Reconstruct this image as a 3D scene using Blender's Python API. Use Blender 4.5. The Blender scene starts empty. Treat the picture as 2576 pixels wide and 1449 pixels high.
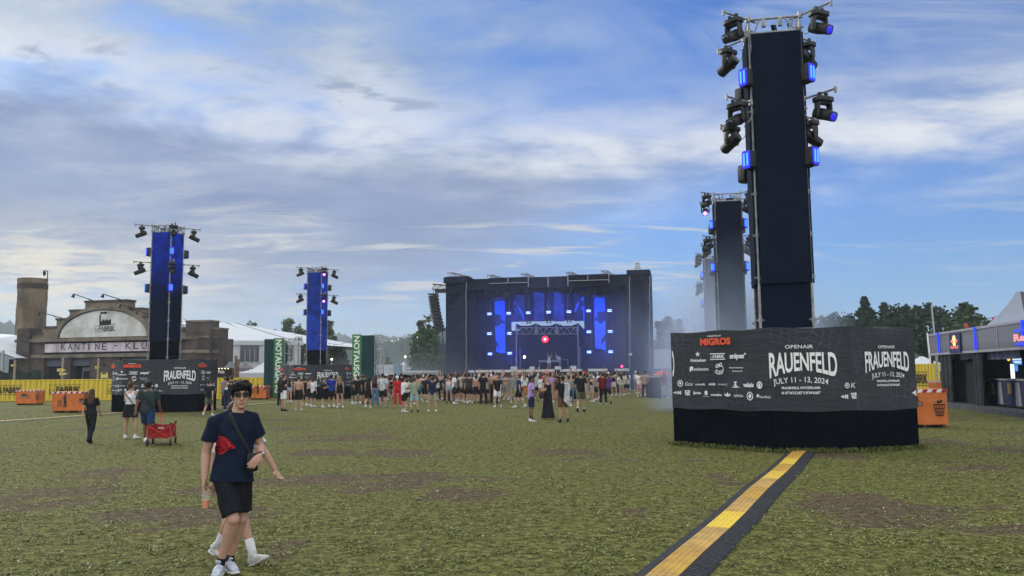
import bpy, bmesh, math, random
import numpy as np
from mathutils import Vector, Matrix

random.seed(11)
RNG = np.random.default_rng(5)
SC = bpy.context.scene
COL = SC.collection

# ------------------------------------------------------------------ camera
CAM_H = 1.82
FPX = 29.0 / 36.0 * 2576.0          # focal length in pixels of a 2576-wide frame
CAM_R = Matrix.Rotation(math.radians(90 + 5.90), 3, 'X') @ Matrix.Rotation(-0.0100, 3, 'Z')
cd = bpy.data.cameras.new('camera')
cd.lens = 29.0
cd.sensor_width = 36.0
cd.clip_start = 0.1
cd.clip_end = 6000.0
cam = bpy.data.objects.new('camera', cd)
COL.objects.link(cam)
cam.matrix_world = Matrix.Translation((0, 0, CAM_H)) @ CAM_R.to_4x4()
SC.camera = cam

# ------------------------------------------------------------------ world: sky with a broken cloud sheet
SUN_EL, SUN_AZ = math.radians(22), math.radians(-42)     # azimuth from +Y, negative = left
world = bpy.data.worlds.new('World')
SC.world = world
world.use_nodes = True


class NT:
    """tiny helper to wire shader nodes"""
    def __init__(self, tree):
        self.t = tree
        self.n = tree.nodes
        self.l = tree.links

    def node(self, kind, **kw):
        nd = self.n.new(kind)
        for k, v in kw.items():
            setattr(nd, k, v)
        return nd

    def put(self, sock, v):
        if isinstance(v, bpy.types.NodeSocket):
            self.l.new(v, sock)
        elif v is not None:
            try:
                sock.default_value = v
            except Exception:
                sock.default_value = (*v, 1.0)

    def math(self, op, a, b=None, c=None, clamp=False):
        nd = self.node('ShaderNodeMath', operation=op)
        nd.use_clamp = clamp
        for i, v in enumerate((a, b, c)):
            if v is not None:
                self.put(nd.inputs[i], v)
        return nd.outputs[0]

    def mix(self, fac, a, b, blend='MIX'):
        nd = self.node('ShaderNodeMix', data_type='RGBA', blend_type=blend)
        self.put(nd.inputs['Factor'], fac)
        self.put(nd.inputs[6], a)
        self.put(nd.inputs[7], b)
        return nd.outputs[2]

    def noise(self, vec, scale, detail=4, rough=0.55, dist=0.0, lac=2.0):
        nd = self.node('ShaderNodeTexNoise')
        if vec is not None:
            self.put(nd.inputs['Vector'], vec)
        nd.inputs['Scale'].default_value = scale
        nd.inputs['Detail'].default_value = detail
        nd.inputs['Roughness'].default_value = rough
        nd.inputs['Lacunarity'].default_value = lac
        nd.inputs['Distortion'].default_value = dist
        return nd.outputs['Fac']

    def ramp(self, fac, stops, interp='LINEAR'):
        nd = self.node('ShaderNodeValToRGB')
        cr = nd.color_ramp
        cr.interpolation = interp
        while len(cr.elements) < len(stops):
            cr.elements.new(0.5)
        for e, (p, c) in zip(cr.elements, stops):
            e.position = p
            e.color = (*c, 1) if not isinstance(c, (int, float)) else (c, c, c, 1)
        self.put(nd.inputs[0], fac)
        return nd.outputs[0]

    def smooth(self, v, lo, hi, a=0.0, b=1.0):
        nd = self.node('ShaderNodeMapRange', interpolation_type='SMOOTHSTEP')
        self.put(nd.inputs[0], v)
        for i, x in enumerate((lo, hi, a, b)):
            nd.inputs[i + 1].default_value = x
        return nd.outputs[0]

    def comb(self, x, y, z):
        nd = self.node('ShaderNodeCombineXYZ')
        for i, v in enumerate((x, y, z)):
            self.put(nd.inputs[i], v)
        return nd.outputs[0]


def build_world():
    w = NT(world.node_tree)
    w.n.clear()
    out = w.node('ShaderNodeOutputWorld')
    bg = w.node('ShaderNodeBackground')
    w.l.new(bg.outputs[0], out.inputs[0])
    sky = w.node('ShaderNodeTexSky', sky_type='NISHITA')
    sky.sun_disc = False
    sky.sun_elevation = SUN_EL
    sky.sun_rotation = SUN_AZ
    sky.altitude = 400
    sky.air_density = 1.0
    sky.dust_density = 0.6
    sky.ozone_density = 2.2
    tc = w.node('ShaderNodeTexCoord')
    sep = w.node('ShaderNodeSeparateXYZ')
    w.l.new(tc.outputs['Generated'], sep.inputs[0])
    x, y, z = sep.outputs
    zc = w.math('MAXIMUM', z, 0.0)
    # cloud plane seen in perspective
    den = w.math('ADD', zc, 0.10)
    plane = w.comb(w.math('DIVIDE', x, den), w.math('DIVIDE', y, den), 0.0)
    az = w.math('ARCTAN2', x, y)                       # 0 ahead, + right

    def layer(scale, loc, rot, freq, det, rough, dist):
        mp = w.node('ShaderNodeMapping')
        w.l.new(plane, mp.inputs[0])
        mp.inputs['Scale'].default_value = (*scale, 1)
        mp.inputs['Location'].default_value = (*loc, 0)
        mp.inputs['Rotation'].default_value = (0, 0, rot)
        return w.noise(mp.outputs[0], freq, det, rough, dist)
    broad = layer((0.55, 0.9), (2.3, 0.7), 0.35, 0.8, 4, 0.5, 0.4)
    fine = layer((1.0, 1.15), (4.3, 1.7), 0.25, 1.7, 8, 0.58, 0.25)
    puff = layer((1.0, 1.3), (9.3, 5.7), 0.1, 4.2, 7, 0.6, 0.3)
    streak = layer((0.75, 2.0), (7.1, 3.3), -0.2, 1.5, 7, 0.6, 0.6)
    wob = w.math('SUBTRACT', broad, 0.5)
    fob = w.math('SUBTRACT', fine, 0.5)
    # wobbled height and bearing, so that the cloud banks get torn edges
    zw = w.math('ADD', z, w.math('ADD', w.math('MULTIPLY', wob, 0.13), w.math('MULTIPLY', fob, 0.12)))
    aw = w.math('ADD', az, w.math('ADD', w.math('MULTIPLY', wob, 0.7), w.math('MULTIPLY', fob, 0.5)))

    def bell(v, c, r):
        q = w.math('DIVIDE', w.math('SUBTRACT', v, c), r)
        return w.math('POWER', 2.718, w.math('MULTIPLY', w.math('MULTIPLY', q, q), -1.0))

    gc = lambda c: w.mix(1.0, c, CLOUD_GAIN, 'MULTIPLY')
    # clear blue, from the Nishita sky
    col = w.mix(1.0, sky.outputs[0], SKY_GAIN, 'MULTIPLY')
    # pale clear air towards the horizon
    pale = w.math('MULTIPLY', w.smooth(z, 0.0, 0.26, 0.95, 0.0), w.smooth(az, -0.2, 0.5, 1.0, 0.85))
    col = w.mix(pale, col, gc(w.mix(w.smooth(az, -0.5, 0.45), (0.47, 0.56, 0.66), (0.21, 0.43, 0.72))))
    # broken veil high on the left
    tl = w.math('MULTIPLY', w.smooth(aw, -0.22, 0.34, 1.0, 0.0), w.smooth(zw, 0.28, 0.34))
    tl = w.math('MULTIPLY', tl, w.smooth(fine, 0.34, 0.60, 0.20, 0.95))
    col = w.mix(tl, col, gc(w.ramp(fine, [(0.36, (0.21, 0.31, 0.50)), (0.50, (0.34, 0.45, 0.63)), (0.66, (0.66, 0.72, 0.80))])))
    # wide grey lilac bank across the left and the middle
    bank = w.math('MULTIPLY', w.smooth(zw, 0.045, 0.13), w.smooth(zw, 0.33, 0.24, 0.0, 1.0))
    bank = w.math('MULTIPLY', bank, w.smooth(w.math('SUBTRACT', aw, w.math('MULTIPLY_ADD', zw, 2.0, -0.42)), -0.05, 0.40, 1.0, 0.0))
    bankc = w.ramp(w.math('ADD', w.math('MULTIPLY', fine, 0.6), w.math('MULTIPLY', broad, 0.4)),
                   [(0.38, (0.250, 0.320, 0.500)), (0.52, (0.325, 0.400, 0.575)), (0.66, (0.48, 0.54, 0.68))])
    col = w.mix(w.math('MULTIPLY', bank, 0.95), col, gc(bankc))
    # bright band where the sheet breaks, rising a little to the right
    band = bell(w.math('SUBTRACT', zw, w.math('MULTIPLY', az, -0.03)), 0.285, 0.046)
    band = w.math('MULTIPLY', band, w.smooth(w.math('ADD', w.math('MULTIPLY', fine, 0.6), w.math('MULTIPLY', puff, 0.4)), 0.34, 0.60, 0.30, 1.0))
    col = w.mix(w.math('MULTIPLY', band, 0.92), col, gc(w.ramp(fine, [(0.36, (0.52, 0.60, 0.72)), (0.50, (0.80, 0.83, 0.88)), (0.62, (0.93, 0.93, 0.94))])))
    # small dark flecks under the bright band on the left
    fl = w.math('MULTIPLY', bell(z, 0.325, 0.035), w.smooth(az, 0.0, -0.15, 0.0, 1.0))
    fl = w.math('MULTIPLY', fl, w.smooth(puff, 0.52, 0.66))
    col = w.mix(w.math('MULTIPLY', fl, 0.75), col, gc((0.26, 0.35, 0.52)))
    # thin wisps in the blue on the right
    wi = w.math('MULTIPLY', w.smooth(streak, 0.47, 0.72), w.smooth(az, 0.05, 0.3, 0.25, 0.55))
    wi = w.math('MULTIPLY', wi, w.smooth(z, 0.18, 0.30))
    col = w.mix(wi, col, gc((0.62, 0.70, 0.80)))
    # low warm white streaks
    ls = w.math('MULTIPLY', w.smooth(streak, 0.52, 0.66), w.math('MULTIPLY', w.smooth(z, 0.03, 0.09), w.smooth(z, 0.24, 0.16, 0.0, 1.0)))
    ls = w.math('MULTIPLY', ls, w.smooth(az, 0.10, 0.45, 0.85, 0.25))
    col = w.mix(ls, col, gc((0.68, 0.69, 0.71)))
    # the sun glowing through thin cloud low on the left
    daz = w.math('DIVIDE', w.math('ADD', az, 0.525), 0.19)
    dz = w.math('DIVIDE', w.math('SUBTRACT', z, 0.105), 0.055)
    g = w.math('ADD', w.math('MULTIPLY', daz, daz), w.math('MULTIPLY', dz, dz))
    glow = w.math('POWER', 2.718, w.math('MULTIPLY', g, -1.0))
    glow = w.math('MULTIPLY', glow, w.smooth(puff, 0.34, 0.58, 0.30, 1.0))
    col = w.mix(w.math('MULTIPLY', glow, 0.9), col, gc((1.0, 0.92, 0.74)))
    # unseen sky overhead and behind the camera, brightened to light ground and fronts
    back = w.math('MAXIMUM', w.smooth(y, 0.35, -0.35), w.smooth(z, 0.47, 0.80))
    col = w.mix(back, col, gc(tuple(FILL_SKY * c for c in (1.02, 1.04, 1.03))))
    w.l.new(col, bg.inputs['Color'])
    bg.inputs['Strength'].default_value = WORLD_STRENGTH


FILL_SKY = 1.6
WORLD_STRENGTH = 0.10
SKY_GAIN = (0.29, 0.52, 0.92)
CLOUD_GAIN = (5.7, 5.75, 5.85)
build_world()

# ------------------------------------------------------------------ sun behind thin cloud
sl = bpy.data.lights.new('sun', 'SUN')
sl.energy = 1.3
sl.angle = math.radians(18)
sl.color = (1.0, 0.93, 0.82)
sun = bpy.data.objects.new('sun', sl)
COL.objects.link(sun)
sdir = Vector((math.sin(SUN_AZ) * math.cos(SUN_EL), math.cos(SUN_AZ) * math.cos(SUN_EL), math.sin(SUN_EL)))
sun.rotation_euler = sdir.to_track_quat('Z', 'Y').to_euler()

SC.view_settings.view_transform = 'Standard'
SC.view_settings.look = 'None'
SC.view_settings.exposure = 0.7
SC.view_settings.gamma = 1.0
SC.cycles.use_denoising = True
SC.cycles.max_bounces = 6
SC.cycles.diffuse_bounces = 3
SC.cycles.glossy_bounces = 2
SC.cycles.transparent_max_bounces = 12
SC.cycles.transmission_bounces = 4
SC.cycles.volume_bounces = 0
SC.cycles.sample_clamp_indirect = 4.0


# ------------------------------------------------------------------ picture -> place helpers (2576 x 1449 frame)
def ray(u, v):
    return CAM_R @ Vector(((u - 1288.0) / FPX, -(v - 724.5) / FPX, -1.0))


def at(u, v, Y):
    d = ray(u, v)
    t = Y / d.y
    return Vector((d.x * t, Y, CAM_H + d.z * t))


def gnd(u, v, z=0.0):
    d = ray(u, v)
    t = (z - CAM_H) / d.z
    return Vector((d.x * t, d.y * t, z))


def crop(x0, y0, k):
    """pixel of an enlarged crop -> frame pixel; k = enlargement over the 3840-wide original"""
    return lambda x, y: ((x0 + x / k) / 1.490683, (y0 + y / k) / 1.490683)


class Plane:
    """a vertical working plane through (x, y), turned by th about z; local x runs along it, y goes away"""
    def __init__(self, x, y, th):
        self.o = Vector((x, y, 0))
        self.th = th
        self.ex = Vector((math.cos(th), math.sin(th), 0))
        self.ey = Vector((-math.sin(th), math.cos(th), 0))

    def uv(self, u, v, dep=0.0):
        d = ray(u, v)
        c = Vector((0, 0, CAM_H))
        p0 = self.o + self.ey * dep
        t = (p0 - c).dot(self.ey) / d.dot(self.ey)
        p = c + d * t
        return ((p - self.o).dot(self.ex), p.z)


# ------------------------------------------------------------------ materials
MATS = {}


def rgb(c):
    return (c, c, c) if isinstance(c, (int, float)) else tuple(c)


def mat(name, col, rough=0.75, metal=0.0, var=0.12, scale=6.0, bump=0.0, bscale=40.0, col2=None,
        stretch=None, spec=0.3, detail=5):
    if name in MATS:
        return MATS[name]
    m = bpy.data.materials.new(name)
    m.use_nodes = True
    w = NT(m.node_tree)
    b = w.n['Principled BSDF']
    b.inputs['Roughness'].default_value = rough
    b.inputs['Metallic'].default_value = metal
    b.inputs['Specular IOR Level'].default_value = spec
    tc = w.node('ShaderNodeTexCoord')
    vec = tc.outputs['Object']
    if stretch:
        mp = w.node('ShaderNodeMapping')
        w.l.new(vec, mp.inputs[0])
        mp.inputs['Scale'].default_value = stretch
        vec = mp.outputs[0]
    c = rgb(col)
    d = rgb(col2) if col2 is not None else tuple(x * (1 - 2.2 * var) for x in c)
    f = w.noise(vec, scale, detail, 0.6)
    w.put(b.inputs['Base Color'], w.mix(w.smooth(f, 0.32, 0.68), d, c))
    if bump:
        bn = w.node('ShaderNodeBump')
        bn.inputs['Strength'].default_value = bump
        bn.inputs['Distance'].default_value = 0.02
        w.put(bn.inputs['Height'], w.noise(vec, bscale, 4, 0.6))
        w.l.new(bn.outputs[0], b.inputs['Normal'])
    MATS[name] = m
    return m


def emit(name, col, strength, base=0.02):
    if name in MATS:
        return MATS[name]
    m = bpy.data.materials.new(name)
    m.use_nodes = True
    b = m.node_tree.nodes['Principled BSDF']
    b.inputs['Base Color'].default_value = (base, base, base, 1)
    b.inputs['Emission Color'].default_value = (*col, 1)
    b.inputs['Emission Strength'].default_value = strength
    MATS[name] = m
    return m


def cloth(col, name=None):
    key = name or 'cloth_%02x%02x%02x' % tuple(int(min(255, round(x * 255))) for x in rgb(col))
    return mat(key, col, 0.9, 0, 0.10, 9.0, 0.25, 30.0, spec=0.15)


# ------------------------------------------------------------------ mesh builder
class MB:
    def __init__(self):
        self.v = []
        self.f = []
        self.m = []
        self.mi = 0

    def add(self, verts, faces, mi=None):
        o = len(self.v)
        self.v.extend([tuple(p) for p in verts])
        self.f.extend([tuple(i + o for i in f) for f in faces])
        self.m.extend([self.mi if mi is None else mi] * len(faces))
        return self

    def box(self, c, s, rot=None, mi=None, taper=1.0):
        x, y, z = s[0] / 2, s[1] / 2, s[2] / 2
        t = taper
        vs = [(-x, -y, -z), (x, -y, -z), (x, y, -z), (-x, y, -z),
              (-x * t, -y * t, z), (x * t, -y * t, z), (x * t, y * t, z), (-x * t, y * t, z)]
        if rot is not None:
            vs = [rot @ Vector(p) for p in vs]
        vs = [(p[0] + c[0], p[1] + c[1], p[2] + c[2]) for p in vs]
        return self.add(vs, [(3, 2, 1, 0), (4, 5, 6, 7), (0, 1, 5, 4), (1, 2, 6, 5), (2, 3, 7, 6), (3, 0, 4, 7)], mi)

    def bbox(self, x0, x1, y0, y1, z0, z1, mi=None):
        return self.box(((x0 + x1) / 2, (y0 + y1) / 2, (z0 + z1) / 2), (x1 - x0, y1 - y0, z1 - z0), None, mi)

    def loft(self, pts, rad, n=10, side=(1, 0, 0), cap=True, mi=None, power=2.0):
        """rings of radius (rx, ry) or r along pts; rx lies along `side`"""
        pts = [Vector(p) for p in pts]
        rings = []
        sd = Vector(side)
        for i, p in enumerate(pts):
            a = pts[max(0, i - 1)]
            b = pts[min(len(pts) - 1, i + 1)]
            d = (b - a)
            if d.length < 1e-9:
                d = Vector((0, 0, 1))
            d.normalize()
            s = sd - d * sd.dot(d)
            if s.length < 1e-3:
                s = Vector((0, 1, 0)) - d * d.y
            s.normalize()
            t = d.cross(s)
            r = rad[i]
            rx, ry = (r, r) if isinstance(r, (int, float)) else r
            ring = []
            for k in range(n):
                an = 2 * math.pi * k / n
                ca, sa = math.cos(an), math.sin(an)
                if power != 2.0:
                    ca = math.copysign(abs(ca) ** (2 / power), ca)
                    sa = math.copysign(abs(sa) ** (2 / power), sa)
                ring.append(p + s * (rx * ca) + t * (ry * sa))
            rings.append(ring)
        vs = [q for r in rings for q in r]
        fs = []
        for i in range(len(rings) - 1):
            for k in range(n):
                k2 = (k + 1) % n
                fs.append((i * n + k, i * n + k2, (i + 1) * n + k2, (i + 1) * n + k))
        if cap:
            fs.append(tuple(reversed(range(n))))
            fs.append(tuple(range((len(rings) - 1) * n, len(rings) * n)))
        return self.add(vs, fs, mi)

    def tube(self, a, b, r, r2=None, n=8, mi=None):
        return self.loft([a, b], [r, r if r2 is None else r2], n, (1, 0.01, 0.02), True, mi)

    def wire(self, pts, r, n=6, mi=None):
        return self.loft(pts, [r] * len(pts), n, (0.3, 0.2, 1), True, mi)

    def capsule(self, a, b, r0, r1, n=10, mi=None):
        a, b = Vector(a), Vector(b)
        d = (b - a)
        L = d.length
        d = d / L if L > 1e-6 else Vector((0, 0, 1))
        pts, rad = [], []
        for q in (85, 60, 30):
            q = math.radians(q)
            pts.append(a - d * r0 * math.sin(q)); rad.append(r0 * math.cos(q))
        for k in (0, 0.5, 1):
            pts.append(a + d * L * k); rad.append(r0 + (r1 - r0) * k)
        for q in (30, 60, 85):
            q = math.radians(q)
            pts.append(b + d * r1 * math.sin(q)); rad.append(r1 * math.cos(q))
        return self.loft(pts, rad, n, (1, 0.013, 0.021), True, mi)

    def ball(self, c, r, n=12, rings=8, mi=None, rot=None):
        rx, ry, rz = (r, r, r) if isinstance(r, (int, float)) else r
        pts, vs, fs = [], [], []
        for i in range(1, rings):
            th = math.pi * i / rings
            for k in range(n):
                ph = 2 * math.pi * k / n
                vs.append(Vector((rx * math.sin(th) * math.cos(ph), ry * math.sin(th) * math.sin(ph), -rz * math.cos(th))))
        bot, top = len(vs), len(vs) + 1
        vs += [Vector((0, 0, -rz)), Vector((0, 0, rz))]
        if rot is not None:
            vs = [rot @ p for p in vs]
        vs = [p + Vector(c) for p in vs]
        for i in range(rings - 2):
            for k in range(n):
                k2 = (k + 1) % n
                fs.append((i * n + k, i * n + k2, (i + 1) * n + k2, (i + 1) * n + k))
        for k in range(n):
            k2 = (k + 1) % n
            fs.append((bot, k2, k))
            fs.append((top, (rings - 2) * n + k, (rings - 2) * n + k2))
        return self.add(vs, fs, mi)

    def prism(self, poly, f0, f1, mi=None):
        """extrude a 2D outline; f0/f1 map (a, b) -> 3D for the two caps"""
        n = len(poly)
        vs = [f0(a, b) for a, b in poly] + [f1(a, b) for a, b in poly]
        fs = [tuple(reversed(range(n))), tuple(range(n, 2 * n))]
        for i in range(n):
            j = (i + 1) % n
            fs.append((i, j, n + j, n + i))
        return self.add(vs, fs, mi)

    def grid(self, fn, nu, nv, mi=None, thick=None):
        vs = [fn(i / nu, j / nv) for j in range(nv + 1) for i in range(nu + 1)]
        fs = [(j * (nu + 1) + i, j * (nu + 1) + i + 1, (j + 1) * (nu + 1) + i + 1, (j + 1) * (nu + 1) + i)
              for j in range(nv) for i in range(nu)]
        return self.add(vs, fs, mi)

    def truss(self, a, b, w, r=0.025, n=6, up=(0, 0, 1), mi=None):
        """four chord lattice beam from a to b"""
        a, b = Vector(a), Vector(b)
        d = (b - a).normalized()
        u = Vector(up)
        u = (u - d * u.dot(d)).normalized()
        s = d.cross(u)
        h = w / 2
        cs = [(-h, -h), (h, -h), (h, h), (-h, h)]
        for p, q in cs:
            o = s * p + u * q
            self.tube(a + o, b + o, r, n=6, mi=mi)
        L = (b - a).length
        for i in range(n):
            t0, t1 = i / n, (i + 1) / n
            for k in range(4):
                o0 = s * cs[k][0] + u * cs[k][1]
                o1 = s * cs[(k + 1) % 4][0] + u * cs[(k + 1) % 4][1]
                if i % 2:
                    o0, o1 = o1, o0
                self.tube(a + d * L * t0 + o0, a + d * L * t1 + o1, r * 0.6, n=5, mi=mi)
        return self

    def mesh(self, name, smooth=False):
        me = bpy.data.meshes.new(name)
        me.from_pydata(self.v, [], self.f)
        if len(set(self.m)) > 1:
            me.polygons.foreach_set('material_index', self.m)
        if smooth:
            me.polygons.foreach_set('use_smooth', [True] * len(me.polygons))
        me.update()
        return me

    def build(self, name, m, parent=None, smooth=False, fix=True, auto=None):
        me = self.mesh(name, smooth)
        if fix:
            bm = bmesh.new()
            bm.from_mesh(me)
            bmesh.ops.recalc_face_normals(bm, faces=bm.faces)
            bm.to_mesh(me)
            bm.free()
        for x in (m if isinstance(m, (list, tuple)) else [m]):
            me.materials.append(x)
        if auto is not None and not smooth:
            me.polygons.foreach_set('use_smooth', [True] * len(me.polygons))
            me.set_sharp_from_angle(angle=math.radians(auto))
        return link(name, me, parent)


def link(name, me, parent=None, loc=None, rz=None):
    o = bpy.data.objects.new(name, me)
    COL.objects.link(o)
    if parent is not None:
        o.parent = parent
    if loc is not None:
        o.location = loc
    if rz is not None:
        o.rotation_euler = (0, 0, rz)
    return o


def tag(o, label=None, cat=None, group=None, kind=None):
    if label:
        o['label'] = label
    if cat:
        o['category'] = cat
    if group:
        o['group'] = group
    if kind:
        o['kind'] = kind
    return o


def thing(name, label, cat, loc=(0, 0, 0), rz=0.0, group=None):
    o = bpy.data.objects.new(name, None)
    o.empty_display_size = 0.2
    COL.objects.link(o)
    o.location = loc
    o.rotation_euler = (0, 0, rz)
    return tag(o, label, cat, group)


def dup(root, loc=None, rot=None, label=None, scale=None):
    r = root.copy()
    COL.objects.link(r)
    if loc is not None:
        r.location = loc
    if rot is not None:
        r.rotation_euler = rot if isinstance(rot, (tuple, list)) else (0, 0, rot)
    if scale is not None:
        r.scale = (scale,) * 3 if isinstance(scale, (int, float)) else scale
    if label:
        r['label'] = label
    for ch in list(root.children):
        c = ch.copy()
        COL.objects.link(c)
        c.parent = r
        for g in list(ch.children):
            d = g.copy()
            COL.objects.link(d)
            d.parent = c
    return r


# ------------------------------------------------------------------ lettering
TXT = {}


def text_geo(s, bold=0.0, spacing=1.0):
    key = (s, bold, spacing)
    if key in TXT:
        return TXT[key]
    cu = bpy.data.curves.new('txt', 'FONT')
    cu.body = s
    cu.size = 1.0
    cu.offset = bold
    cu.space_character = spacing
    cu.resolution_u = 3
    cu.fill_mode = 'FRONT'
    cu.dimensions = '2D'
    ob = bpy.data.objects.new('txt', cu)
    COL.objects.link(ob)
    dg = bpy.context.evaluated_depsgraph_get()
    ev = ob.evaluated_get(dg)
    me = ev.to_mesh()
    v = np.array([x.co[:2] for x in me.vertices]) if len(me.vertices) else np.zeros((1, 2))
    f = [tuple(p.vertices) for p in me.polygons]
    ev.to_mesh_clear()
    COL.objects.unlink(ob)
    bpy.data.objects.remove(ob)
    bpy.data.curves.remove(cu)
    lo, hi = v.min(0), v.max(0)
    v = (v - lo) / np.maximum(hi - lo, 1e-6)          # unit box
    TXT[key] = (v, f, (hi - lo))
    return TXT[key]


def put_text(mb, fmap, s, x0, y0, x1, y1, bold=0.02, warp=None, mi=None, spacing=1.0, slant=0.0):
    """letters stretched over the rectangle x0..x1, y0..y1 (y up) of a surface given by fmap(x, y) -> 3D"""
    v, f, _ = text_geo(s, bold, spacing)
    vs = []
    for a, b in v:
        if warp:
            a, b = warp(a, b)
        a += slant * (b - 0.5)
        vs.append(fmap(x0 + (x1 - x0) * a, y0 + (y1 - y0) * b))
    mb.add(vs, f, mi)


def put_poly(mb, fmap, poly, x0, y0, x1, y1, mi=None):
    vs = [fmap(x0 + (x1 - x0) * a, y0 + (y1 - y0) * b) for a, b in poly]
    mb.add(vs, [tuple(range(len(vs)))], mi)


def put_rect(mb, fmap, x0, y0, x1, y1, mi=None):
    put_poly(mb, fmap, [(0, 0), (1, 0), (1, 1), (0, 1)], x0, y0, x1, y1, mi)


def put_ring(mb, fmap, cx, cy, rx, ry, w=0.2, n=20, mi=None, a0=0, a1=360):
    vs, fs = [], []
    for i in range(n + 1):
        a = math.radians(a0 + (a1 - a0) * i / n)
        for k in (1.0, 1.0 - w):
            vs.append(fmap(cx + rx * k * math.cos(a), cy + ry * k * math.sin(a)))
    for i in range(n):
        fs.append((2 * i, 2 * i + 1, 2 * i + 3, 2 * i + 2))
    mb.add(vs, fs, mi)


def put_disc(mb, fmap, cx, cy, rx, ry, n=16, mi=None):
    mb.add([fmap(cx + rx * math.cos(2 * math.pi * i / n), cy + ry * math.sin(2 * math.pi * i / n)) for i in range(n)],
           [tuple(range(n))], mi)


def star(n=5, r=0.42):
    p = []
    for i in range(2 * n):
        a = math.pi / 2 + math.pi * i / n
        k = 0.5 if i % 2 == 0 else 0.5 * r
        p.append((0.5 + k * math.cos(a), 0.5 + k * math.sin(a)))
    return p


# ------------------------------------------------------------------ shared materials
M_BLACK = mat('black_cloth', (0.0040, 0.0050, 0.0085), 0.95, 0, 0.1, 2.0, 0.3, 12, spec=0.0)
M_STEEL = mat('galvanised_steel', (0.42, 0.43, 0.45), 0.45, 0.7, 0.15, 8)
M_DARKMETAL = mat('dark_metal', (0.009, 0.0095, 0.011), 0.5, 0.0, 0.15, 10, spec=0.4)
M_RUBBER = mat('black_rubber', (0.028, 0.030, 0.034), 0.7, 0, 0.25, 10, 0.3, 60)
M_WHITE = mat('white_print', (0.72, 0.73, 0.75), 0.8, 0, 0.03)
M_REDPRINT = mat('red_print', (0.75, 0.10, 0.045), 0.8, 0, 0.05)
M_INK = mat('black_print', (0.012, 0.012, 0.012), 0.8, 0, 0.05)
M_BLUE = emit('blue_lamp_tube', (0.035, 0.17, 1.0), 1.9)
M_BLUEGLOW = emit('blue_lamp_face', (0.0, 0.002, 1.0), 0.55)
M_STROBE = emit('white_blue_lamp_tube', (0.32, 0.50, 1.0), 2.8)


# ------------------------------------------------------------------ ground: trampled festival meadow
def vnoise(x, y, f, seed):
    """smooth lattice noise, 0..1"""
    x, y = x * f + seed * 17.3, y * f + seed * 9.1
    i, j = np.floor(x), np.floor(y)
    u, v = x - i, y - j
    u, v = u * u * (3 - 2 * u), v * v * (3 - 2 * v)
    h = lambda a, b: np.modf(np.abs(np.sin(a * 127.1 + b * 311.7 + seed * 3.7) * 43758.5453))[0]
    return (h(i, j) * (1 - u) + h(i + 1, j) * u) * (1 - v) + (h(i, j + 1) * (1 - u) + h(i + 1, j + 1) * u) * v


# bare brown patches of the meadow: x, y, half length, half width
WORN = [tuple(gnd(u, v)[:2]) + (a, b) for u, v, a, b in (
    (960, 1140, 2.6, 1.3), (1215, 1165, 2.0, 0.8), (1090, 1195, 1.6, 0.6), (150, 1270, 1.6, 0.9), (420, 1290, 1.2, 0.5), (60, 1190, 2.0, 0.8), (850, 1200, 1.2, 0.5),
    (1330, 1240, 0.9, 0.4), (1610, 1160, 1.5, 0.5), (2150, 1262, 1.0, 0.5), (2260, 1300, 1.0, 0.35), (2480, 1340, 0.8, 0.4), (1500, 1330, 0.7, 0.3), (300, 1380, 0.7, 0.3),
    (1000, 1330, 0.7, 0.3), (1250, 1420, 0.5, 0.25), (2050, 1430, 0.5, 0.25), (1900, 1215, 1.0, 0.35), (1560, 1030, 3.0, 3.0), (700, 1120, 2.0, 0.8), (2420, 1180, 1.4, 0.5), (560, 1240, 0.9, 0.4))]


def worn(x, y):
    n = 0.5 * vnoise(x, y, 0.55, 1) + 0.3 * vnoise(x, y, 1.5, 2) + 0.2 * vnoise(x, y, 3.8, 3)
    r = np.sqrt(x * x + y * y)
    k = (n - 0.50) * 2.6 + 0.16 * np.clip((16 - r) / 9, 0, 1)
    for px, py, a, b in WORN:
        d = ((x - px) / a) ** 2 + ((y - py) / b) ** 2
        k = k + 0.32 * np.exp(-d) * (0.4 + 1.2 * n)
    return np.clip(k, 0, 1)


def quads(name, co, fc, m, parent=None):
    me = bpy.data.meshes.new(name)
    me.vertices.add(len(co))
    me.vertices.foreach_set('co', np.ascontiguousarray(co, dtype=np.float32).ravel())
    n, k = fc.shape
    me.loops.add(n * k)
    me.loops.foreach_set('vertex_index', np.ascontiguousarray(fc, dtype=np.int32).ravel())
    me.polygons.add(n)
    me.polygons.foreach_set('loop_start', np.arange(0, n * k, k, dtype=np.int32))
    me.update(calc_edges=True)
    me.materials.append(m)
    return link(name, me, parent)


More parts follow.
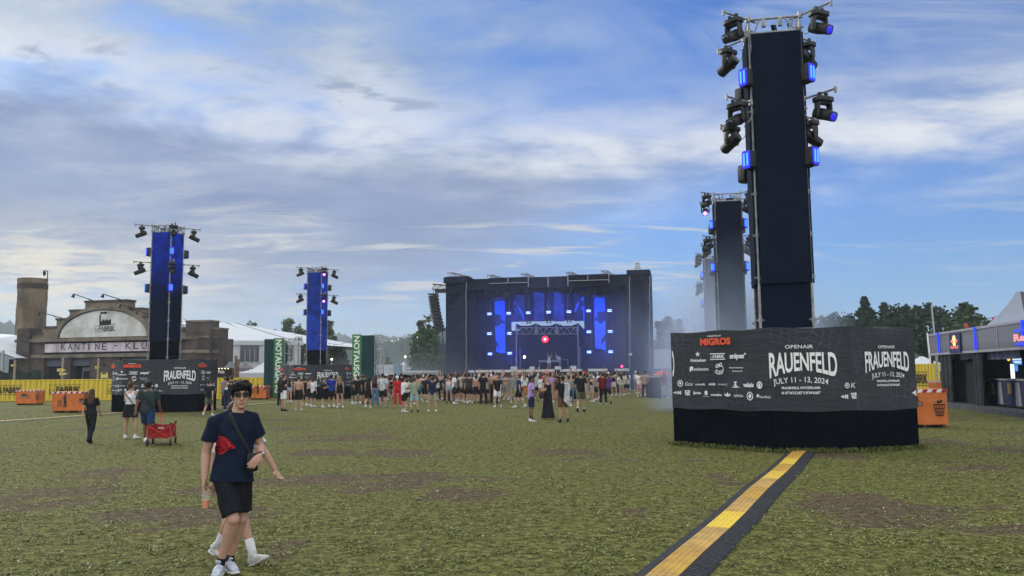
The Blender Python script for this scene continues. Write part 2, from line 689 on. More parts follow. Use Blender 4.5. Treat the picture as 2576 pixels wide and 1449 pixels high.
def build_ground():
    m = bpy.data.materials.new('trampled_meadow')
    m.use_nodes = True
    w = NT(m.node_tree)
    b = w.n['Principled BSDF']
    b.inputs['Roughness'].default_value = 0.95
    b.inputs['Specular IOR Level'].default_value = 0.1
    geo = w.node('ShaderNodeNewGeometry')
    P = geo.outputs['Position']
    clump = w.noise(P, 9.0, 6, 0.65)
    tuft = w.noise(P, 30.0, 4, 0.6)
    mid = w.noise(P, 1.6, 5, 0.62)
    grass = w.ramp(w.math('ADD', w.math('MULTIPLY', clump, 0.6), w.math('MULTIPLY', tuft, 0.4)),
                   [(0.37, (0.020, 0.020, 0.007)), (0.47, (0.068, 0.070, 0.020)), (0.55, (0.140, 0.142, 0.040)),
                    (0.66, (0.245, 0.230, 0.095))])
    earth = w.ramp(w.math('ADD', w.math('MULTIPLY', clump, 0.5), w.math('MULTIPLY', tuft, 0.5)),
                   [(0.37, (0.022, 0.017, 0.011)), (0.50, (0.076, 0.057, 0.036)), (0.64, (0.160, 0.122, 0.078))])
    at_ = w.node('ShaderNodeAttribute', attribute_name='worn')
    bare = w.math('ADD', at_.outputs['Fac'], w.math('MULTIPLY', w.math('SUBTRACT', mid, 0.5), 0.7))
    bare = w.math('MULTIPLY', w.smooth(bare, 0.30, 0.62), 0.9)
    w.put(b.inputs['Base Color'], w.mix(bare, grass, earth))
    bn = w.node('ShaderNodeBump')
    bn.inputs['Strength'].default_value = 0.9
    bn.inputs['Distance'].default_value = 0.06
    w.put(bn.inputs['Height'], w.math('ADD', w.math('MULTIPLY', clump, 0.7), w.math('MULTIPLY', tuft, 0.3)))
    w.l.new(bn.outputs[0], b.inputs['Normal'])
    xs = np.concatenate([[-3500, -1200, -400, -150, -80], np.linspace(-60, 60, 301), [80, 150, 400, 1200, 3500]])
    ys = np.concatenate([[-60, -10], np.linspace(0, 100, 251), [130, 200, 500, 1200, 3500]])
    X, Y = np.meshgrid(xs, ys)
    nx, ny = len(xs), len(ys)
    co = np.stack([X, Y, np.zeros_like(X)], -1).reshape(-1, 3)
    i, j = np.meshgrid(np.arange(nx - 1), np.arange(ny - 1))
    q = (j * nx + i).ravel()
    g = quads('ground', co, np.stack([q, q + 1, q + nx + 1, q + nx], 1), m)
    wn = g.data.attributes.new('worn', 'FLOAT', 'POINT')
    wn.data.foreach_set('value', worn(co[:, 0], co[:, 1]).astype(np.float32))
    tag(g, 'trampled grass meadow with bare brown patches', None, None, 'structure')


build_ground()


def hill(name, az0, az1, dist, hfun, depth, col, label, seed=1):
    """wooded ridge between two azimuths: bumpy canopy surface with real depth"""
    nu, nv = 150, 26
    rs = np.random.default_rng(seed)
    ph = rs.uniform(0, 6.28, (14, 2))
    fr = rs.uniform(0.6, 1.4, 14)
    mb = MB()

    def fn(a, t):
        az = math.radians(az0 + (az1 - az0) * a)
        h = hfun(a)
        s = math.sin(min(1.0, t * 1.05) * math.pi / 2)
        d = dist + depth * t
        z = h * s
        bump = 0
        for i in range(7):
            bump += math.sin(a * 40 * fr[i] * (1 + i * 0.7) + ph[i][0] + t * 9 * (i + 1) * fr[i + 7])
        z += bump * (1.0 + 0.006 * dist) * 0.28 * (0.3 + s) + rs.normal(0, 0.0018 * dist)
        return (math.sin(az) * d, math.cos(az) * d, max(-0.5, z) if t > 0 else -0.5)
    mb.grid(fn, nu, nv)
    o = mb.build(name, mat('wooded_slope_' + name + str(seed), col, 0.95, 0, 0.3, 0.05, 0.8, 0.12, spec=0.05), smooth=True)
    tag(o, label, None, None, 'structure')
    return o


hill('hills', -46, -16, 950, lambda a: 92 * (1.0 - 0.32 * a) + 4 * math.sin(a * 21),
     500, (0.018, 0.036, 0.020), 'far wooded ridge behind the factory facade', 3)
hill('hills', -20, 6, 1150, lambda a: 62 + 7 * math.sin(a * 5), 500, (0.018, 0.036, 0.024), 'blue far ridge in the middle distance', 5)
hill('hills', -13, 3.5, 480, lambda a: 10 + 25 * min(1, max(0, (a - 0.0)) * 2.6) + 3 * math.sin(a * 14), 260,
     (0.016, 0.034, 0.014), 'nearer wooded hill left of the stage', 7)
hill('hills', 2, 48, 420, lambda a: 15 + 4 * math.sin(a * 8), 200, (0.014, 0.028, 0.013), 'dark wood line behind the right side tents', 9)


# ------------------------------------------------------------------ light towers
FIELD_TH = -0.195                    # the field axis (towards the stage) is turned a little to the right
TW = 0.575


def panel_mat(name, base, glow, k):
    """black LED mesh panel; glow > 0 when the screen shows a dim picture"""
    m = bpy.data.materials.new(name)
    m.use_nodes = True
    w = NT(m.node_tree)
    b = w.n['Principled BSDF']
    b.inputs['Roughness'].default_value = 0.8
    b.inputs['Specular IOR Level'].default_value = 0.04
    tc = w.node('ShaderNodeTexCoord')
    f = w.noise(tc.outputs['Object'], 1.1, 4, 0.6, 1.0)
    w.put(b.inputs['Base Color'], w.mix(f, base, tuple(x * 1.5 for x in base)))
    if glow:
        sep = w.node('ShaderNodeSeparateXYZ')
        w.l.new(tc.outputs['Object'], sep.inputs[0])
        pic = w.math('MULTIPLY', w.smooth(f, 0.30, 0.62, 0.25, 1.0), w.smooth(sep.outputs[2], k[0], k[1], 0.0, 1.0))
        b.inputs['Emission Color'].default_value = (*glow, 1)
        w.put(b.inputs['Emission Strength'], pic)
    return m


P_DARK = panel_mat('dark_led_mesh', (0.0045, 0.0085, 0.0185), None, None)
P_BLUE = panel_mat('dim_blue_led_mesh', (0.005, 0.008, 0.020), (0.003, 0.014, 0.20), (5.6, 9.0))
P_BLUE2 = panel_mat('blue_led_mesh', (0.005, 0.008, 0.020), (0.006, 0.020, 0.17), (0.5, 4.0))
M_POLE = mat('scaffold_tube', (0.30, 0.31, 0.32), 0.5, 0.5, 0.2, 6)


def tower(label, x, y, s, pm):
    t = thing('light_tower', label, 'light tower', (x, y, 0), FIELD_TH, 'light towers on the field')
    t.scale = (s, s, s)
    mb = MB()
    e = 0.555 if pm is P_DARK else 0.52
    mb.bbox(-e, e, -e, e, 0.0, 3.695)
    mb.build('base_cloth', P_DARK if pm is P_DARK else M_BLACK, t)
    for fx, fy in ((0, -1), (1, 0), (0, 1), (-1, 0)):
        mb = MB()
        a, b, c = (0.535, 0.585, 0.628) if pm is P_DARK else (0.535, 0.535, 0.565)
        if fy:
            mb.bbox(fy * a if fy > 0 else -a, -fy * b if fy > 0 else b, fy * c - 0.02, fy * c + 0.02, 3.70, 9.62)
        else:
            mb.bbox(fx * c - 0.02, fx * c + 0.02, -a if fx > 0 else a, b if fx > 0 else -b, 3.70, 9.62)
        mb.build('panel', pm, t)
    mb = MB()
    mb.bbox(-0.50, 0.50, -0.50, 0.50, 3.76, 9.35)
    mb.build('inner_cloth', M_BLACK, t)
    for sx in (-1, 1):
        for sy in (-1, 1):
            mb = MB()
            cx, cy = sx * TW, sy * TW
            mb.tube((cx, cy, 0), (cx, cy, 10.12), 0.030, n=8)
            z = 0.9
            while z < 10:
                mb.tube((cx, cy, z - 0.05), (cx, cy, z + 0.05), 0.048, n=8)
                mb.tube((cx - 0.09, cy, z), (cx + 0.09, cy, z), 0.02, n=6)
                z += 0.98
            o = mb.build('corner_pole', M_POLE, t)
            for zl in (10.0, 7.98):
                mb = MB()
                a = Vector((cx, cy, zl))
                d = Vector((sx, sy, 0)).normalized()
                mb.tube(a - d * 0.25, a + d * 0.86, 0.027, n=8)
                mb.tube(a + d * 0.86 - Vector((0, 0, 0.09)), a + d * 0.86 + Vector((0, 0, 0.05)), 0.03, n=8)
                mb.tube(a + d * 0.02 - Vector((0, 0, 0.06)), a + d * 0.02 + Vector((0, 0, 0.06)), 0.055, n=8)
                # drooping cable from the lamp back to the tower
                pts = []
                for i in range(9):
                    q = i / 8
                    pts.append(a + d * (0.42 * (1 - q)) + Vector((0, 0, -0.18 - 0.26 * math.sin(q * math.pi) - 0.12 * q)))
                mb.wire(pts, 0.010, 5)
                mb.build('lamp_arm', M_POLE, t)
    mb = MB()
    for a, b in (((-TW, -TW), (TW, -TW)), ((TW, -TW), (TW, TW)), ((TW, TW), (-TW, TW)), ((-TW, TW), (-TW, -TW))):
        for z in (10.0, 9.66):
            mb.tube((*a, z), (*b, z), 0.030, n=8)
        ax, ay = a
        bx, by = b
        for q0, q1 in ((0.10, 0.22), (0.78, 0.90), (0.92, 0.70)):
            mb.tube((ax + (bx - ax) * q0, ay + (by - ay) * q0, 9.66), (ax + (bx - ax) * q1, ay + (by - ay) * q1, 10.0), 0.022, n=6)
        for q in (0.3, 0.62):
            mb.box((ax + (bx - ax) * q, ay + (by - ay) * q, 9.90), (0.09, 0.09, 0.2))
    mb.build('top_frame', M_POLE, t)
    mb = MB()
    for i in range(5):
        r = random.uniform(-0.4, 0.4)
        mb.wire([(r, -0.4, 9.9), (r + 0.1, -0.1, 9.75), (r - 0.2, 0.2, 9.80), (r, 0.45, 9.70)], 0.02, 5)
    mb.box((0.12, 0.1, 9.80), (0.3, 0.25, 0.2))
    mb.build('hoist', M_DARKMETAL, t)
    return t


def make_head():
    t = thing('moving_head_lamp', 'x', 'stage light', (0, 0, 0), 0, 'moving head lamps on the light towers')
    mb = MB()
    for sx in (-0.10, 0.10):
        mb.box((sx, 0, -0.03), (0.05, 0.08, 0.12))
    mb.loft([(0, 0, -0.08), (0, 0, -0.10), (0, 0, -0.19), (0, 0, -0.22)], [(0.20, 0.13), (0.24, 0.165), (0.24, 0.165), (0.18, 0.12)], 16, power=4)
    mb.build('base', M_DARKMETAL, t, auto=40)
    mb = MB()
    for s in (-1, 1):
        mb.loft([(s * 0.16, 0, -0.20), (s * 0.185, 0, -0.30), (s * 0.19, 0, -0.46), (s * 0.18, 0, -0.56)],
                [(0.030, 0.10), (0.032, 0.085), (0.032, 0.075), (0.025, 0.055)], 10, power=4)
    mb.box((0, 0, -0.225), (0.36, 0.16, 0.05))
    mb.build('yoke', M_DARKMETAL, t, auto=40)
    tilt = math.radians(-26)
    d = Vector((0, math.cos(tilt), math.sin(tilt)))
    c = Vector((0, 0, -0.50))
    mb = MB()
    mb.loft([c - d * 0.27, c - d * 0.25, c - d * 0.05, c + d * 0.10, c + d * 0.33, c + d * 0.34],
            [(0.09, 0.09), (0.135, 0.125), (0.150, 0.14), (0.130, 0.125), (0.125, 0.12), (0.10, 0.10)], 14, power=3)
    h = mb.build('head', M_DARKMETAL, t, auto=40)
    mb = MB()
    mb.loft([c + d * 0.335, c + d * 0.350, c + d * 0.358], [0.098, 0.085, 0.03], 14)
    mb.build('lens', mat('dark_lens', (0.01, 0.012, 0.03), 0.1, 0, 0.0, spec=0.8), h, auto=50)
    return t


def make_strobe():
    t = thing('strobe_lamp', 'x', 'stage light', (0, 0, 0), 0, 'blue strobe lamps')
    mb = MB()
    mb.loft([(0, -0.17, 0), (0, -0.15, 0), (0, 0.06, 0), (0, 0.075, 0)], [(0.10, 0.20), (0.145, 0.245), (0.155, 0.255), (0.15, 0.25)], 16, power=6)
    mb.build('housing', M_DARKMETAL, t, auto=40)
    mb = MB()
    mb.loft([(0, 0.070, 0), (0, 0.092, 0)], [(0.138, 0.238), (0.134, 0.234)], 16, power=7)
    f = mb.build('lamp_face', M_BLUEGLOW, t, auto=40)
    for s in (-0.055, 0.055):
        mb = MB()
        mb.box((s, 0.102, 0), (0.046, 0.022, 0.33))
        mb.build('lamp_tube', M_BLUE, f)
    mb = MB()
    for sg in (-1, 1):
        mb.tube((0, -0.05, sg * 0.27), (0, -0.28, sg * 0.27), 0.016, n=6)
        mb.tube((0, -0.02, sg * 0.24), (0, -0.05, sg * 0.275), 0.02, n=6)
    mb.tube((0, -0.28, -0.27), (0, -0.28, 0.27), 0.018, n=6)
    mb.build('bracket', M_DARKMETAL, t)
    return t


HEAD0 = make_head()
STROBE0 = make_strobe()
USED = {}


def take(proto, **kw):
    if not USED.get(proto.name):
        USED[proto.name] = True
        if 'loc' in kw:
            proto.location = kw['loc']
        if 'rot' in kw:
            proto.rotation_euler = kw['rot'] if isinstance(kw['rot'], (tuple, list)) else (0, 0, kw['rot'])
        if kw.get('scale') is not None:
            proto.scale = (kw['scale'],) * 3
        proto['label'] = kw['label']
        return proto
    return dup(proto, kw.get('loc'), kw.get('rot'), kw['label'], kw.get('scale'))


def recolour(root, part, m):
    for o in root.children_recursive:
        if o.name.split('.')[0] == part and o.type == 'MESH':
            o.material_slots[0].link = 'OBJECT'
            o.material_slots[0].material = m


M_LENSBLUE = emit('blue_lens', (0.01, 0.01, 0.55), 0.9)
M_LENSPINK = emit('lit_violet_lens', (0.55, 0.12, 1.0), 5.0)
CORN = {'near left': (-1, -1), 'near right': (1, -1), 'far left': (-1, 1), 'far right': (1, 1)}


def dress(tname, x, y, s, heads, strobes, lens=None):
    c, sn = math.cos(FIELD_TH), math.sin(FIELD_TH)
    for lev, cn in heads:
        sx, sy = CORN[cn]
        z = (10.0 if lev == 'upper' else 7.98) - 0.03
        q = 0.575 + 0.53 * 0.7071
        lx, ly = sx * q * s, sy * q * s
        ang = math.atan2(sy, sx) - math.pi / 2 + FIELD_TH + random.uniform(-0.25, 0.25)
        o = take(HEAD0, loc=(x + lx * c - ly * sn, y + lx * sn + ly * c, z * s), rot=ang, scale=s * 0.95,
                 label='black moving head lamp on %s %s arm of %s' % (lev, cn, tname))
        k = (lens or {}).get((lev, cn))
        if k:
            recolour(o, 'lens', k)
            if k is M_LENSPINK:
                o.rotation_euler = (0, 0, math.atan2(-y, -x) - math.pi / 2)
    for lev, cn in strobes:
        sx, sy = CORN[cn]
        z = 8.55 if lev == 'upper' else 6.58
        q = 0.575 + 0.20 * 0.7071
        lx, ly = sx * q * s, sy * q * s
        ang = math.atan2(sy, sx) - math.pi / 2 + FIELD_TH
        take(STROBE0, loc=(x + lx * c - ly * sn, y + lx * sn + ly * c, z * s), rot=ang, scale=s * 0.88,
             label='%s blue strobe lamp on %s corner of %s' % (lev, cn, tname))


U, L = 'upper', 'lower'
ALLC = list(CORN)
T1 = (6.73, 20.45, 1.06)
tower('tallest nearest black light tower rising from the black FRAUENFELD box on the right', *T1, P_DARK)
dress('tallest tower', *T1, [(l, c) for l in (U, L) for c in ALLC], [(l, c) for l in (U, L) for c in ALLC],
      {(U, 'near right'): M_LENSBLUE, (L, 'near right'): M_LENSBLUE})
T2 = (9.94, 37.45, 0.985)
tower('smoke wrapped black light tower just left behind the tallest tower', *T2, P_DARK)
dress('smoky second tower', *T2, [(l, c) for l in (U, L) for c in ALLC],
      [(l, c) for l in (U, L) for c in ALLC], {(U, 'far left'): M_LENSPINK})
T3 = (14.1, 57.5, 0.995)
tower('hazy far light tower half hidden behind the smoke wrapped tower', *T3, P_DARK)
dress('hazy third tower', *T3, [(l, c) for l in (U, L) for c in ('near left', 'far left')],
      [(l, c) for l in (U, L) for c in ('near left', 'far left')])
T4 = (-18.75, 44.5, 0.995)
tower('blue glowing light tower in front of the factory facade', *T4, P_BLUE)
dress('blue tower by the factory', *T4, [(l, c) for l in (U, L) for c in ALLC], [(l, c) for l in (U, L) for c in ALLC])
T5 = (-15.15, 63.9, 1.01)
tower('bright blue light tower between the two green emergency exit towers', *T5, P_BLUE2)
dress('blue tower between green exits', *T5, [(l, c) for l in (U, L) for c in ALLC],
      [(l, c) for l in (U, L) for c in ALLC], {(U, 'near right'): M_LENSPINK, (L, 'near right'): M_LENSPINK})


# ------------------------------------------------------------------ printed hoarding boxes round the tower feet
def net_mat():
    """dark grey scrim printed with a faint net"""
    m = bpy.data.materials.new('printed_scrim')
    m.use_nodes = True
    w = NT(m.node_tree)
    b = w.n['Principled BSDF']
    b.inputs['Roughness'].default_value = 0.75
    b.inputs['Specular IOR Level'].default_value = 0.25
    tc = w.node('ShaderNodeTexCoord')
    uv = tc.outputs['UV']
    nz = w.node('ShaderNodeTexNoise')
    w.l.new(uv, nz.inputs['Vector'])
    nz.inputs['Scale'].default_value = 0.9
    nz.inputs['Detail'].default_value = 2
    warp = w.node('ShaderNodeVectorMath', operation='MULTIPLY_ADD')
    w.l.new(nz.outputs['Color'], warp.inputs[0])
    warp.inputs[1].default_value = (0.9, 0.9, 0)
    w.l.new(uv, warp.inputs[2])
    sep = w.node('ShaderNodeSeparateXYZ')
    w.l.new(warp.outputs[0], sep.inputs[0])

    def lines(v, k):
        f = w.math('FRACT', w.math('MULTIPLY', v, k))
        return w.smooth(w.math('ABSOLUTE', w.math('SUBTRACT', f, 0.5)), 0.44, 0.49)
    net = w.math('MAXIMUM', lines(sep.outputs[0], 5.0), lines(w.math('MULTIPLY_ADD', sep.outputs[0], 0.22, sep.outputs[1]), 6.5))
    patch = w.smooth(w.noise(uv, 0.55, 3, 0.5), 0.42, 0.62)
    net = w.math('MULTIPLY', net, w.math('MULTIPLY', patch, 0.55))
    shade = w.noise(uv, 0.8, 4, 0.6)
    base = w.mix(w.smooth(shade, 0.3, 0.7), (0.022, 0.025, 0.032), (0.034, 0.038, 0.045))
    w.put(b.inputs['Base Color'], w.mix(net, base, (0.10, 0.115, 0.135)))
    bn = w.node('ShaderNodeBump')
    bn.inputs['Strength'].default_value = 0.5
    bn.inputs['Distance'].default_value = 0.05
    st = w.node('ShaderNodeMapping')
    w.l.new(uv, st.inputs[0])
    st.inputs['Rotation'].default_value = (0, 0, 0.6)
    st.inputs['Scale'].default_value = (1.0, 4.5, 1)
    w.put(bn.inputs['Height'], w.noise(st.outputs[0], 1.6, 5, 0.6, 0.6))
    w.l.new(bn.outputs[0], b.inputs['Normal'])
    return m


M_NET = net_mat()


def face_map(a, b, off):
    """local (s, h) on a vertical face from a to b, standing `off` in front (outside is right of a->b seen from above)"""
    a, b = Vector((a[0], a[1], 0)), Vector((b[0], b[1], 0))
    d = (b - a).normalized()
    n = Vector((d.y, -d.x, 0))
    return lambda s, h: a + d * s + n * off + Vector((0, 0, h))


def scrim(parent, a, b, z0, z1, name, m, seed=0, off=0.0, wav=0.02, dz=0.0):
    """one cloth panel with slight sag and wrinkles"""
    L = math.hypot(b[0] - a[0], b[1] - a[1])
    fm = face_map(a, b, 0.0)
    n = face_map(a, b, 1.0)
    nu, nv = max(4, int(L * 6)), 14
    mb = MB()
    ph = seed * 1.7

    def fn(p, q):
        s, h = p * L, z0 + (z1 - z0) * q
        env = math.sin(p * math.pi) ** 0.5 * math.sin(q * math.pi) ** 0.5
        w = wav * env * (math.sin(s * 2.1 + h * 3.0 + ph) + 0.5 * math.sin(s * 5.0 - h * 2.2 + ph * 2))
        sag = 0.03 * math.sin(p * math.pi * max(1, round(L / 1.6))) ** 2 * (q if q > 0.9 else (1 - q if q < 0.1 else 0))
        h += dz * p - sag
        o = fm(s, h)
        return o + (n(s, h) - o) * (w + off)
    mb.grid(fn, nu, nv)
    o = mb.build(name, m, parent, smooth=True, fix=False)
    me = o.data
    uvl = me.uv_layers.new(name='UVMap')
    for lp in me.loops:
        i, j = lp.vertex_index % (nu + 1), lp.vertex_index // (nu + 1)
        uvl.data[lp.index].uv = (i / nu * L + seed * 3.1, z0 + (z1 - z0) * j / nv)
    return o


# artwork in metres, s from the panel's left edge (3.1 m wide, 0.9 .. 2.8 m high)
def arch(k):
    """letters of the big name grow longer towards both ends"""
    def wfn(a, b):
        u = (a - 0.5) * 2
        lo = 0.30 - 0.42 * abs(u) ** 1.7 * k
        return a, lo + (1 - lo) * b
    return wfn


def bend(k):
    def wfn(a, b):
        u = (a - 0.5) * 2
        return a + 0.02 * u * (b - 0.5), b - k * u * u
    return wfn


def art_name(fm, s, h, k, first=True, second=None):
    """OPENAIR / FRAUENFELD / date block centred on s, top of the name at h, k = name width"""
    m, d, p = MB(), MB(), MB()
    put_text(m, fm, 'OPENAIR', s - 0.19 * k, h + 0.055 * k, s + 0.19 * k, h + 0.105 * k, 0.008, spacing=1.05)
    word = 'FRAUENFELD' if first else 'RAUENFELD'
    x0 = s - 0.5 * k + (0 if first else 0.085 * k)
    put_text(m, fm, word, x0, h - 0.36 * k, s + 0.5 * k, h, 0.022, arch(0.72), spacing=0.98)
    put_text(d, fm, 'JULY 11 - 13, 2024', s - 0.37 * k, h - 0.435 * k, s + 0.37 * k, h - 0.335 * k, 0.006, bend(0.32))
    put_text(p, fm, 'FRAUENFELD, SWITZERLAND', s - 0.26 * k, h - 0.51 * k, s + 0.26 * k, h - 0.47 * k, 0.03)
    put_text(p, fm, "N 47\u00b034'15.342\" E 8\u00b054'4.065\"", s - 0.26 * k, h - 0.575 * k, s + 0.26 * k, h - 0.535 * k, 0.03)
    return [(m, M_WHITE, 'event_lettering'), (d, M_WHITE, 'date_lettering'), (p, M_WHITE, 'place_lettering')]


def heads_logo(m, fm, cx, cy, r):
    put_ring(m, fm, cx, cy, r, r * 1.2, 0.28)
    put_disc(m, fm, cx, cy + r * 0.05, r * 0.35, r * 0.45)


def art_small(fm, X, Y, sponsors=True, keep=None):
    """the sponsor rows; X, Y map crop pixels of the reference panel to face metres"""
    out = []
    cur = [None]

    def new(name='sponsor_logo', m=None):
        cur[0] = MB()
        out.append((cur[0], m or M_WHITE, name))

    def tx(s, x0, y0, x1, y1, bold=0.02, slant=0.0, warp=None):
        if keep and not (keep[0] <= (x0 + x1) / 2 <= keep[1]):
            return
        put_text(cur[0], fm, s, X(x0), Y(y1), X(x1), Y(y0), bold, warp, slant=slant)

    def poly(p, x0, y0, x1, y1):
        if keep and not (keep[0] <= (x0 + x1) / 2 <= keep[1]):
            return
        put_poly(cur[0], fm, p, X(x0), Y(y1), X(x1), Y(y0))

    def ring(cx, cy, rx, ry, wd=0.2, a0=0, a1=360):
        if keep and not (keep[0] <= cx <= keep[1]):
            return
        put_ring(cur[0], fm, X(cx), Y(cy), X(cx + rx) - X(cx), Y(cy) - Y(cy + ry), wd, a0=a0, a1=a1)
    new()
    tx('PRESENTED BY', 1232, 115, 1457, 140, 0.02)
    new('red_lettering', M_REDPRINT)
    tx('MIGROS', 1105, 160, 1608, 280, 0.05)
    new()
    poly(star(), 1015, 372, 1100, 470)
    tx('Heineken', 938, 495, 1192, 550, 0.02)
    new()
    poly([(0, 0), (1, 0), (1, 1), (0, 1)], 1262, 416, 1508, 432)
    poly([(0, 0), (1, 0), (1, 1), (0, 1)], 1262, 508, 1512, 522)
    tx('La', 1270, 452, 1305, 492, 0.0)
    tx('FABRIK', 1310, 444, 1498, 494, 0.03)
    new()
    tx('snipes', 1585, 428, 1822, 535, 0.04)
    poly([(0, 0), (1, 0), (1, 1), (0, 1)], 1825, 425, 1852, 452)
    new()
    tx('S', 918, 625, 980, 735, 0.10)
    tx('swisscom', 990, 645, 1228, 700, 0.015)
    new()
    ring(1400, 680, 78, 85, 0.10, 200, 420)
    tx('OKI', 1345, 600, 1450, 668, 0.05, warp=lambda a, b: (a, b + 0.5 * a))
    tx('STUDIO', 1348, 700, 1470, 765, 0.03, warp=bend(-0.35))
    new()
    tx('Mo\u00ebt Hennessy', 1572, 645, 1800, 675, 0.02)
    tx('(Suisse) SA', 1618, 700, 1788, 730, 0.02)
    new()
    ring(757, 915, 46, 57, 0.25)
    ring(757, 912, 18, 22, 0.9)
    new()
    tx('Kenu', 842, 885, 965, 955, -0.005, 0.2)
    new()
    tx('swissmilk', 1005, 910, 1165, 945, 0.02)
    new()
    tx('AXE', 1222, 908, 1332, 945, 0.05)
    new()
    tx('MAC', 1385, 915, 1542, 945, -0.005)
    new()
    tx('Z', 1630, 882, 1692, 950, 0.06)
    poly([(0, 0.4), (0.5, 0), (1, 0.5), (0.6, 1)], 1590, 955, 1740, 982)
    new()
    tx('valais', 1790, 895, 1960, 970, 0.04)
    new()
    ring(2058, 935, 46, 58, 0.35)
    poly([(0.3, 0.1), (0.7, 0.05), (0.8, 0.7), (0.5, 1), (0.15, 0.6)], 2030, 900, 2085, 985)
    new()
    for i, hh in enumerate((8, 26, 44, 22, 58, 40, 64)):
        x = 632 + i * 20
        poly([(0, 0), (1, 0), (1, 1), (0, 1)], x, 1075 - hh / 2, x + 14, 1075 + hh / 2)
    new()
    tx('ICE', 832, 1030, 915, 1072, 0.06)
    tx('TEA', 828, 1075, 915, 1120, 0.06)
    new()
    tx('Sprite', 962, 1050, 1088, 1108, 0.03, 0.12)
    new()
    poly([(0.15, 0), (0.85, 0), (0.85, 0.55), (1, 0.6), (0.5, 1), (0, 0.6), (0.15, 0.55)], 1145, 1028, 1208, 1105)
    tx('SUIT SUP', 1132, 1120, 1220, 1140, 0.0)
    new()
    tx('ovomaltine', 1252, 1078, 1428, 1120, 0.03)
    new()
    for k, a in ((-1, 0.9), (0, 0.0), (1, -0.9)):
        ca, sa = math.cos(a), math.sin(a)
        pts = [(-0.16, 0.30), (0, 0.0), (0.16, 0.30), (0.13, 0.55), (0, 0.78), (-0.13, 0.55)]
        poly([(0.5 + (p * ca - q * sa) * 0.8, 0.15 + (p * sa + q * ca)) for p, q in pts], 1472, 1045, 1582, 1140)
    new()
    tx('DIWISA', 1632, 1092, 1785, 1130, 0.015)
    new()
    ring(1893, 1112, 52, 68, 0.22)
    poly([(0.1, 0.3), (0.5, 0), (0.9, 0.4), (0.8, 0.9), (0.3, 1)], 1862, 1075, 1925, 1150)
    new()
    tx('S', 2003, 1080, 2045, 1145, 0.10)
    tx('blue Music', 2052, 1100, 2232, 1140, 0.01)
    return [o for o in out if o[0].v]


def hoarding(label, poly, ztop, zsplit, skirt_n, arts, lip=True):
    """cloth wrapped round a frame: printed panels above, black skirt below; poly runs so that outside is right of each edge"""
    c = Vector((sum(p[0] for p in poly) / len(poly), sum(p[1] for p in poly) / len(poly), 0))
    t = thing('tower_hoarding', label, 'hoarding', c, 0, 'printed hoarding boxes round the towers')
    P = [(p[0] - c.x, p[1] - c.y) for p in poly]
    n = len(P)
    for i in range(n):
        a, b = P[i], P[(i + 1) % n]
        sk = scrim(t, a, b, -0.03, zsplit + 0.03, 'skirt', M_BLACK, i, -0.02, 0.03)
        pa = scrim(t, a, b, zsplit, ztop, 'printed_panel', M_NET, i, 0.0, 0.022)
        if i in arts:
            L = math.hypot(b[0] - a[0], b[1] - a[1])
            for mb, mm, nm in arts[i](face_map(a, b, 0.028 + 0.006), L):
                if mb.v:
                    mb.build(nm, mm, pa, fix=False)
    mb = MB()
    for i in range(n):
        a, b = P[i], P[(i + 1) % n]
        a, b = [(q[0] * 0.97, q[1] * 0.97) for q in (a, b)]
        mb.tube((*a, ztop - 0.04), (*b, ztop - 0.04), 0.024, n=6)
        mb.tube((*a, 0), (*a, ztop - 0.04), 0.024, n=6)
    mb.build('frame', M_POLE, t)
    return t


# the big box on the right: four visible corners, two behind
BX = [(4.02, 21.0), (5.84, 18.75), (7.62, 18.6), (9.42, 19.4), (9.0, 22.3), (6.3, 23.2)]
zA = crop(2380, 1230, 2327 / 530)
zB = crop(2880, 1230, 2547 / 580)


def face_conv(a, b, cv):
    """crop pixel -> (s, h) on the face from a to b"""
    th = math.atan2(b[1] - a[1], b[0] - a[0])
    pl = Plane(a[0], a[1], th)
    return lambda x, y: pl.uv(*cv(x, y))


def art_left(fm, L):
    cv = face_conv(BX[0], BX[1], zA)
    # sample the true panel positions once, then fit straight scales per axis
    tab_x = [cv(x, 650)[0] for x in range(500, 2301, 50)]

    def X(x):
        i = max(0, min(len(tab_x) - 2, int((x - 500) // 50)))
        return tab_x[i] + (tab_x[i + 1] - tab_x[i]) * ((x - 500 - i * 50) / 50)

    def tilt(s, h):
        return fm(s, h)

    def Y(y):
        return cv(1400, y)[1]
    logos = art_small(tilt, X, Y)
    d = MB()
    put_ring(d, fm, 0.06, cv(550, 590)[1], 0.06, 0.33, 0.45, a0=-90, a1=90)
    return logos + [(d, M_WHITE, 'cut_letter')]


REFX = {}


def art_mid(fm, L):
    cv = face_conv(BX[1], BX[2], zB)
    s0, h0 = cv(5, 405)
    s1, h1 = cv(1120, 400)
    k = (s1 - s0) / 0.915
    m = art_name(fm, s1 - 0.5 * k, (h0 + h1) / 2, k, False)
    e = [(MB(), M_WHITE, 'sponsor_logo') for _ in range(4)]
    a, b = cv(1296, 945)
    r = (cv(1335, 945)[0] - a)
    heads_logo(e[0][0], fm, a, b, r)
    a, b = cv(1368, 985)
    put_text(e[1][0], fm, 'K', a, b, a + r * 1.8, b + r * 2.2, -0.005, slant=0.2)
    for i, hh in enumerate((8, 26, 44, 22, 58, 40, 64)):
        a, b = cv(1190 + i * 18, 1130)
        put_rect(e[2][0], fm, a, b - hh * 0.0008, a + r * 0.35, b + hh * 0.0008)
    a, b = cv(1368, 1165)
    a2, b2 = cv(1450, 1065)
    put_text(e[3][0], fm, 'ICE', a, (b + b2) / 2 + 0.005, a2, b2, 0.06)
    put_text(e[3][0], fm, 'TEA', a, b, a2, (b + b2) / 2 - 0.005, 0.06)
    return m + e


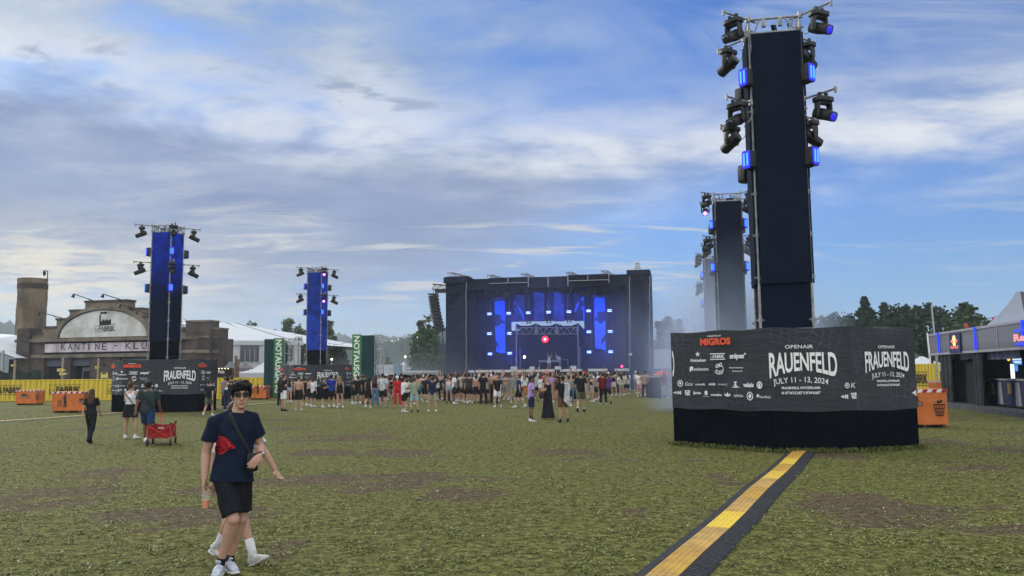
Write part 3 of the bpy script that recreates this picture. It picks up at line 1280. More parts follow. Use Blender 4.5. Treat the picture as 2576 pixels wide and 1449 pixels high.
def art_right(fm, L):
    cv = face_conv(BX[2], BX[3], zB)
    s0, h0 = cv(1572, 390)
    s1, h1 = cv(2290, 388)
    m = art_name(fm, (s0 + s1) / 2, (h0 + h1) / 2, s1 - s0, True)
    e = [(MB(), M_WHITE, 'sponsor_logo')]
    for i, hh in enumerate((8, 26, 44, 70)):
        a, b = cv(2350 + i * 18, 1068)
        put_rect(e[0][0], fm, a, b - hh * 0.0009, a + 0.03, b + hh * 0.0009)
    return m + e


hoarding('big black box of printed cloth round the foot of the tallest tower', BX, 2.80, 0.92, 0,
         {0: art_left, 1: art_mid, 2: art_right})


def far_arts(scale_w, sx, nx, nw, htop, k):
    """front panel of a far box: sponsors from sx, name block centred at nx"""
    def front(fm, L):
        X = lambda x: sx + (x - 1105) * 0.00187 * k
        Y = lambda y: htop - (y + 20) * 0.00149 * k
        logos = art_small(fm, X, Y, keep=(940, 2400))
        m = art_name(fm, nx, htop - 0.62 * k, nw)
        return logos + m

    def side(fm, L):
        X = lambda x: 0.1 + (x - 1230) * 0.00187 * k
        Y = lambda y: htop - (y + 20) * 0.00149 * k
        logos = art_small(fm, X, Y, keep=(1230, 1230 + L / 0.0021))
        return logos
    return {0: side, 1: front, 2: side}


B4 = [(-21.45, 44.4), (-20.15, 42.75), (-16.25, 42.9), (-16.0, 44.9), (-17.2, 46.6), (-20.3, 46.6)]
hoarding('grey printed box round the foot of the blue tower by the factory facade', B4, 2.72, 0.92, 0,
         far_arts(0, 0.08, 2.95, 1.62, 2.72, 0.95))
B5 = [(-18.25, 65.0), (-16.55, 62.5), (-12.75, 63.0), (-12.4, 64.9), (-13.5, 66.5), (-16.8, 66.6)]
hoarding('grey printed box with red sponsor name behind the waiting group by the green exits', B5, 2.62, 0.92, 0,
         far_arts(0, 0.05, 2.55, 1.55, 2.62, 0.92))
for nm, pts, z, lab in (
        ('tower_hoarding', [(8.2, 38.0), (8.6, 36.2), (11.4, 35.8), (12.4, 37.0), (11.6, 39.4), (9.2, 39.6)], 2.7,
         'black box at the foot of the smoke wrapped tower'),):
    hoarding(lab, pts, z, 0.92, 0, {})


# ------------------------------------------------------------------ the stage
SP = Plane(3.95, 88.0, FIELD_TH)
z4 = crop(1560, 960, 2576 / 960)
M_SCRIM = mat('stage_scrim', (0.016, 0.021, 0.042), 0.9, 0, 0.25, 0.7, 0.5, 1.4, spec=0.1)
M_SCRIM2 = mat('dark_stage_scrim', (0.010, 0.012, 0.022), 0.9, 0, 0.25, 0.9, 0.5, 1.4, spec=0.1)
M_SILVER = mat('bright_tube', (0.26, 0.28, 0.34), 0.5, 0.2, 0.2, 3)
M_LIP = mat('white_stage_skirt', (0.62, 0.63, 0.62), 0.8, 0, 0.1, 1.5)


def st(x, y, dep=0.0):
    return SP.uv(*z4(x, y), dep)


def sbox(mb, x0, y0, x1, y1, dep, thick, z0=None, z1=None):
    """box whose front face covers crop rectangle x0..x1, y0..y1 at depth dep"""
    a, c = st(x0, (y0 + y1) / 2, dep)[0], st(x1, (y0 + y1) / 2, dep)[0]
    t = st((x0 + x1) / 2, y0, dep)[1] if z1 is None else z1
    b = st((x0 + x1) / 2, y1, dep)[1] if z0 is None else z0
    mb.bbox(a, c, dep, dep + thick, b, t)
    return a, c, b, t


def spole(mb, x, y0, y1, dep, r=0.05):
    a = st(x, y0, dep)
    b = st(x, y1, dep)
    m = (a[0] + b[0]) / 2
    mb.tube((m, dep, a[1]), (m, dep, b[1]), r, n=8)


stage = thing('concert_stage', 'big open air stage clad in dark scrim, lit blue, facing the crowd', 'stage', SP.o, FIELD_TH)
deck_z = st(1300, 1150, 0.3)[1]
# deck with black front
mb = MB()
xl, xr = st(300, 1150)[0], st(2385, 1150)[0]
mb.bbox(xl + 2.3, xr - 2.5, 0.25, 13.0, deck_z - 0.35, deck_z)
mb.build('deck', M_SCRIM2, stage)
mb = MB()
mb.bbox(xl + 2.3, xr - 2.6, 0.45, 0.75, 0, deck_z - 0.36)
mb.build('deck_skirt', M_BLACK, stage)
for x0, x1 in ((465, 578), (600, 862), (888, 1392), (1448, 1662), (1730, 1926), (2000, 2165)):
    mb = MB()
    a, b = st(x0, 1155)[0], st(x1, 1155)[0]
    mb.bbox(a, b, 0.12, 0.24, deck_z - 0.16, deck_z + 0.10)
    mb.build('edge_strip', M_LIP, stage)
# tower wings
wings = {}
for nm, x0, y0, x1, d in (('left', 300, 205, 520, 6.0), ('right', 2132, 140, 2366, 6.0)):
    mb = MB()
    a, b, z0, z1 = sbox(mb, x0, y0, x1, 900, 0.0, d, z0=0)
    wings[nm] = (a, b, z1)
    wg = mb.build('side_tower', M_SCRIM, stage)
    # scrim seams and slanting scaffold showing through
    mb = MB()
    for i in range(7):
        z = 1.0 + i * (z1 - 1.5) / 7
        mb.tube((a + 0.1, -0.03, z), (b - 0.1, -0.03, z), 0.03, n=6)
        mb.tube((a + 1.2, -0.03, z), (b - 0.15, -0.03, z + 1.3), 0.03, n=6)
    mb.build('brace', M_SCRIM2, wg)
mb = MB()
a, b, z0, z1 = sbox(mb, 276, 212, 500, 268, -0.45, 4.0)
mb.build('cap', M_SCRIM, stage)
mb = MB()
sbox(mb, 2118, 138, 2345, 188, -0.45, 4.0)
mb.build('cap', M_SCRIM, stage)
# folded inner returns of the wings
for x0, x1, y0 in ((520, 598, 232), (2098, 2135, 192)):
    mb = MB()
    sbox(mb, x0, y0, x1, 900, 0.5, 5.0, z0=0)
    mb.build('inner_return', M_SCRIM2, stage)
# roof fascia with two raised boxes
mb = MB()
a0 = st(540, 232)
a1 = st(2120, 182)
zb = st(1300, 318)[1]
zt = (a0[1] + a1[1]) / 2
mb.bbox(a0[0] - 0.3, a1[0] + 0.3, 0.10, 0.5, zb, zt)
fascia = mb.build('roof_fascia', M_SCRIM, stage)
mb = MB()
mb.bbox(a0[0] - 0.3, a1[0] + 0.3, 0.51, 12.5, zt - 0.9, zt - 0.25)
mb.build('roof', M_SCRIM2, stage)
for x0, y0, x1, y1 in ((735, 215, 1122, 272), (1524, 185, 1941, 245)):
    mb = MB()
    a, b, c, d = sbox(mb, x0, y0, x1, y1, -0.75, 0.8)
    f = mb.build('fascia_box', M_SCRIM, stage)
    mb = MB()
    mb.tube((a, -0.78, c), (b, -0.78, c), 0.035, n=6)
    mb.build('edge_tube', M_STEEL, f)
for x, y0, y1 in ((925, 210, 265), (1130, 205, 310), (1329, 200, 312), (1528, 190, 300), (1727, 180, 240), (1941, 180, 270)):
    mb = MB()
    spole(mb, x, y0, y1, -0.82, 0.055)
    mb.build('fascia_post', M_SILVER, stage)
# ragged drape under the fascia
mb = MB()


def drape(p, q):
    x = a0[0] + 0.8 + (a1[0] - a0[0] - 1.6) * p
    top = zb + 0.35
    low = zb - 0.55 - 0.25 * math.sin(p * 9.0 + 0.5) - 0.22 * abs(math.sin(p * 23))
    return (x, 0.62 + 0.18 * math.sin(p * 70 + q * 2), top + (low - top) * q)


mb.grid(drape, 130, 4)
mb.build('ragged_drape', M_SCRIM2, stage, smooth=True)
# back wall: closed above, open strip in the middle height, drapes below
bk = 10.0
mb = MB()
zg1 = st(1300, 655, bk)[1]
xa, xb = st(598, 700, bk)[0] - 0.5, st(2100, 700, bk)[0] + 0.5
gl, gr = st(945, 680, bk)[0], st(1692, 680, bk)[0]
zg0 = st(1300, 745, bk)[1]
mb.bbox(xa, xb, bk, bk + 0.2, zg1, zt - 0.3)
mb.build('back_drape', M_SCRIM, stage)
mb = MB()
mb.bbox(xa, gl, bk, bk + 0.2, deck_z, zg1 - 0.003)
mb.build('back_drape', M_SCRIM2, stage)
mb = MB()
mb.bbox(gr, xb, bk, bk + 0.2, deck_z, zg1 - 0.003)
mb.build('back_drape', M_SCRIM2, stage)
mb = MB()
mb.bbox(gl + 0.003, gr - 0.003, bk + 0.02, bk + 0.18, deck_z, zg0)
mb.build('back_drape', M_SCRIM2, stage)
# a ladder of vertical stage trusses behind the lamps
for x in (742, 935, 1132, 1334, 1538, 1738, 1949):
    mb = MB()
    lx = st(x, 500, 4.6)[0]
    low = deck_z if (x < 1000 or x > 1700) else zg1 - 0.6
    mb.truss((lx, 4.6, low), (lx, 4.6, zb - 0.2), 0.42, 0.035, 14, up=(0, 1, 0))
    mb.build('lamp_truss', M_DARKMETAL, stage)
# bright cable/tube strings
for x, y0, y1, dp in ((505, 268, 1158, -0.25), (2150, 200, 1140, -0.25), (2352, 200, 1140, -0.35), (1132, 310, 545, 4.2), (1331, 312, 545, 4.2),
                      (1530, 300, 540, 4.2), (940, 350, 560, 4.2), (1735, 330, 535, 4.2), (745, 420, 560, 4.2)):
    mb = MB()
    a, b = st(x, y0, dp), st(x, y1, dp)
    pts = []
    n = 30
    for i in range(n + 1):
        q = i / n
        pts.append((a[0] + (b[0] - a[0]) * q + random.uniform(-0.05, 0.05), dp, a[1] + (b[1] - a[1]) * q))
    mb.wire(pts, 0.045 if dp < 0 else 0.03, 5)
    mb.build('cable_run', M_SILVER, stage)
# small truss stubs (hoist beams) on the roof
for x0, y0, x1, y1 in ((340, 165, 490, 212), (742, 190, 822, 220), (1086, 176, 1152, 212), (1540, 162, 1586, 190), (1892, 146, 1940, 180)):
    a, c = st(x0, y0, 1.0), st(x1, y1, 1.0)
    mb = MB()
    mb.truss((a[0], 0.6, a[1] - 0.3), (c[0], 3.5, c[1] - 0.05), 0.55, 0.04, 6)
    mb.build('hoist_beam', mat('rusty_truss', (0.30, 0.22, 0.19), 0.6, 0.3, 0.3, 4), stage)
a = st(2228, 140, 1.0)
mb = MB()
mb.tube((a[0] - 0.45, 1.0, a[1] - 0.4), (a[0] - 0.15, 1.0, a[1] + 0.75), 0.06)
mb.tube((a[0] + 0.45, 1.0, a[1] - 0.4), (a[0] + 0.15, 1.0, a[1] + 0.75), 0.06)
mb.tube((a[0] - 0.3, 1.0, a[1] + 0.2), (a[0] + 0.3, 1.0, a[1] + 0.2), 0.06)
mb.tube((a[0] - 0.22, 1.0, a[1] + 0.75), (a[0] + 0.22, 1.0, a[1] + 0.75), 0.08)
mb.box((a[0], 1.0, a[1] + 0.45), (0.3, 0.15, 0.4))
mb.build('hoist_frame', M_STEEL, stage)
# small white box and red pilot on the right wing pole
mb = MB()
sbox(mb, 2140, 978, 2174, 1000, -0.55, 0.2)
mb.build('cable_box', M_LIP, stage)


def stobj(name, label, cat, mb, m, group=None, **k):
    """a thing standing on or hanging from the stage, mesh given in stage coordinates"""
    me_o = mb.build(name, m, None, **k)
    me_o.location = SP.o
    me_o.rotation_euler = (0, 0, FIELD_TH)
    return tag(me_o, label, cat, group)


# dark line arrays
mb = MB()
sbox(mb, 2176, 240, 2300, 716, -0.25, 0.2)
stobj('speaker_cloth', 'tall black cloth rectangle hanging on the right stage wing', 'cloth', mb, M_BLACK)
arm = MB()
p0, p1 = st(190, 340, 0.8), st(310, 340, 0.8)
arm.truss((p0[0] - 0.25, 0.8, p0[1] + 0.35), (p1[0] + 0.2, 0.8, p1[1] + 0.2), 0.55, 0.05, 5)
arm.box(((p0[0] + p1[0]) / 2, 0.8, p0[1] - 0.15), (1.2, 0.5, 0.4))
arm.build('speaker_arm', M_DARKMETAL, stage)
la = thing('line_array', 'curved black column of hanging loudspeakers left of the stage', 'loudspeaker', SP.o, FIELD_TH)
ts, te = st(172, 395, 0.8), st(246, 768, 0.8)
N = 11
mb0 = MB()
for i in range(N):
    q = (i + 0.5) / N
    x = ts[0] + (te[0] - ts[0]) * (0.55 * q + 0.45 * q * q)
    z = ts[1] + (te[1] - ts[1]) * q
    ang = math.radians(8 + 10 * q)
    R = Matrix.Rotation(-ang, 3, 'Y') @ Matrix.Rotation(math.radians(35), 3, 'Z')
    h = (ts[1] - te[1]) / N
    mb = MB()
    mb.box((0, 0, 0), (0.95, 0.62, h * 0.86), None, taper=1.0)
    mb.box((0.50, 0, 0), (0.10, 0.5, h * 0.55))
    mb.v = [tuple(R @ Vector(p) + Vector((x, 0.8, z))) for p in mb.v]
    mb.build('speaker_cabinet', M_DARKMETAL, la)
mb = MB()
mb.box((ts[0], 0.8, ts[1] + 0.12), (1.1, 0.5, 0.14))
mb.tube((ts[0], 0.8, ts[1] + 0.1), (ts[0] + 0.1, 0.8, ts[1] + 0.7), 0.03)
mb.build('flying_frame', M_DARKMETAL, la)
mb = MB()
mb.wire([(te[0] + 0.2, 0.8, te[1]), (te[0] + 0.45, 0.8, te[1] - 2), (te[0] + 0.7, 0.8, te[1] - 5), (te[0] + 0.8, 0.8, 0.5)], 0.05, 6)
mb.build('cable', M_DARKMETAL, la)

# LED columns: two bright ones with a torn blue picture, four dim ones
M_LEDOFF = panel_mat('led_column_dim', (0.010, 0.014, 0.030), (0.006, 0.012, 0.10), (3.0, 9.0))
M_LEDMID = panel_mat('led_column_mid', (0.010, 0.014, 0.036), (0.010, 0.022, 0.24), (4.0, 9.0))
M_LEDON = emit('led_picture_blue', (0.0, 0.045, 1.0), 0.95)
lab = {985: 'dim blue screen column, first right of the left bright column', 1186: 'dark blue screen column left of the middle',
       1386: 'dark blue screen column right of the middle', 1592: 'dim blue screen column next to the right bright column'}
for x0, x1, y0, y1, m in ((985, 1090, 360, 660, M_LEDOFF), (1186, 1285, 362, 658, M_LEDMID), (1386, 1488, 360, 658, M_LEDMID), (1592, 1696, 355, 655, M_LEDOFF)):
    mb = MB()
    sbox(mb, x0, y0, x1, y1, 6.0, 0.15)
    o = stobj('screen_column', lab[x0], 'screen', mb, m, 'screen columns on the stage')
    pm = MB()
    shp = {985: [[(985, 455), (1000, 475), (992, 490)], [(1015, 465), (1045, 520), (1075, 580), (1092, 655), (1080, 640), (1062, 590), (1035, 540), (1030, 500)], [(988, 532), (1008, 530), (1008, 545), (990, 546)]],
           1592: [[(1592, 570), (1610, 500), (1640, 455), (1635, 500), (1612, 545)], [(1664, 420), (1688, 408), (1688, 445), (1668, 452)], [(1654, 515), (1694, 500), (1696, 655), (1682, 650), (1684, 545), (1662, 528)]]}.get(x0)
    for poly in shp or []:
        pm.prism([st(px, py, 6.0) for px, py in poly], lambda u, z: (u, 5.985, z), lambda u, z: (u, 5.97, z))
        pm.build('picture', M_LEDON, o)
        pm = MB()
for nm, x0, x1, y0, y1, shapes in (
        ('left', 790, 898, 378, 980,
         [[(792, 384), (830, 378), (848, 382), (888, 378), (890, 408), (840, 410), (792, 406)],
          [(793, 462), (830, 456), (888, 452), (892, 470), (896, 662), (880, 655), (848, 622), (862, 604), (834, 590), (795, 586)],
          [(797, 712), (822, 708), (846, 690), (862, 676), (897, 682), (900, 976), (850, 978), (804, 962), (812, 900), (832, 930), (838, 916), (802, 840)]]),
        ('right', 1790, 1912, 345, 958,
         [[(1788, 352), (1815, 346), (1888, 348), (1893, 374), (1830, 376), (1788, 378)],
          [(1793, 432), (1820, 420), (1896, 422), (1899, 556), (1830, 566), (1812, 570), (1832, 592), (1798, 624)],
          [(1797, 655), (1822, 652), (1846, 682), (1870, 680), (1904, 650), (1908, 790), (1872, 830), (1856, 900), (1908, 846), (1910, 956), (1880, 940), (1852, 935), (1806, 930)]])):
    mb = MB()
    sbox(mb, x0, y0, x1, y1, 5.0, 0.15)
    o = stobj('screen_column', 'bright blue screen column on the %s side of the stage' % nm, 'screen', mb, M_LEDOFF, 'screen columns on the stage')
    for poly in shapes:
        pm = MB()
        pm.prism([st(px, py, 5.0) for px, py in poly], lambda u, z: (u, 4.985, z), lambda u, z: (u, 4.965, z))
        pm.build('picture', M_LEDON, o)

# fifteen strobes lying on the trusses
rows = [('upper', [(742, 583), (935, 577), (1132, 572), (1336, 566), (1540, 561), (1738, 553), (1949, 550)]),
        ('middle', [(741, 782), (942, 779), (1741, 763), (1955, 759)]),
        ('lower', [(747, 985), (945, 979), (1743, 966), (1959, 963)])]
ordn = ['first', 'second', 'third', 'fourth', 'fifth', 'sixth', 'seventh']
for rn, ps in rows:
    for i, (x, y) in enumerate(ps):
        lx, lz = st(x, y, 4.2)
        p = SP.o + SP.ex * lx + SP.ey * 4.2 + Vector((0, 0, lz))
        o = dup(STROBE0, p, (0, math.radians(90), FIELD_TH + math.pi), '%s strobe lamp from the left in the %s row on stage' % (ordn[i], rn), 1.4)
        recolour(o, 'lamp_tube', M_STROBE)
        o['group'] = 'strobe lamps on the stage'

# DJ canopy
cn = thing('dj_canopy', 'black canopy with silver lattice front over the DJ table', 'canopy', SP.o, FIELD_TH)
zc0 = st(1300, 790, 3.0)[1]
for x0, x1 in ((1015, 1202), (1219, 1407), (1424, 1620)):
    mb = MB()
    a, z1 = st(x0, 724, 3.0)
    b, z0 = st(x1, 784, 3.0)
    for q in (z0, z1):
        mb.tube((a, 3.0, q), (b, 3.0, q), 0.05, n=6)
    for q in (a, b):
        mb.tube((q, 3.0, z0), (q, 3.0, z1), 0.05, n=6)
    n = 6
    for i in range(n):
        u0, u1 = a + (b - a) * i / n, a + (b - a) * (i + 1) / n
        mb.tube((u0, 3.0, z0 if i % 2 == 0 else z1), (u1, 3.0, z1 if i % 2 == 0 else z0), 0.035, n=6)
    mb.build('lattice', M_SILVER, cn)
for x in (1010, 1632, 1210, 1415):
    mb = MB()
    spole(mb, x, 690, 1140 if x in (1010, 1632) else 790, 3.05, 0.07)
    mb.build('leg', M_SILVER, cn)
for x in (1048, 1650):
    mb = MB()
    spole(mb, x, 915, 1140, 3.6, 0.04)
    mb.build('leg', M_SILVER, cn)
mb = MB()
for k, (x0, x1) in enumerate(((1004, 1208), (1208, 1414), (1414, 1632))):
    za = st(x0, 680, 3.1)[1]
    zm = st(x0, 695, 3.1)[1]
    zl = st(x0, 722, 3.1)[1]
    a, b = st(x0, 690, 3.1)[0], st(x1, 690, 3.1)[0]
    mb.prism([(a, zl), (b, zl), (b, za), ((a + b) / 2 + 0.5, zm - 0.1), ((a + b) / 2 - 0.5, zm - 0.1), (a, za)],
             lambda u, z: (u, 3.1, z), lambda u, z: (u, 8.5, z - 0.35))
mb.build('roof_cloth', M_BLACK, cn)
mb = MB()
c = [st(1625, 680, 3.2), st(1700, 850, 3.2), st(1690, 905, 3.2), st(1640, 905, 3.2), st(1632, 780, 3.2)]
mb.prism(c, lambda u, z: (u, 3.2, z), lambda u, z: (u, 3.4, z))
mb.build('side_cloth', M_SCRIM2, cn)
mb = MB()
sbox(mb, 1030, 790, 1612, 1142, 7.5, 0.2, z0=deck_z)
mb.build('back_cloth', M_BLACK, cn)
# red beam lamp under the canopy
rl = thing('red_lamp', 'glowing red lamp under the canopy above the DJ', 'stage light', SP.o, FIELD_TH)
a = st(1300, 838, 6.0)
mb = MB()
mb.box((a[0], 6.2, a[1]), (0.5, 0.4, 0.5))
mb.tube((a[0], 6.2, a[1] + 0.2), (a[0], 6.2, a[1] + 1.1), 0.03)
mb.build('housing', M_DARKMETAL, rl)
mb = MB()
mb.ball((a[0], 5.95, a[1]), (0.38, 0.12, 0.38), 14, 8)
mb.build('lens', emit('red_lens', (1.0, 0.02, 0.05), 2.6), rl, smooth=True)
mb = MB()
mb.ball((a[0], 5.84, a[1]), (0.12, 0.06, 0.12), 12, 8)
mb.build('lamp_core', emit('hot_red_core', (1.0, 0.45, 0.35), 6.0), rl, smooth=True)
for x, y, nm, cc, r, lb in ((1091, 1016, 'stand_lamp', (1.0, 0.95, 0.45), 0.13, 'pale yellow lamp on a stand beside the DJ table'),
                            (2072, 1110, 'pilot_lamp', (1.0, 0.03, 0.10), 0.11, 'small red lamp low on the right of the stage')):
    s = thing(nm, lb, 'stage light', SP.o, FIELD_TH)
    a = st(x, y, 3.0)
    mb = MB()
    mb.ball((a[0], 3.0, a[1]), (r, r * 0.6, r * 1.15), 12, 8)
    mb.build('lens', emit(nm + '_lens', cc, 6.0), s, smooth=True)
    mb = MB()
    mb.tube((a[0], 3.12, deck_z), (a[0], 3.12, a[1]), 0.035)
    mb.tube((a[0] - 0.3, 3.12, deck_z + 0.02), (a[0] + 0.3, 3.12, deck_z + 0.02), 0.03)
    mb.box((a[0], 3.16, a[1]), (r * 1.9, 0.14, r * 2.1))
    mb.build('stand', M_DARKMETAL, s)
# DJ table, side desk, wedge monitors
tb = thing('dj_table', 'black table with silver edge behind which the DJ stands', 'table', SP.o, FIELD_TH)
mb = MB()
A, B, Zb, Zt = sbox(mb, 1236, 1046, 1448, 1068, 4.4, 0.9)
mb.build('tabletop', M_SILVER, tb)
mb = MB()
mb.bbox(A + 0.1, B - 0.1, 4.6, 4.65, deck_z + 0.05, Zb)
mb.build('front_cloth', M_BLACK, tb)
for q in (A + 0.06, B - 0.06):
    for yy in (4.5, 5.2):
        mb = MB()
        mb.tube((q, yy, deck_z), (q, yy, Zb), 0.04, n=6)
        mb.build('leg', M_SILVER, tb)
mb = MB()
sbox(mb, 1290, 1034, 1420, 1046, 4.7, 0.5)
mb.build('mixer', M_DARKMETAL, tb)
db = thing('side_desk', 'black box desk with silver frame right of the DJ table', 'desk', SP.o, FIELD_TH)
mb = MB()
A, B, Zb, Zt = sbox(mb, 1458, 1044, 1530, 1140, 4.6, 0.8, z0=deck_z)
mb.build('body', M_BLACK, db)
mb = MB()
for q in (A, B):
    mb.tube((q, 4.56, deck_z), (q, 4.56, Zt), 0.045)
mb.tube((A, 4.56, Zt), (B, 4.56, Zt), 0.045)
mb.build('frame', M_SILVER, db)
for x0, x1, y0, lb in ((950, 1020, 1106, 'leftmost grey wedge monitor on the stage edge'), (1140, 1197, 1106, 'wedge monitor left of the DJ table'),
                       (1396, 1462, 1103, 'wedge monitor right below the DJ table'), (1548, 1616, 1100, 'rightmost wedge monitor beside the canopy leg')):
    a, b = st(x0, 1140, 0.9)[0], st(x1, 1140, 0.9)[0]
    h = st(x0, y0, 0.9)[1] - deck_z
    k = thing('wedge_monitor', lb, 'loudspeaker', SP.o, FIELD_TH, 'wedge monitors on the stage')
    mb = MB()
    mb.prism([(0.7, 0), (1.5, 0), (1.35, h), (1.0, h)], lambda u, z: (a, u, deck_z + z), lambda u, z: (b, u, deck_z + z))
    mb.build('cabinet', mat('monitor_grey', (0.07, 0.075, 0.085), 0.7), k)
    mb = MB()
    mb.box((a + (b - a) / 2, 0.83, deck_z + h * 0.48), ((b - a) * 0.9, 0.03, h * 0.8), Matrix.Rotation(-math.atan2(0.3, h), 3, 'X'))
    mb.build('grille', M_STEEL, k)
# real blue lamps washing the stage
for lx, ly, lz, pw in ((-4.5, 3.4, 7.5, 900), (4.8, 3.4, 7.5, 900), (0.2, 3.2, 9.0, 800), (-5.0, 3.0, 3.6, 450), (5.5, 3.0, 3.6, 450)):
    l = bpy.data.lights.new('stage_wash', 'POINT')
    l.energy = pw * 0.22
    l.color = (0.05, 0.11, 1.0)
    l.shadow_soft_size = 0.5
    o = bpy.data.objects.new('stage_wash', l)
    COL.objects.link(o)
    o.location = SP.o + SP.ex * lx + SP.ey * ly + Vector((0, 0, lz))


# ------------------------------------------------------------------ left: the factory facade, tents, fences
class Site:
    """crop pixels -> local (x, z) of a vertical plane; makes boxes from crop rectangles"""
    def __init__(self, plane, cv):
        self.p, self.cv = plane, cv

    def __call__(self, x, y, dep=0.0):
        return self.p.uv(*self.cv(x, y), dep)

    def box(self, mb, x0, y0, x1, y1, dep, thick, z0=None, z1=None, mi=None):
        a, c = self(x0, (y0 + y1) / 2, dep)[0], self(x1, (y0 + y1) / 2, dep)[0]
        t = self((x0 + x1) / 2, y0, dep)[1] if z1 is None else z1
        b = self((x0 + x1) / 2, y1, dep)[1] if z0 is None else z0
        mb.bbox(a, c, dep, dep + thick, b, t, mi)
        return a, c, b, t

    def root(self, name, label, cat, group=None):
        return thing(name, label, cat, self.p.o, self.p.th, group)


M_BROWN = mat('weathered_brown_panel', (0.092, 0.072, 0.062), 0.85, 0, 0.25, 0.55, 0.3, 2.0, col2=(0.038, 0.031, 0.031))
M_TAN = mat('weathered_tan_panel', (0.200, 0.170, 0.132), 0.85, 0, 0.2, 0.7, 0.3, 2.0, col2=(0.120, 0.095, 0.072))
M_TRIM = mat('tan_beam', (0.215, 0.185, 0.145), 0.85, 0, 0.25, 0.8, col2=(0.10, 0.085, 0.068))
M_PLASTER = mat('stained_white_board', (0.60, 0.62, 0.64), 0.85, 0, 0.1, 0.5, 0.1, 3, col2=(0.37, 0.36, 0.34), detail=6)
M_SIGN = mat('lilac_stained_board', (0.56, 0.53, 0.60), 0.85, 0, 0.1, 0.9, 0.1, 3, col2=(0.33, 0.28, 0.32), stretch=(1, 1, 0.25))
M_SHUTTER = mat('grey_blue_shutter', (0.085, 0.105, 0.150), 0.7, 0, 0.08, 3, stretch=(0.1, 1, 6))
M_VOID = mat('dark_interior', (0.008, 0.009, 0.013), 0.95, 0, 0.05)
M_TENT = mat('white_tent_cloth', (0.50, 0.53, 0.57), 0.7, 0, 0.05, 0.3, 0.1, 1.0)
M_TENTGREY = mat('grey_tent_cloth', (0.16, 0.16, 0.19), 0.8, 0, 0.1, 0.6)
M_JUTE = mat('brown_jute_wrap', (0.200, 0.158, 0.108), 0.9, 0, 0.2, 0.8, 0.9, 1.2, col2=(0.090, 0.070, 0.048), stretch=(1, 1, 0.45))

KP = Plane(-40.0, 84.0, -0.22)
K = Site(KP, crop(0, 960, 2576 / 960))
fac = K.root('factory_facade', 'brown stage set facade with white arched gable and KANTINE KLUB board', 'building')
gz = -0.3
# stepped parapet, mirrored about the arch
mb = MB()
cx = 1068
steps = [(210, 462), (365, 548), (497, 632), (632, 712), (785, 782)]
pts = []
for i, (hw, y) in enumerate(steps):
    z = K(cx, y)[1]
    pts.append((K(cx - hw, y)[0], z))
    if i + 1 < len(steps):
        pts.append((K(cx - hw, y)[0], K(cx, steps[i + 1][1])[1]))
left = list(pts)
mid = K(cx, 500)[0]
outline = left + [(left[-1][0], K(cx, 850)[1])]
outline = outline + [(2 * mid - a, b) for a, b in reversed(outline)]
mb.prism(outline, lambda a, z: (a, 0.0, z), lambda a, z: (a, 1.2, z))
par = mb.build('parapet', M_TAN, fac)
mb = MB()
for i, (hw, y) in enumerate(steps):
    z = K(cx, y)[1]
    w0 = K(cx - hw, y)[0]
    w1 = K(cx - (steps[i - 1][0] if i else 0), y)[0] if i else 2 * mid - w0
    for s in ((w0, w1), (2 * mid - w1, 2 * mid - w0)) if i else ((w0, w1),):
        mb.bbox(s[0] - 0.08, s[1] + (0.08 if i == 0 else 0), -0.10, 1.25, z - 0.02, z + 0.20)
mb.build('coping', M_BROWN, par)
# main body behind
mb = MB()
xL, xR = K(160, 1000)[0], K(2200, 1000)[0]
zc = K(cx, 852)[1]
mb.bbox(xL, xR, 1.3, 2.6, gz, zc)
mb.build('main_block', M_BROWN, fac)
# arch
ac, az0 = K(1045, 815)
aw = (K(1490, 815)[0] - K(600, 815)[0]) / 2
ah = K(1045, 540)[1] - az0
n = 40
arc = [(ac - aw * math.cos(math.pi * i / n), az0 + ah * math.sin(math.pi * i / n)) for i in range(n + 1)]
mb = MB()
mb.prism(arc, lambda a, z: (a, -0.16, z), lambda a, z: (a, 0.02, z))
arch_o = mb.build('arch_board', M_PLASTER, fac)
mb = MB()
for i in range(n):
    p0, p1 = arc[i], arc[i + 1]
    o0 = (ac + (p0[0] - ac) * 1.07, az0 + (p0[1] - az0) * 1.13)
    o1 = (ac + (p1[0] - ac) * 1.07, az0 + (p1[1] - az0) * 1.13)
    mb.prism([p0, p1, o1, o0], lambda a, z: (a, -0.34, z), lambda a, z: (a, 0.0, z))
mb.build('arch_rim', M_TRIM, fac)
mb = MB()
for i in range(n):
    p0, p1 = arc[i], arc[i + 1]
    i0 = (ac + (p0[0] - ac) * 0.985, az0 + (p0[1] - az0) * 0.97)
    i1 = (ac + (p1[0] - ac) * 0.985, az0 + (p1[1] - az0) * 0.97)
    mb.prism([i0, i1, p1, p0], lambda a, z: (a, -0.22, z), lambda a, z: (a, -0.17, z))
mb.build('arch_line', M_INK, arch_o)


def logo(name, parts, m, dep=-0.17, parent=arch_o, S=K):
    mb = MB()
    fm = lambda a, b: Vector((a, dep, b))
    for kind, *r in parts:
        if kind == 't':
            s, x0, y0, x1, y1, bold = r
            a, b = S(x0, y1, dep), S(x1, y0, dep)
            put_text(mb, fm, s, a[0], a[1], b[0], b[1], bold)
        else:
            mb.add([fm(*S(x, y, dep)) for x, y in r[0]], [tuple(range(len(r[0])))])
    return mb.build(name, m, parent, fix=False)


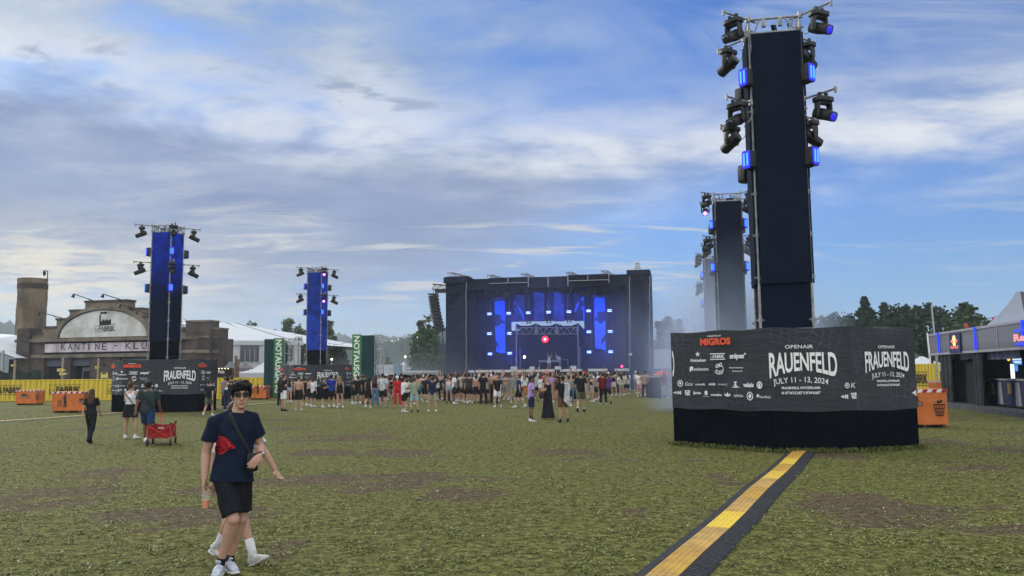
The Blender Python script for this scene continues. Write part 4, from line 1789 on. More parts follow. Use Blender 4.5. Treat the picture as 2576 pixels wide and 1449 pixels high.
logo('factory_emblem', [('p', [(1000, 700), (1000, 592), (1014, 592), (1017, 660), (1048, 632), (1050, 655), (1082, 632), (1084, 652), (1116, 628), (1118, 692)])], M_INK)
logo('smoke_emblem', [('p', [(1006, 582), (1012, 566), (1028, 560), (1044, 566), (1060, 558), (1076, 562), (1088, 566), (1076, 575), (1062, 585), (1046, 582), (1030, 578), (1018, 590)])], M_INK)
logo('line', [('p', [(952, 706), (1165, 688), (1165, 684), (952, 702)])], M_INK)
logo('lettering', [('t', 'La', 957, 712, 988, 752, 0.0), ('t', 'FABRIK', 992, 703, 1155, 755, 0.03)], M_INK)
logo('line', [('p', [(952, 770), (1165, 752), (1165, 747), (952, 765)])], M_INK)
# cornice, board and beam
mb = MB()
mb.bbox(xL, xR - 1.5, -0.30, 1.28, zc - 0.02, K(cx, 822)[1])
mb.build('cornice', M_TRIM, fac)
mb = MB()
K.box(mb, 440, 858, 1640, 984, 0.2, 1.0)
mb.build('board_back', mat('dark_board', (0.03, 0.032, 0.04), 0.8), fac)
mb = MB()
A, B, Z0, Z1 = K.box(mb, 450, 874, 1600, 962, -0.05, 0.2)
brd = mb.build('name_board', M_SIGN, fac)
mb = MB()
fm = lambda a, b: Vector((a, -0.062, b))
for i, ch in enumerate('KANTINE-KLUB'):
    pass


def letters(s, x0, x1, y0, y1):
    w = (x1 - x0) / len(s)
    for i, ch in enumerate(s):
        a, b = K(x0 + w * (i + 0.12), y1 - 8 * (x0 + w * i - 600) / 900 * 0.6, -0.062), K(x0 + w * (i + 0.84), y0 - 8 * (x0 + w * i - 600) / 900 * 0.6, -0.062)
        m = MB()
        put_text(m, fm, ch, a[0], a[1], b[0] if ch != 'I' else a[0] + (b[0] - a[0]) * 0.26, b[1], 0.0)
        m.build('sign_letter', M_INK, brd, fix=False)


letters('KANTINE', 605, 1085, 880, 947)
letters('KLUB', 1252, 1575, 872, 940)
m = MB()
put_rect(m, fm, K(1146, 912, -0.06)[0], K(1146, 908, -0.06)[1], K(1182, 912, -0.06)[0], K(1182, 898, -0.06)[1])
m.build('sign_letter', M_INK, brd, fix=False)
mb = MB()
K.box(mb, 160, 986, 1640, 1020, -0.1, 1.38)
mb.build('beam', M_TRIM, fac)
# left corner block and pillars
for x0, x1, y0, dep in ((160, 288, 728, -0.35), (292, 444, 858, 0.05), (625, 704, 1021, 0.05), (906, 1000, 1021, 0.05), (1003, 1198, 1021, 0.15), (1462, 1640, 1021, 0.05)):
    mb = MB()
    K.box(mb, x0, y0, x1, 1240, dep, 1.25 - dep, z0=gz)
    mb.build('pillar', M_BROWN, fac)
for x0, x1, y1 in ((446, 624, 1112), (706, 905, 1106), (1200, 1460, 1098)):
    mb = MB()
    K.box(mb, x0, 1021, x1, y1, 0.45, 0.1)
    mb.build('shutter', M_SHUTTER, fac)
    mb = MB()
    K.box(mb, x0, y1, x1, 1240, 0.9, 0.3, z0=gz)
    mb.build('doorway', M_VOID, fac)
mb = MB()
K.box(mb, 826, 1122, 905, 1240, 0.7, 0.1, z0=gz)
dr = mb.build('door_frame', mat('grey_door_frame', (0.11, 0.12, 0.13), 0.7), fac)
mb = MB()
K.box(mb, 838, 1158, 905, 1240, 0.66, 0.03, z0=gz)
mb.build('door_glass', M_VOID, dr)
# right wing stepping up
for x0, x1, y0, dep in ((1790, 1862, 730, 0.5), (1862, 1992, 665, -0.2), (1995, 2106, 662, -0.5), (2108, 2200, 738, 0.1)):
    mb = MB()
    a, b, z0, z1 = K.box(mb, x0, y0, x1, 1240, dep, 1.6, z0=gz)
    w_ = mb.build('wing', M_BROWN, fac)
    mb = MB()
    mb.bbox(a - 0.05, b + 0.05, dep - 0.08, dep + 1.65, z1 + 0.002, z1 + 0.18)
    zz = K(x0, 960, dep)[1]
    mb.bbox(a - 0.02, b + 0.02, dep - 0.10, dep - 0.002, zz - 0.15, zz + 0.15)
    zz = K(x0, 812, dep)[1]
    mb.bbox(a + 0.1, b - 0.1, dep - 0.10, dep - 0.002, zz - 0.10, zz + 0.08)
    mb.build('band', M_TRIM, w_)
# wrapped chimney
mb = MB()
ca, cb = K(176, 500, 2.5)[0], K(464, 500, 2.5)[0]
cr = 1.50
ca, cb = [K(320, 500, 4.0)[0] + q for q in (-cr, cr)]
zt_, zb_ = K(320, 212, 2.5)[1], K(320, 790, 2.5)[1]
nz = 26


def wrap(p, q):
    a = p * 2 * math.pi
    rr = cr * (0.985 + 0.02 * math.sin(a * 3 + q * 9) + 0.022 * math.sin(a * 7 - q * 14) * (1 - q) + 0.012 * math.sin(q * 60))
    if q > 0.93:
        rr *= 1.01
    return ((ca + cb) / 2 + rr * math.cos(a), 2.5 + cr + rr * math.sin(a), zb_ + (zt_ - zb_) * q)


mb.grid(wrap, 48, nz)
ch = mb.build('chimney', M_JUTE, fac, smooth=True)
mb = MB()
mb.loft([((ca + cb) / 2 + 0, 2.5 + cr, zt_ - 1.15), ((ca + cb) / 2, 2.5 + cr, zt_ - 0.55)], [cr * 1.012, cr * 1.012], 40, cap=False)
mb.loft([((ca + cb) / 2, 2.5 + cr, zt_ - 0.05), ((ca + cb) / 2, 2.5 + cr, zt_)], [cr * 1.012, cr * 1.0], 40)
mb.build('chimney_band', mat('dark_jute_band', (0.07, 0.056, 0.042), 0.9, 0, 0.2, 1.0), ch, smooth=False)
mb = MB()
px, pz = K(335, 212, 2.5)
mb.tube((px, 4.5, pz - 0.2), (px, 4.5, K(335, 128, 2.5)[1]), 0.05)
mb.tube((px, 4.5, K(335, 128, 2.5)[1]), (K(290, 126, 2.5)[0], 4.5, K(290, 126, 2.5)[1]), 0.04)
mb.ball((K(305, 150, 2.5)[0], 4.5, K(305, 152, 2.5)[1]), (0.16, 0.16, 0.32))
mb.build('lamp_mast', M_DARKMETAL, ch)
for a, b in (((942, 462), (838, 395)), ((1222, 452), (1130, 395)), ((588, 626), (494, 572)), ((1332, 530), (1296, 500)), ((1500, 600), (1470, 560)), ((1860, 704), (1790, 680))):
    mb = MB()
    p, q = K(*a, -0.3), K(*b, -0.3)
    mb.tube((p[0], 0.2, p[1] + 0.05), (q[0], -1.6, q[1]), 0.045)
    mb.tube((p[0] * 0.6 + q[0] * 0.4, -0.5, p[1] * 0.6 + q[1] * 0.4), (p[0], 0.2, p[1] - 0.3), 0.025)
    mb.loft([(q[0], -1.6, q[1] + 0.02), (q[0] - 0.1, -1.65, q[1] - 0.35)], [0.08, 0.20], 10)
    mb.build('gooseneck_lamp', M_DARKMETAL, fac)


# ------------------------------------------------------------------ tents
def loft_tent(name, label, corners, ridge, eave_drop, m, wall=None, cat='tent', group=None):
    """marquee: eave corners (4, front-left first, clockwise from front seen), ridge two points"""
    t = thing(name, label, cat, (0, 0, 0), 0, group)
    mb = MB()
    a, b, c, d = [Vector(p) for p in corners]      # front left, front right, back right, back left
    r0, r1 = [Vector(p) for p in ridge]
    for q in (((a, b, r1, r0)), ((c, d, r0, r1))):
        mb.add(list(q), [(0, 1, 2, 3)])
        mb.add([p - Vector((0, 0, 0.06)) for p in q], [(3, 2, 1, 0)])
    mb.add([a, r0, d], [(0, 1, 2)])
    mb.add([b, r1, c], [(0, 2, 1)])
    mb.build('roof', m, t, fix=False)
    mb = MB()
    k = 6
    for i in range(k + 1):
        p = a + (b - a) * (i / k)
        q = r0 + (r1 - r0) * (i / k)
        mb.tube(p + Vector((0, 0, 0.03)), q + Vector((0, 0, 0.03)), 0.05, n=5)
    mb.build('roof_seam', M_TENTGREY, t)
    return t


z2 = crop(480, 800, 2576 / 960)
z7 = crop(560, 1100, 1764 / 560)
eA, eB = at(*z7(815, 555), 100), at(*z7(1790, 590), 104)
rC, rD = at(*z7(300, 300), 114), at(*z7(1020, 352), 122)
eC = Vector((eB.x + 6, 134, eB.z))
eD = Vector((eA.x - 12, 128, eA.z))
big = loft_tent('marquee', 'large white marquee with panelled wall and dark windows beside the facade', [eA + Vector((-14, -2.5, 0.1)), eB, eC, eD], [rC, rD], 0, M_TENT)
wall = Plane(eA.x, eA.y, math.atan2(eB.y - eA.y, eB.x - eA.x))
Wl = Site(wall, z7)
wl = (eB - eA).length
mb = MB()
mb.bbox(-14, wl, 0.05, 0.25, 0, eA.z - 0.05)


def wbuild(mb, name, m, parent, **k):
    o = mb.build(name, m, parent, **k)
    o.location = wall.o
    o.rotation_euler = (0, 0, wall.th)
    return o


wo = wbuild(mb, 'wall', mat('white_wall_panel', (0.46, 0.48, 0.53), 0.6, 0, 0.04, 0.5), big)
mb = MB()
i = 0
x = 0.3
while x < wl - 1.0:
    for z0, z1 in ((1.6, 3.2), (3.4, 5.0)):
        mb.bbox(x, x + 0.95, -0.02, 0.048, z0, z1)
    x += 1.25
mb.build('wall_panelling', mat('white_wall_tile', (0.50, 0.52, 0.57), 0.55, 0, 0.03, 0.5), wo)
mb = MB()
mb.bbox(-13, wl + 0.3, -0.12, 0.04, eA.z - 0.55, eA.z - 0.02)
wbuild(mb, 'gutter', M_TENT, big)
for x0, x1 in ((1076, 1126), (1136, 1184), (1194, 1240), (1250, 1296), (1605, 1650), (1660, 1700)):
    mb = MB()
    Wl.box(mb, x0, 602, x1, 806, -0.10, 0.07)
    wbuild(mb, 'window', mat('dark_glass', (0.012, 0.014, 0.018), 0.15, 0, 0.0, spec=0.7), big)
# left white tent
TL = Site(Plane(-58.0, 84.0, 0.0), crop(0, 960, 2576 / 960))
a, b = at(*crop(0, 960, 2576 / 960)(-260, 872), 84), at(*crop(0, 960, 2576 / 960)(158, 1025), 84)
c, d = at(*crop(0, 960, 2576 / 960)(-260, 765), 98), at(*crop(0, 960, 2576 / 960)(175, 795), 98)
lt = thing('marquee', 'white marquee roof at the left picture edge beside the factory facade', 'tent')
mb = MB()
mb.add([a, b, d, c], [(0, 1, 2, 3)])
mb.add([p - Vector((0, 0, 0.1)) for p in (a, b, d, c)], [(3, 2, 1, 0)])
mb.add([b, Vector((b.x, b.y + 20, b.z)), d], [(0, 1, 2)])
mb.build('roof', M_TENT, lt, fix=False)
mb = MB()
for q in (0.25, 0.6):
    mb.tube(a.lerp(b, q) + Vector((0, 0, 0.03)), c.lerp(d, q) + Vector((0, 0, 0.03)), 0.04)
mb.build('roof_seam', M_TENTGREY, lt)
mb = MB()
p = at(*crop(0, 960, 2576 / 960)(30, 990), 84.1)
mb.tube((p.x, p.y, 0), (p.x, p.y, p.z + 0.4), 0.14)
mb.build('post', M_STEEL, lt)
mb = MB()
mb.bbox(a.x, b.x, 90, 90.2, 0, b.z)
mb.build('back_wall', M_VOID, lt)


def pagoda(name, label, cx, cy, half, ze, zp, m, group=None, rz=0.0, m2=None, vh=0.35, k=2.2):
    """peaked tent with hollow slopes, valance and legs"""
    t = thing(name, label, 'tent', (cx, cy, 0), rz, group)
    mb = MB()
    n = 9
    for s in range(4):
        a = s * math.pi / 2

        def fn(p, q):
            r = half * (1 - q) + 0.12 * q
            z = ze + (zp - ze) * (q ** k * 0.75 + q * 0.25)
            x, y = r * (2 * p - 1), -r
            return (x * math.cos(a) - y * math.sin(a), x * math.sin(a) + y * math.cos(a), z)
        mb.grid(fn, 4, n, mi=(1 if (m2 and s in (0, 1)) else 0))
    mb.build('roof', [m, m2] if m2 else m, t, fix=False)
    mb = MB()
    h = half
    for s in range(4):
        a = s * math.pi / 2
        R = Matrix.Rotation(a, 3, 'Z')
        mb.box(R @ Vector((0, -h, ze - vh / 2)), (2 * h if s % 2 == 0 else 0.03, 0.03 if s % 2 == 0 else 2 * h, vh))
    mb.build('valance', m, t)
    for sx in (-1, 1):
        for sy in (-1, 1):
            mb = MB()
            mb.tube((sx * h * 0.97, sy * h * 0.97, 0), (sx * h * 0.97, sy * h * 0.97, ze), 0.05)
            mb.build('leg', M_STEEL, t)
    return t


def pag_at(label, peak, base_l, base_r, Y, m, cv, **kw):
    pk, l, r = at(*cv(*peak), Y), at(*cv(*base_l), Y), at(*cv(*base_r), Y)
    half = (r.x - l.x) / 2
    return pagoda('peaked_tent', label, pk.x, Y + half, half, l.z, at(*cv(*peak), Y + half).z, m, **kw)


pag_at('small dark grey peaked tent left of the wooden post', (938, 808), (868, 878), (1010, 878), 76, M_TENTGREY, z7)
pag_at('grey brown peaked tent right of the wooden post', (1110, 830), (1022, 882), (1196, 882), 80, mat('taupe_tent', (0.17, 0.14, 0.14), 0.8), z7)
pag_at('white peaked tent beside the left green exit tower', (1375, 700), (1030, 940), (1760, 940), 74, M_TENT, z7, k=3.0, vh=1.6)
pz = Site(Plane(at(*z7(860, 960), 72).x, 72, 0), z7)
pt = pz.root('pizza_stall', 'dark stall with a black Pizza sign behind the yellow fence', 'stall')
mb = MB()
pz.box(mb, 762, 880, 965, 956, 0, 0.2)
o = mb.build('sign_board', M_INK, pt)
mb = MB()
a, b = pz(812, 946, -0.02), pz(888, 904, -0.02)
put_text(mb, lambda x, y: Vector((x, -0.015, y)), 'Pizza', a[0], a[1], b[0], b[1], 0.01)
mb.build('lettering', M_WHITE, o, fix=False)
for x in (790, 826, 862, 898, 934):
    mb = MB()
    q = pz(x, 888, -0.06)
    mb.ball((q[0], -0.1, q[1]), 0.04, 8, 6)
    mb.build('bulb', emit('warm_bulb', (1.0, 0.75, 0.4), 4), pt, smooth=True)
mb = MB()
pz.box(mb, 770, 957, 960, 1000, 0.3, 2.0, z0=0)
mb.build('body', M_BROWN, pt)
mb = MB()
pz.box(mb, 966, 880, 1010, 1000, 0.2, 0.4, z0=0)
mb.build('wood_panel', mat('wood_plank', (0.20, 0.11, 0.06), 0.8, 0, 0.3, 4), pt)
mb = MB()
q0, q1 = at(*z7(1018, 985), 71), at(*z7(1018, 738), 71)
mb.tube((q0.x, 71, 0), (q0.x, 71, q1.z), 0.12, n=8)
mb.tube((q0.x + 0.22, 71, 0), (q0.x + 0.22, 71, q1.z - 0.3), 0.09, n=8)
tag(mb.build('wooden_post', mat('grey_brown_wood', (0.17, 0.12, 0.08), 0.85), None), 'tall wooden post right of the Pizza sign', 'post')

# ------------------------------------------------------------------ yellow fence panels printed La FABRIK
M_YEL = mat('yellow_corrugated', (0.62, 0.47, 0.045), 0.65, 0, 0.05, 1.0)


def corr_fence(label, x0, y0, x1, y1, h, textspan=None, zoff=0.06, cut=None):
    """corrugated panel between two ground points"""
    th = math.atan2(y1 - y0, x1 - x0)
    L = math.hypot(x1 - x0, y1 - y0)
    t = thing('yellow_fence', label, 'fence', (x0, y0, 0), th, 'yellow corrugated fence panels')
    mb = MB()
    n = max(2, int(L / 0.36))
    prof = []
    for i in range(n):
        u = L * i / n
        w = L / n
        prof += [(u, 0.05), (u + w * 0.16, 0.05), (u + w * 0.26, -0.04), (u + w * 0.50, -0.075), (u + w * 0.78, -0.04), (u + w * 0.88, 0.05)]
    prof.append((L, 0.05))
    vs = [(a, b, zoff) for a, b in prof] + [(a, b, h - 0.10) for a, b in prof] + [(a, 0.05, h - 0.04) for a, b in prof]
    k = len(prof)
    fs = [(i, i + 1, k + i + 1, k + i) for i in range(k - 1)] + [(k + i, k + i + 1, 2 * k + i + 1, 2 * k + i) for i in range(k - 1)]
    mb.add(vs, fs)
    mb.build('sheet', M_YEL, t)
    mb = MB()
    mb.bbox(0, L, -0.03, 0.08, h - 0.05, h + 0.03)
    mb.bbox(0, L, -0.03, 0.08, 0.0, zoff)
    for q in (0.0, L - 0.06):
        mb.bbox(q, q + 0.06, -0.045, 0.085, 0, h)
    mb.build('rail', M_YEL, t)
    if textspan:
        a, b = textspan
        fm = lambda x, z: Vector((x, -0.085, z))
        c = b - a
        for z in (0.30, 0.74):
            m = MB()
            put_rect(m, fm, a, h * z, b, h * z + 0.035)
            m.build('printed_line', M_INK, t, fix=False)
        m = MB()
        put_text(m, fm, 'FABRIK', a + c * 0.24, h * 0.38, a + c * 0.97, h * 0.68, 0.035)
        m.build('lettering', M_INK, t, fix=False)
        m = MB()
        put_text(m, fm, 'La', a + c * 0.03, h * 0.38, a + c * 0.20, h * 0.64, -0.005)
        m.build('script_lettering', M_INK, t, fix=False)
    return t


z6 = crop(0, 1100, 1764 / 560)


def fence_run(spec, Yb, h, cv):
    for x0, x1, ta, tb, lab in spec:
        Y0 = Yb
        a, b = at(*cv(x0, 1250), Y0), at(*cv(x1, 1250), Y0)
        ts = None
        if ta is not None:
            ts = (at(*cv(ta, 1200), Y0).x - a.x, at(*cv(tb, 1200), Y0).x - a.x)
        corr_fence(lab, a.x, Y0, b.x - 0.01, Y0, h, ts)


fence_run([(-330, 55, -260, 40, 'yellow corrugated panel at the left picture edge'),
           (55, 420, -30, 265, 'yellow corrugated panel behind the small orange bin'),
           (424, 1102, 572, 968, 'yellow corrugated panel printed La FABRIK behind the large orange bin'),
           (1106, 1480, 1268, 1470, 'yellow corrugated panel left of the grey printed box'),
           (1484, 2100, 1600, 2000, 'yellow corrugated panel hidden behind the grey printed box'),
           (2104, 2535, None, None, 'yellow corrugated panel behind the man in the numbered jersey'),
           (2539, 3105, 2600, 2960, 'yellow corrugated panel under the white tent')], 66.5, 1.66, z6)
# dark green tarpaulin fence behind
q0, q1 = at(*z6(-300, 920), 72), at(*z6(488, 920), 72)
mb = MB()
mb.grid(lambda p, q: (q0.x + (q1.x - q0.x) * p, 72 + 0.10 * math.sin(p * 40) + 0.04 * math.sin(p * 91 + q * 3), 0.05 + (q1.z - 0.05 + 0.12 * math.sin(p * 22)) * q), 120, 4)
tag(mb.build('tarpaulin_fence', mat('dark_green_tarp', (0.012, 0.028, 0.026), 0.6, 0, 0.2, 1), None, smooth=True),
    'dark green tarpaulin fence in front of the left facade corner', 'fence')

# sign posts with yellow arrows
M_YSIGN = mat('yellow_sign', (0.62, 0.50, 0.16), 0.7, 0, 0.05)


def arrow_post(label, x, ytop, signs, Y, square=None):
    p = at(*z6(x, ytop), Y)
    t = thing('sign_post', label, 'sign', (p.x, Y, 0), 0, 'posts with yellow arrow signs')
    mb = MB()
    mb.tube((0, 0, 0), (0, 0, p.z), 0.10, n=8)
    mb.build('post', mat('pale_wood', (0.30, 0.25, 0.18), 0.85), t)
    for x0, y0, x1, y1, right in signs:
        a, b = at(*z6(x0, y1), Y), at(*z6(x1, y0), Y)
        l, r = a.x - p.x, b.x - p.x
        pts = [(l, a.z), (r - 0.35, a.z), (r, (a.z + b.z) / 2), (r - 0.35, b.z), (l, b.z)] if right else \
              [(l, (a.z + b.z) / 2), (l + 0.35, a.z), (r, a.z), (r, b.z), (l + 0.35, b.z)]
        mb = MB()
        mb.prism(pts, lambda u, z: (u, -0.17, z), lambda u, z: (u, -0.12, z))
        o = mb.build('arrow_board', M_YSIGN, t)
        mb = MB()
        put_rect(mb, lambda u, z: Vector((u, -0.175, z)), l + 0.4, a.z + (b.z - a.z) * 0.42, r - 0.6, a.z + (b.z - a.z) * 0.60)
        mb.build('arrow_line', M_INK, o, fix=False)
    return t


arrow_post('wooden post with two yellow arrow boards before the factory doors', 745, 752,
           [(686, 888, 792, 924, True), (712, 935, 812, 966, True)], 70)
arrow_post('post with a yellow arrow left of the factory corner', 178, 790, [(142, 838, 208, 864, True)], 71)
arrow_post('post with yellow arrow beside the yellow square board', 1165, 768, [(1132, 860, 1196, 890, True)], 70)
a, b = at(*z6(1192, 998), 70), at(*z6(1275, 935), 70)
ys = thing('notice_board', 'yellow square notice board left of the grey box', 'sign', ((a.x + b.x) / 2, 70, 0))
w_ = (b.x - a.x) / 2
mb = MB()
mb.bbox(-w_, w_, -0.05, 0, a.z, b.z)
o = mb.build('board', M_YSIGN, ys)
mb = MB()
put_rect(mb, lambda u, z: Vector((u, -0.055, z)), -w_ * 0.6, a.z + 0.30, w_ * 0.6, a.z + 0.42)
mb.build('printed_line', M_INK, o, fix=False)
mb = MB()
put_poly(mb, lambda u, z: Vector((u, -0.055, z)), [(0.5, 0), (1, 1), (0, 1)], -0.2, a.z + 0.9, 0.2, a.z + 1.2)
mb.build('printed_arrow', M_INK, o, fix=False)
mb = MB()
for s in (-1, 1):
    mb.tube((s * w_ * 0.8, 0.05, 0), (s * w_ * 0.8, 0.05, b.z), 0.05)
mb.build('post', M_STEEL, ys)

# ------------------------------------------------------------------ orange waste bins (tarpaulin wrapped pallet boxes)
M_ORANGE = mat('orange_tarpaulin', (0.56, 0.150, 0.032), 0.65, 0, 0.10, 1.6, 0.5, 5)
M_STRIPE_W = mat('white_stripe', (0.72, 0.70, 0.70), 0.7)
M_STRIPE_R = mat('dark_red_stripe', (0.32, 0.02, 0.03), 0.7)
M_WOODP = mat('pallet_wood', (0.12, 0.085, 0.055), 0.9, 0, 0.3, 5)
BIN_PICS = {}


def waste_bin(label, cx, cy, w, d, h, rz, art):
    t = thing('waste_bin', label, 'waste bin', (cx, cy, 0), rz, 'orange waste bins')
    mb = MB()

    def ring(z, e):
        pts = []
        n = 10
        for s in range(4):
            for i in range(n):
                q = i / n
                x, y = [(-1 + 2 * q, -1), (1, -1 + 2 * q), (1 - 2 * q, 1), (-1, 1 - 2 * q)][s]
                bul = 0.018 * math.sin(q * math.pi) * e
                pts.append((x * w / 2 * (1 + bul), y * d / 2 * (1 + bul) + 0.01 * math.sin(q * 9 + z * 7), z))
        return pts
    zs = [0.10, 0.14, h * 0.35, h * 0.65, h - 0.03, h]
    vs, fs = [], []
    for i, z in enumerate(zs):
        vs += ring(z, 0.3 + math.sin(i / 5 * math.pi))
    m = 40
    for i in range(len(zs) - 1):
        for k in range(m):
            fs.append((i * m + k, i * m + (k + 1) % m, (i + 1) * m + (k + 1) % m, (i + 1) * m + k))
    fs.append(tuple(range((len(zs) - 1) * m, len(zs) * m)))
    mb.add(vs, fs)
    body = mb.build('tarpaulin', M_ORANGE, t, smooth=False)
    bw = h * 0.085
    mb = MB()
    hx, hy = w / 2 * 1.03, d / 2 * 1.03
    ns = max(4, int(round(w / (h * 0.24))))
    for fx in range(4):
        a, b = [((-hx, -hy), (hx, -hy)), ((hx, -hy), (hx, hy)), ((hx, hy), (-hx, hy)), ((-hx, hy), (-hx, -hy))][fx]
        L = math.hypot(b[0] - a[0], b[1] - a[1])
        fm = face_map(a, b, 0.0)
        nn = ns if fx % 2 == 0 else max(2, int(ns * d / w))
        for i in range(2 * nn):
            s0, s1 = L * i / (2 * nn), L * (i + 1) / (2 * nn)
            sk = bw * 0.55
            p = [fm(max(0, min(L, q)), z) for q, z in ((s0 - sk, h - bw), (s1 - sk, h - bw), (s1 + 0, h), (s0 + 0, h))]
            mb.add(p, [(0, 1, 2, 3)], i % 2)
    mb.build('striped_band', [M_STRIPE_W, M_STRIPE_R], body, fix=False)
    mb = MB()
    mb.bbox(-w * 0.46, w * 0.46, -d * 0.4, d * 0.4, 0.06, 0.098)
    for x in (-0.42, 0, 0.42):
        mb.bbox(x * w - 0.05, x * w + 0.05, -d / 2 + 0.02, d / 2 - 0.02, 0.0, 0.10)
    mb.build('pallet', M_WOODP, t)
    fm = lambda x, z: Vector((x, -d / 2 * 1.05 - 0.012, z))
    for kind, x, z, k in art:
        m = MB()
        if kind == 'abfall':
            put_text(m, fm, 'ABFALL', x - 0.28 * k, z, x + 0.28 * k, z + 0.15 * k, 0.04, slant=0.1)
            m.build('lettering', M_INK, body, fix=False)
            m = MB()
            put_rect(m, fm, x - 0.36 * k, z - 0.12 * k, x + 0.36 * k, z - 0.03 * k)
            o = m.build('caption_strip', M_INK, body, fix=False)
            m = MB()
            put_text(m, lambda a, b: fm(a, b) + Vector((0, -0.006, 0)), 'Bitte hier entsorgen', x - 0.33 * k, z - 0.11 * k, x + 0.33 * k, z - 0.045 * k, 0.02)
            m.build('caption_lettering', M_STRIPE_W, o, fix=False)
        elif kind == 'basket':
            pm = [(-0.20, 0.42), (0.20, 0.42), (0.13, 0.0), (-0.13, 0.0)]
            put_rect(m, fm, x - 0.21 * k, z + 0.40 * k, x + 0.21 * k, z + 0.44 * k)
            put_rect(m, fm, x - 0.13 * k, z, x + 0.13 * k, z + 0.035 * k)
            for i in range(5):
                q = -1 + 2 * i / 4
                put_poly(m, fm, [(0, 0), (1, 0), (1, 1), (0, 1)], 0, 0, 0, 0) if False else None
                m.add([fm(x + (q * 0.13 - 0.014) * k, z + 0.037 * k), fm(x + (q * 0.13 + 0.014) * k, z + 0.037 * k),
                       fm(x + (q * 0.19 + 0.014) * k, z + 0.398 * k), fm(x + (q * 0.19 - 0.014) * k, z + 0.398 * k)], [(0, 1, 2, 3)])
            off = lambda a, b: fm(a, b) + Vector((0, -0.006, 0))
            for q in (0.14, 0.26):
                ww = 0.13 + 0.06 * q / 0.4
                put_rect(m, off, x - ww * k, z + q * k, x + ww * k, z + (q + 0.025) * k)
            put_poly(m, fm, [(0, 0.2), (0.6, 0), (1, 0.7), (0.7, 1), (0.5, 0.6), (0.15, 0.8)], x - 0.10 * k, z + 0.47 * k, x + 0.14 * k, z + 0.60 * k)
            m.build('basket_picture', M_INK, body, fix=False)
        elif kind == 'person':
            put_disc(m, fm, x, z + 0.66 * k, 0.055 * k, 0.06 * k)
            put_poly(m, fm, [(0.3, 0), (0.55, 0), (0.62, 0.45), (0.9, 0.0), (1.0, 0.05), (0.85, 0.6), (0.75, 1.0), (0.35, 1.0), (0.0, 0.78), (0.04, 0.70), (0.40, 0.86)],
                     x - 0.14 * k, z, x + 0.10 * k, z + 0.59 * k)
            m.build('person_picture', M_INK, body, fix=False)
            m = MB()
            put_poly(m, fm, [(0.1, 0), (0.9, 0), (1, 1), (0, 1)], x - 0.42 * k, z + 0.02 * k, x - 0.17 * k, z + 0.42 * k)
            m.build('can_picture', mat('brown_print', (0.28, 0.10, 0.03), 0.7), body, fix=False)
        elif kind == 'text':
            pass
    return t


def bin_at(label, cv, x0, x1, ybase, ytop, Y, art, rz=0.0, d=1.0):
    a, b = at(*cv(x0, ybase), Y), at(*cv(x1, ybase), Y)
    w = b.x - a.x
    h = at(*cv((x0 + x1) / 2, ytop), Y).z
    return waste_bin(label, (a.x + b.x) / 2, Y + d / 2, w, d, h, rz, art)


bin_at('small orange ABFALL bin before the yellow fence at far left', z6, 182, 428, 1300, 1143, 56.5, [('abfall', -0.10, 0.62, 0.85), ('basket', 0.78, 0.35, 0.7)])
bin_at('large orange ABFALL bin with person picture left of the woman in black', z6, 606, 984, 1400, 1162, 43.5, [('person', -0.13, 0.28, 0.95), ('abfall', 0.82, 0.62, 0.8)])
bin_at('orange ABFALL bin beside the left green exit tower', z7, 1180, 1378, 1262, 1093, 64.0, [('person', 0.0, 0.42, 1.05), ('abfall', 0.62, 0.78, 0.7)])
z9 = crop(3300, 1060, 1304 / 540)
bin_at('orange bin with waste basket picture right of the big black box', z9, 200, 620, 1290, 965, 26.0,
       [('basket', 0.46, 0.36, 0.85), ('abfall', -0.42, 0.82, 1.0)])
bin_at('far orange bin by the right side yellow fence', z9, 520, 576, 962, 890, 48.0, [])

# ------------------------------------------------------------------ green emergency exit towers
M_GREEN = mat('green_banner', (0.045, 0.190, 0.055), 0.7, 0, 0.08, 0.5, 0.2, 2)
M_DGREEN = mat('dark_teal_cloth', (0.006, 0.040, 0.046), 0.75, 0, 0.15, 0.6, 0.3, 1.5)


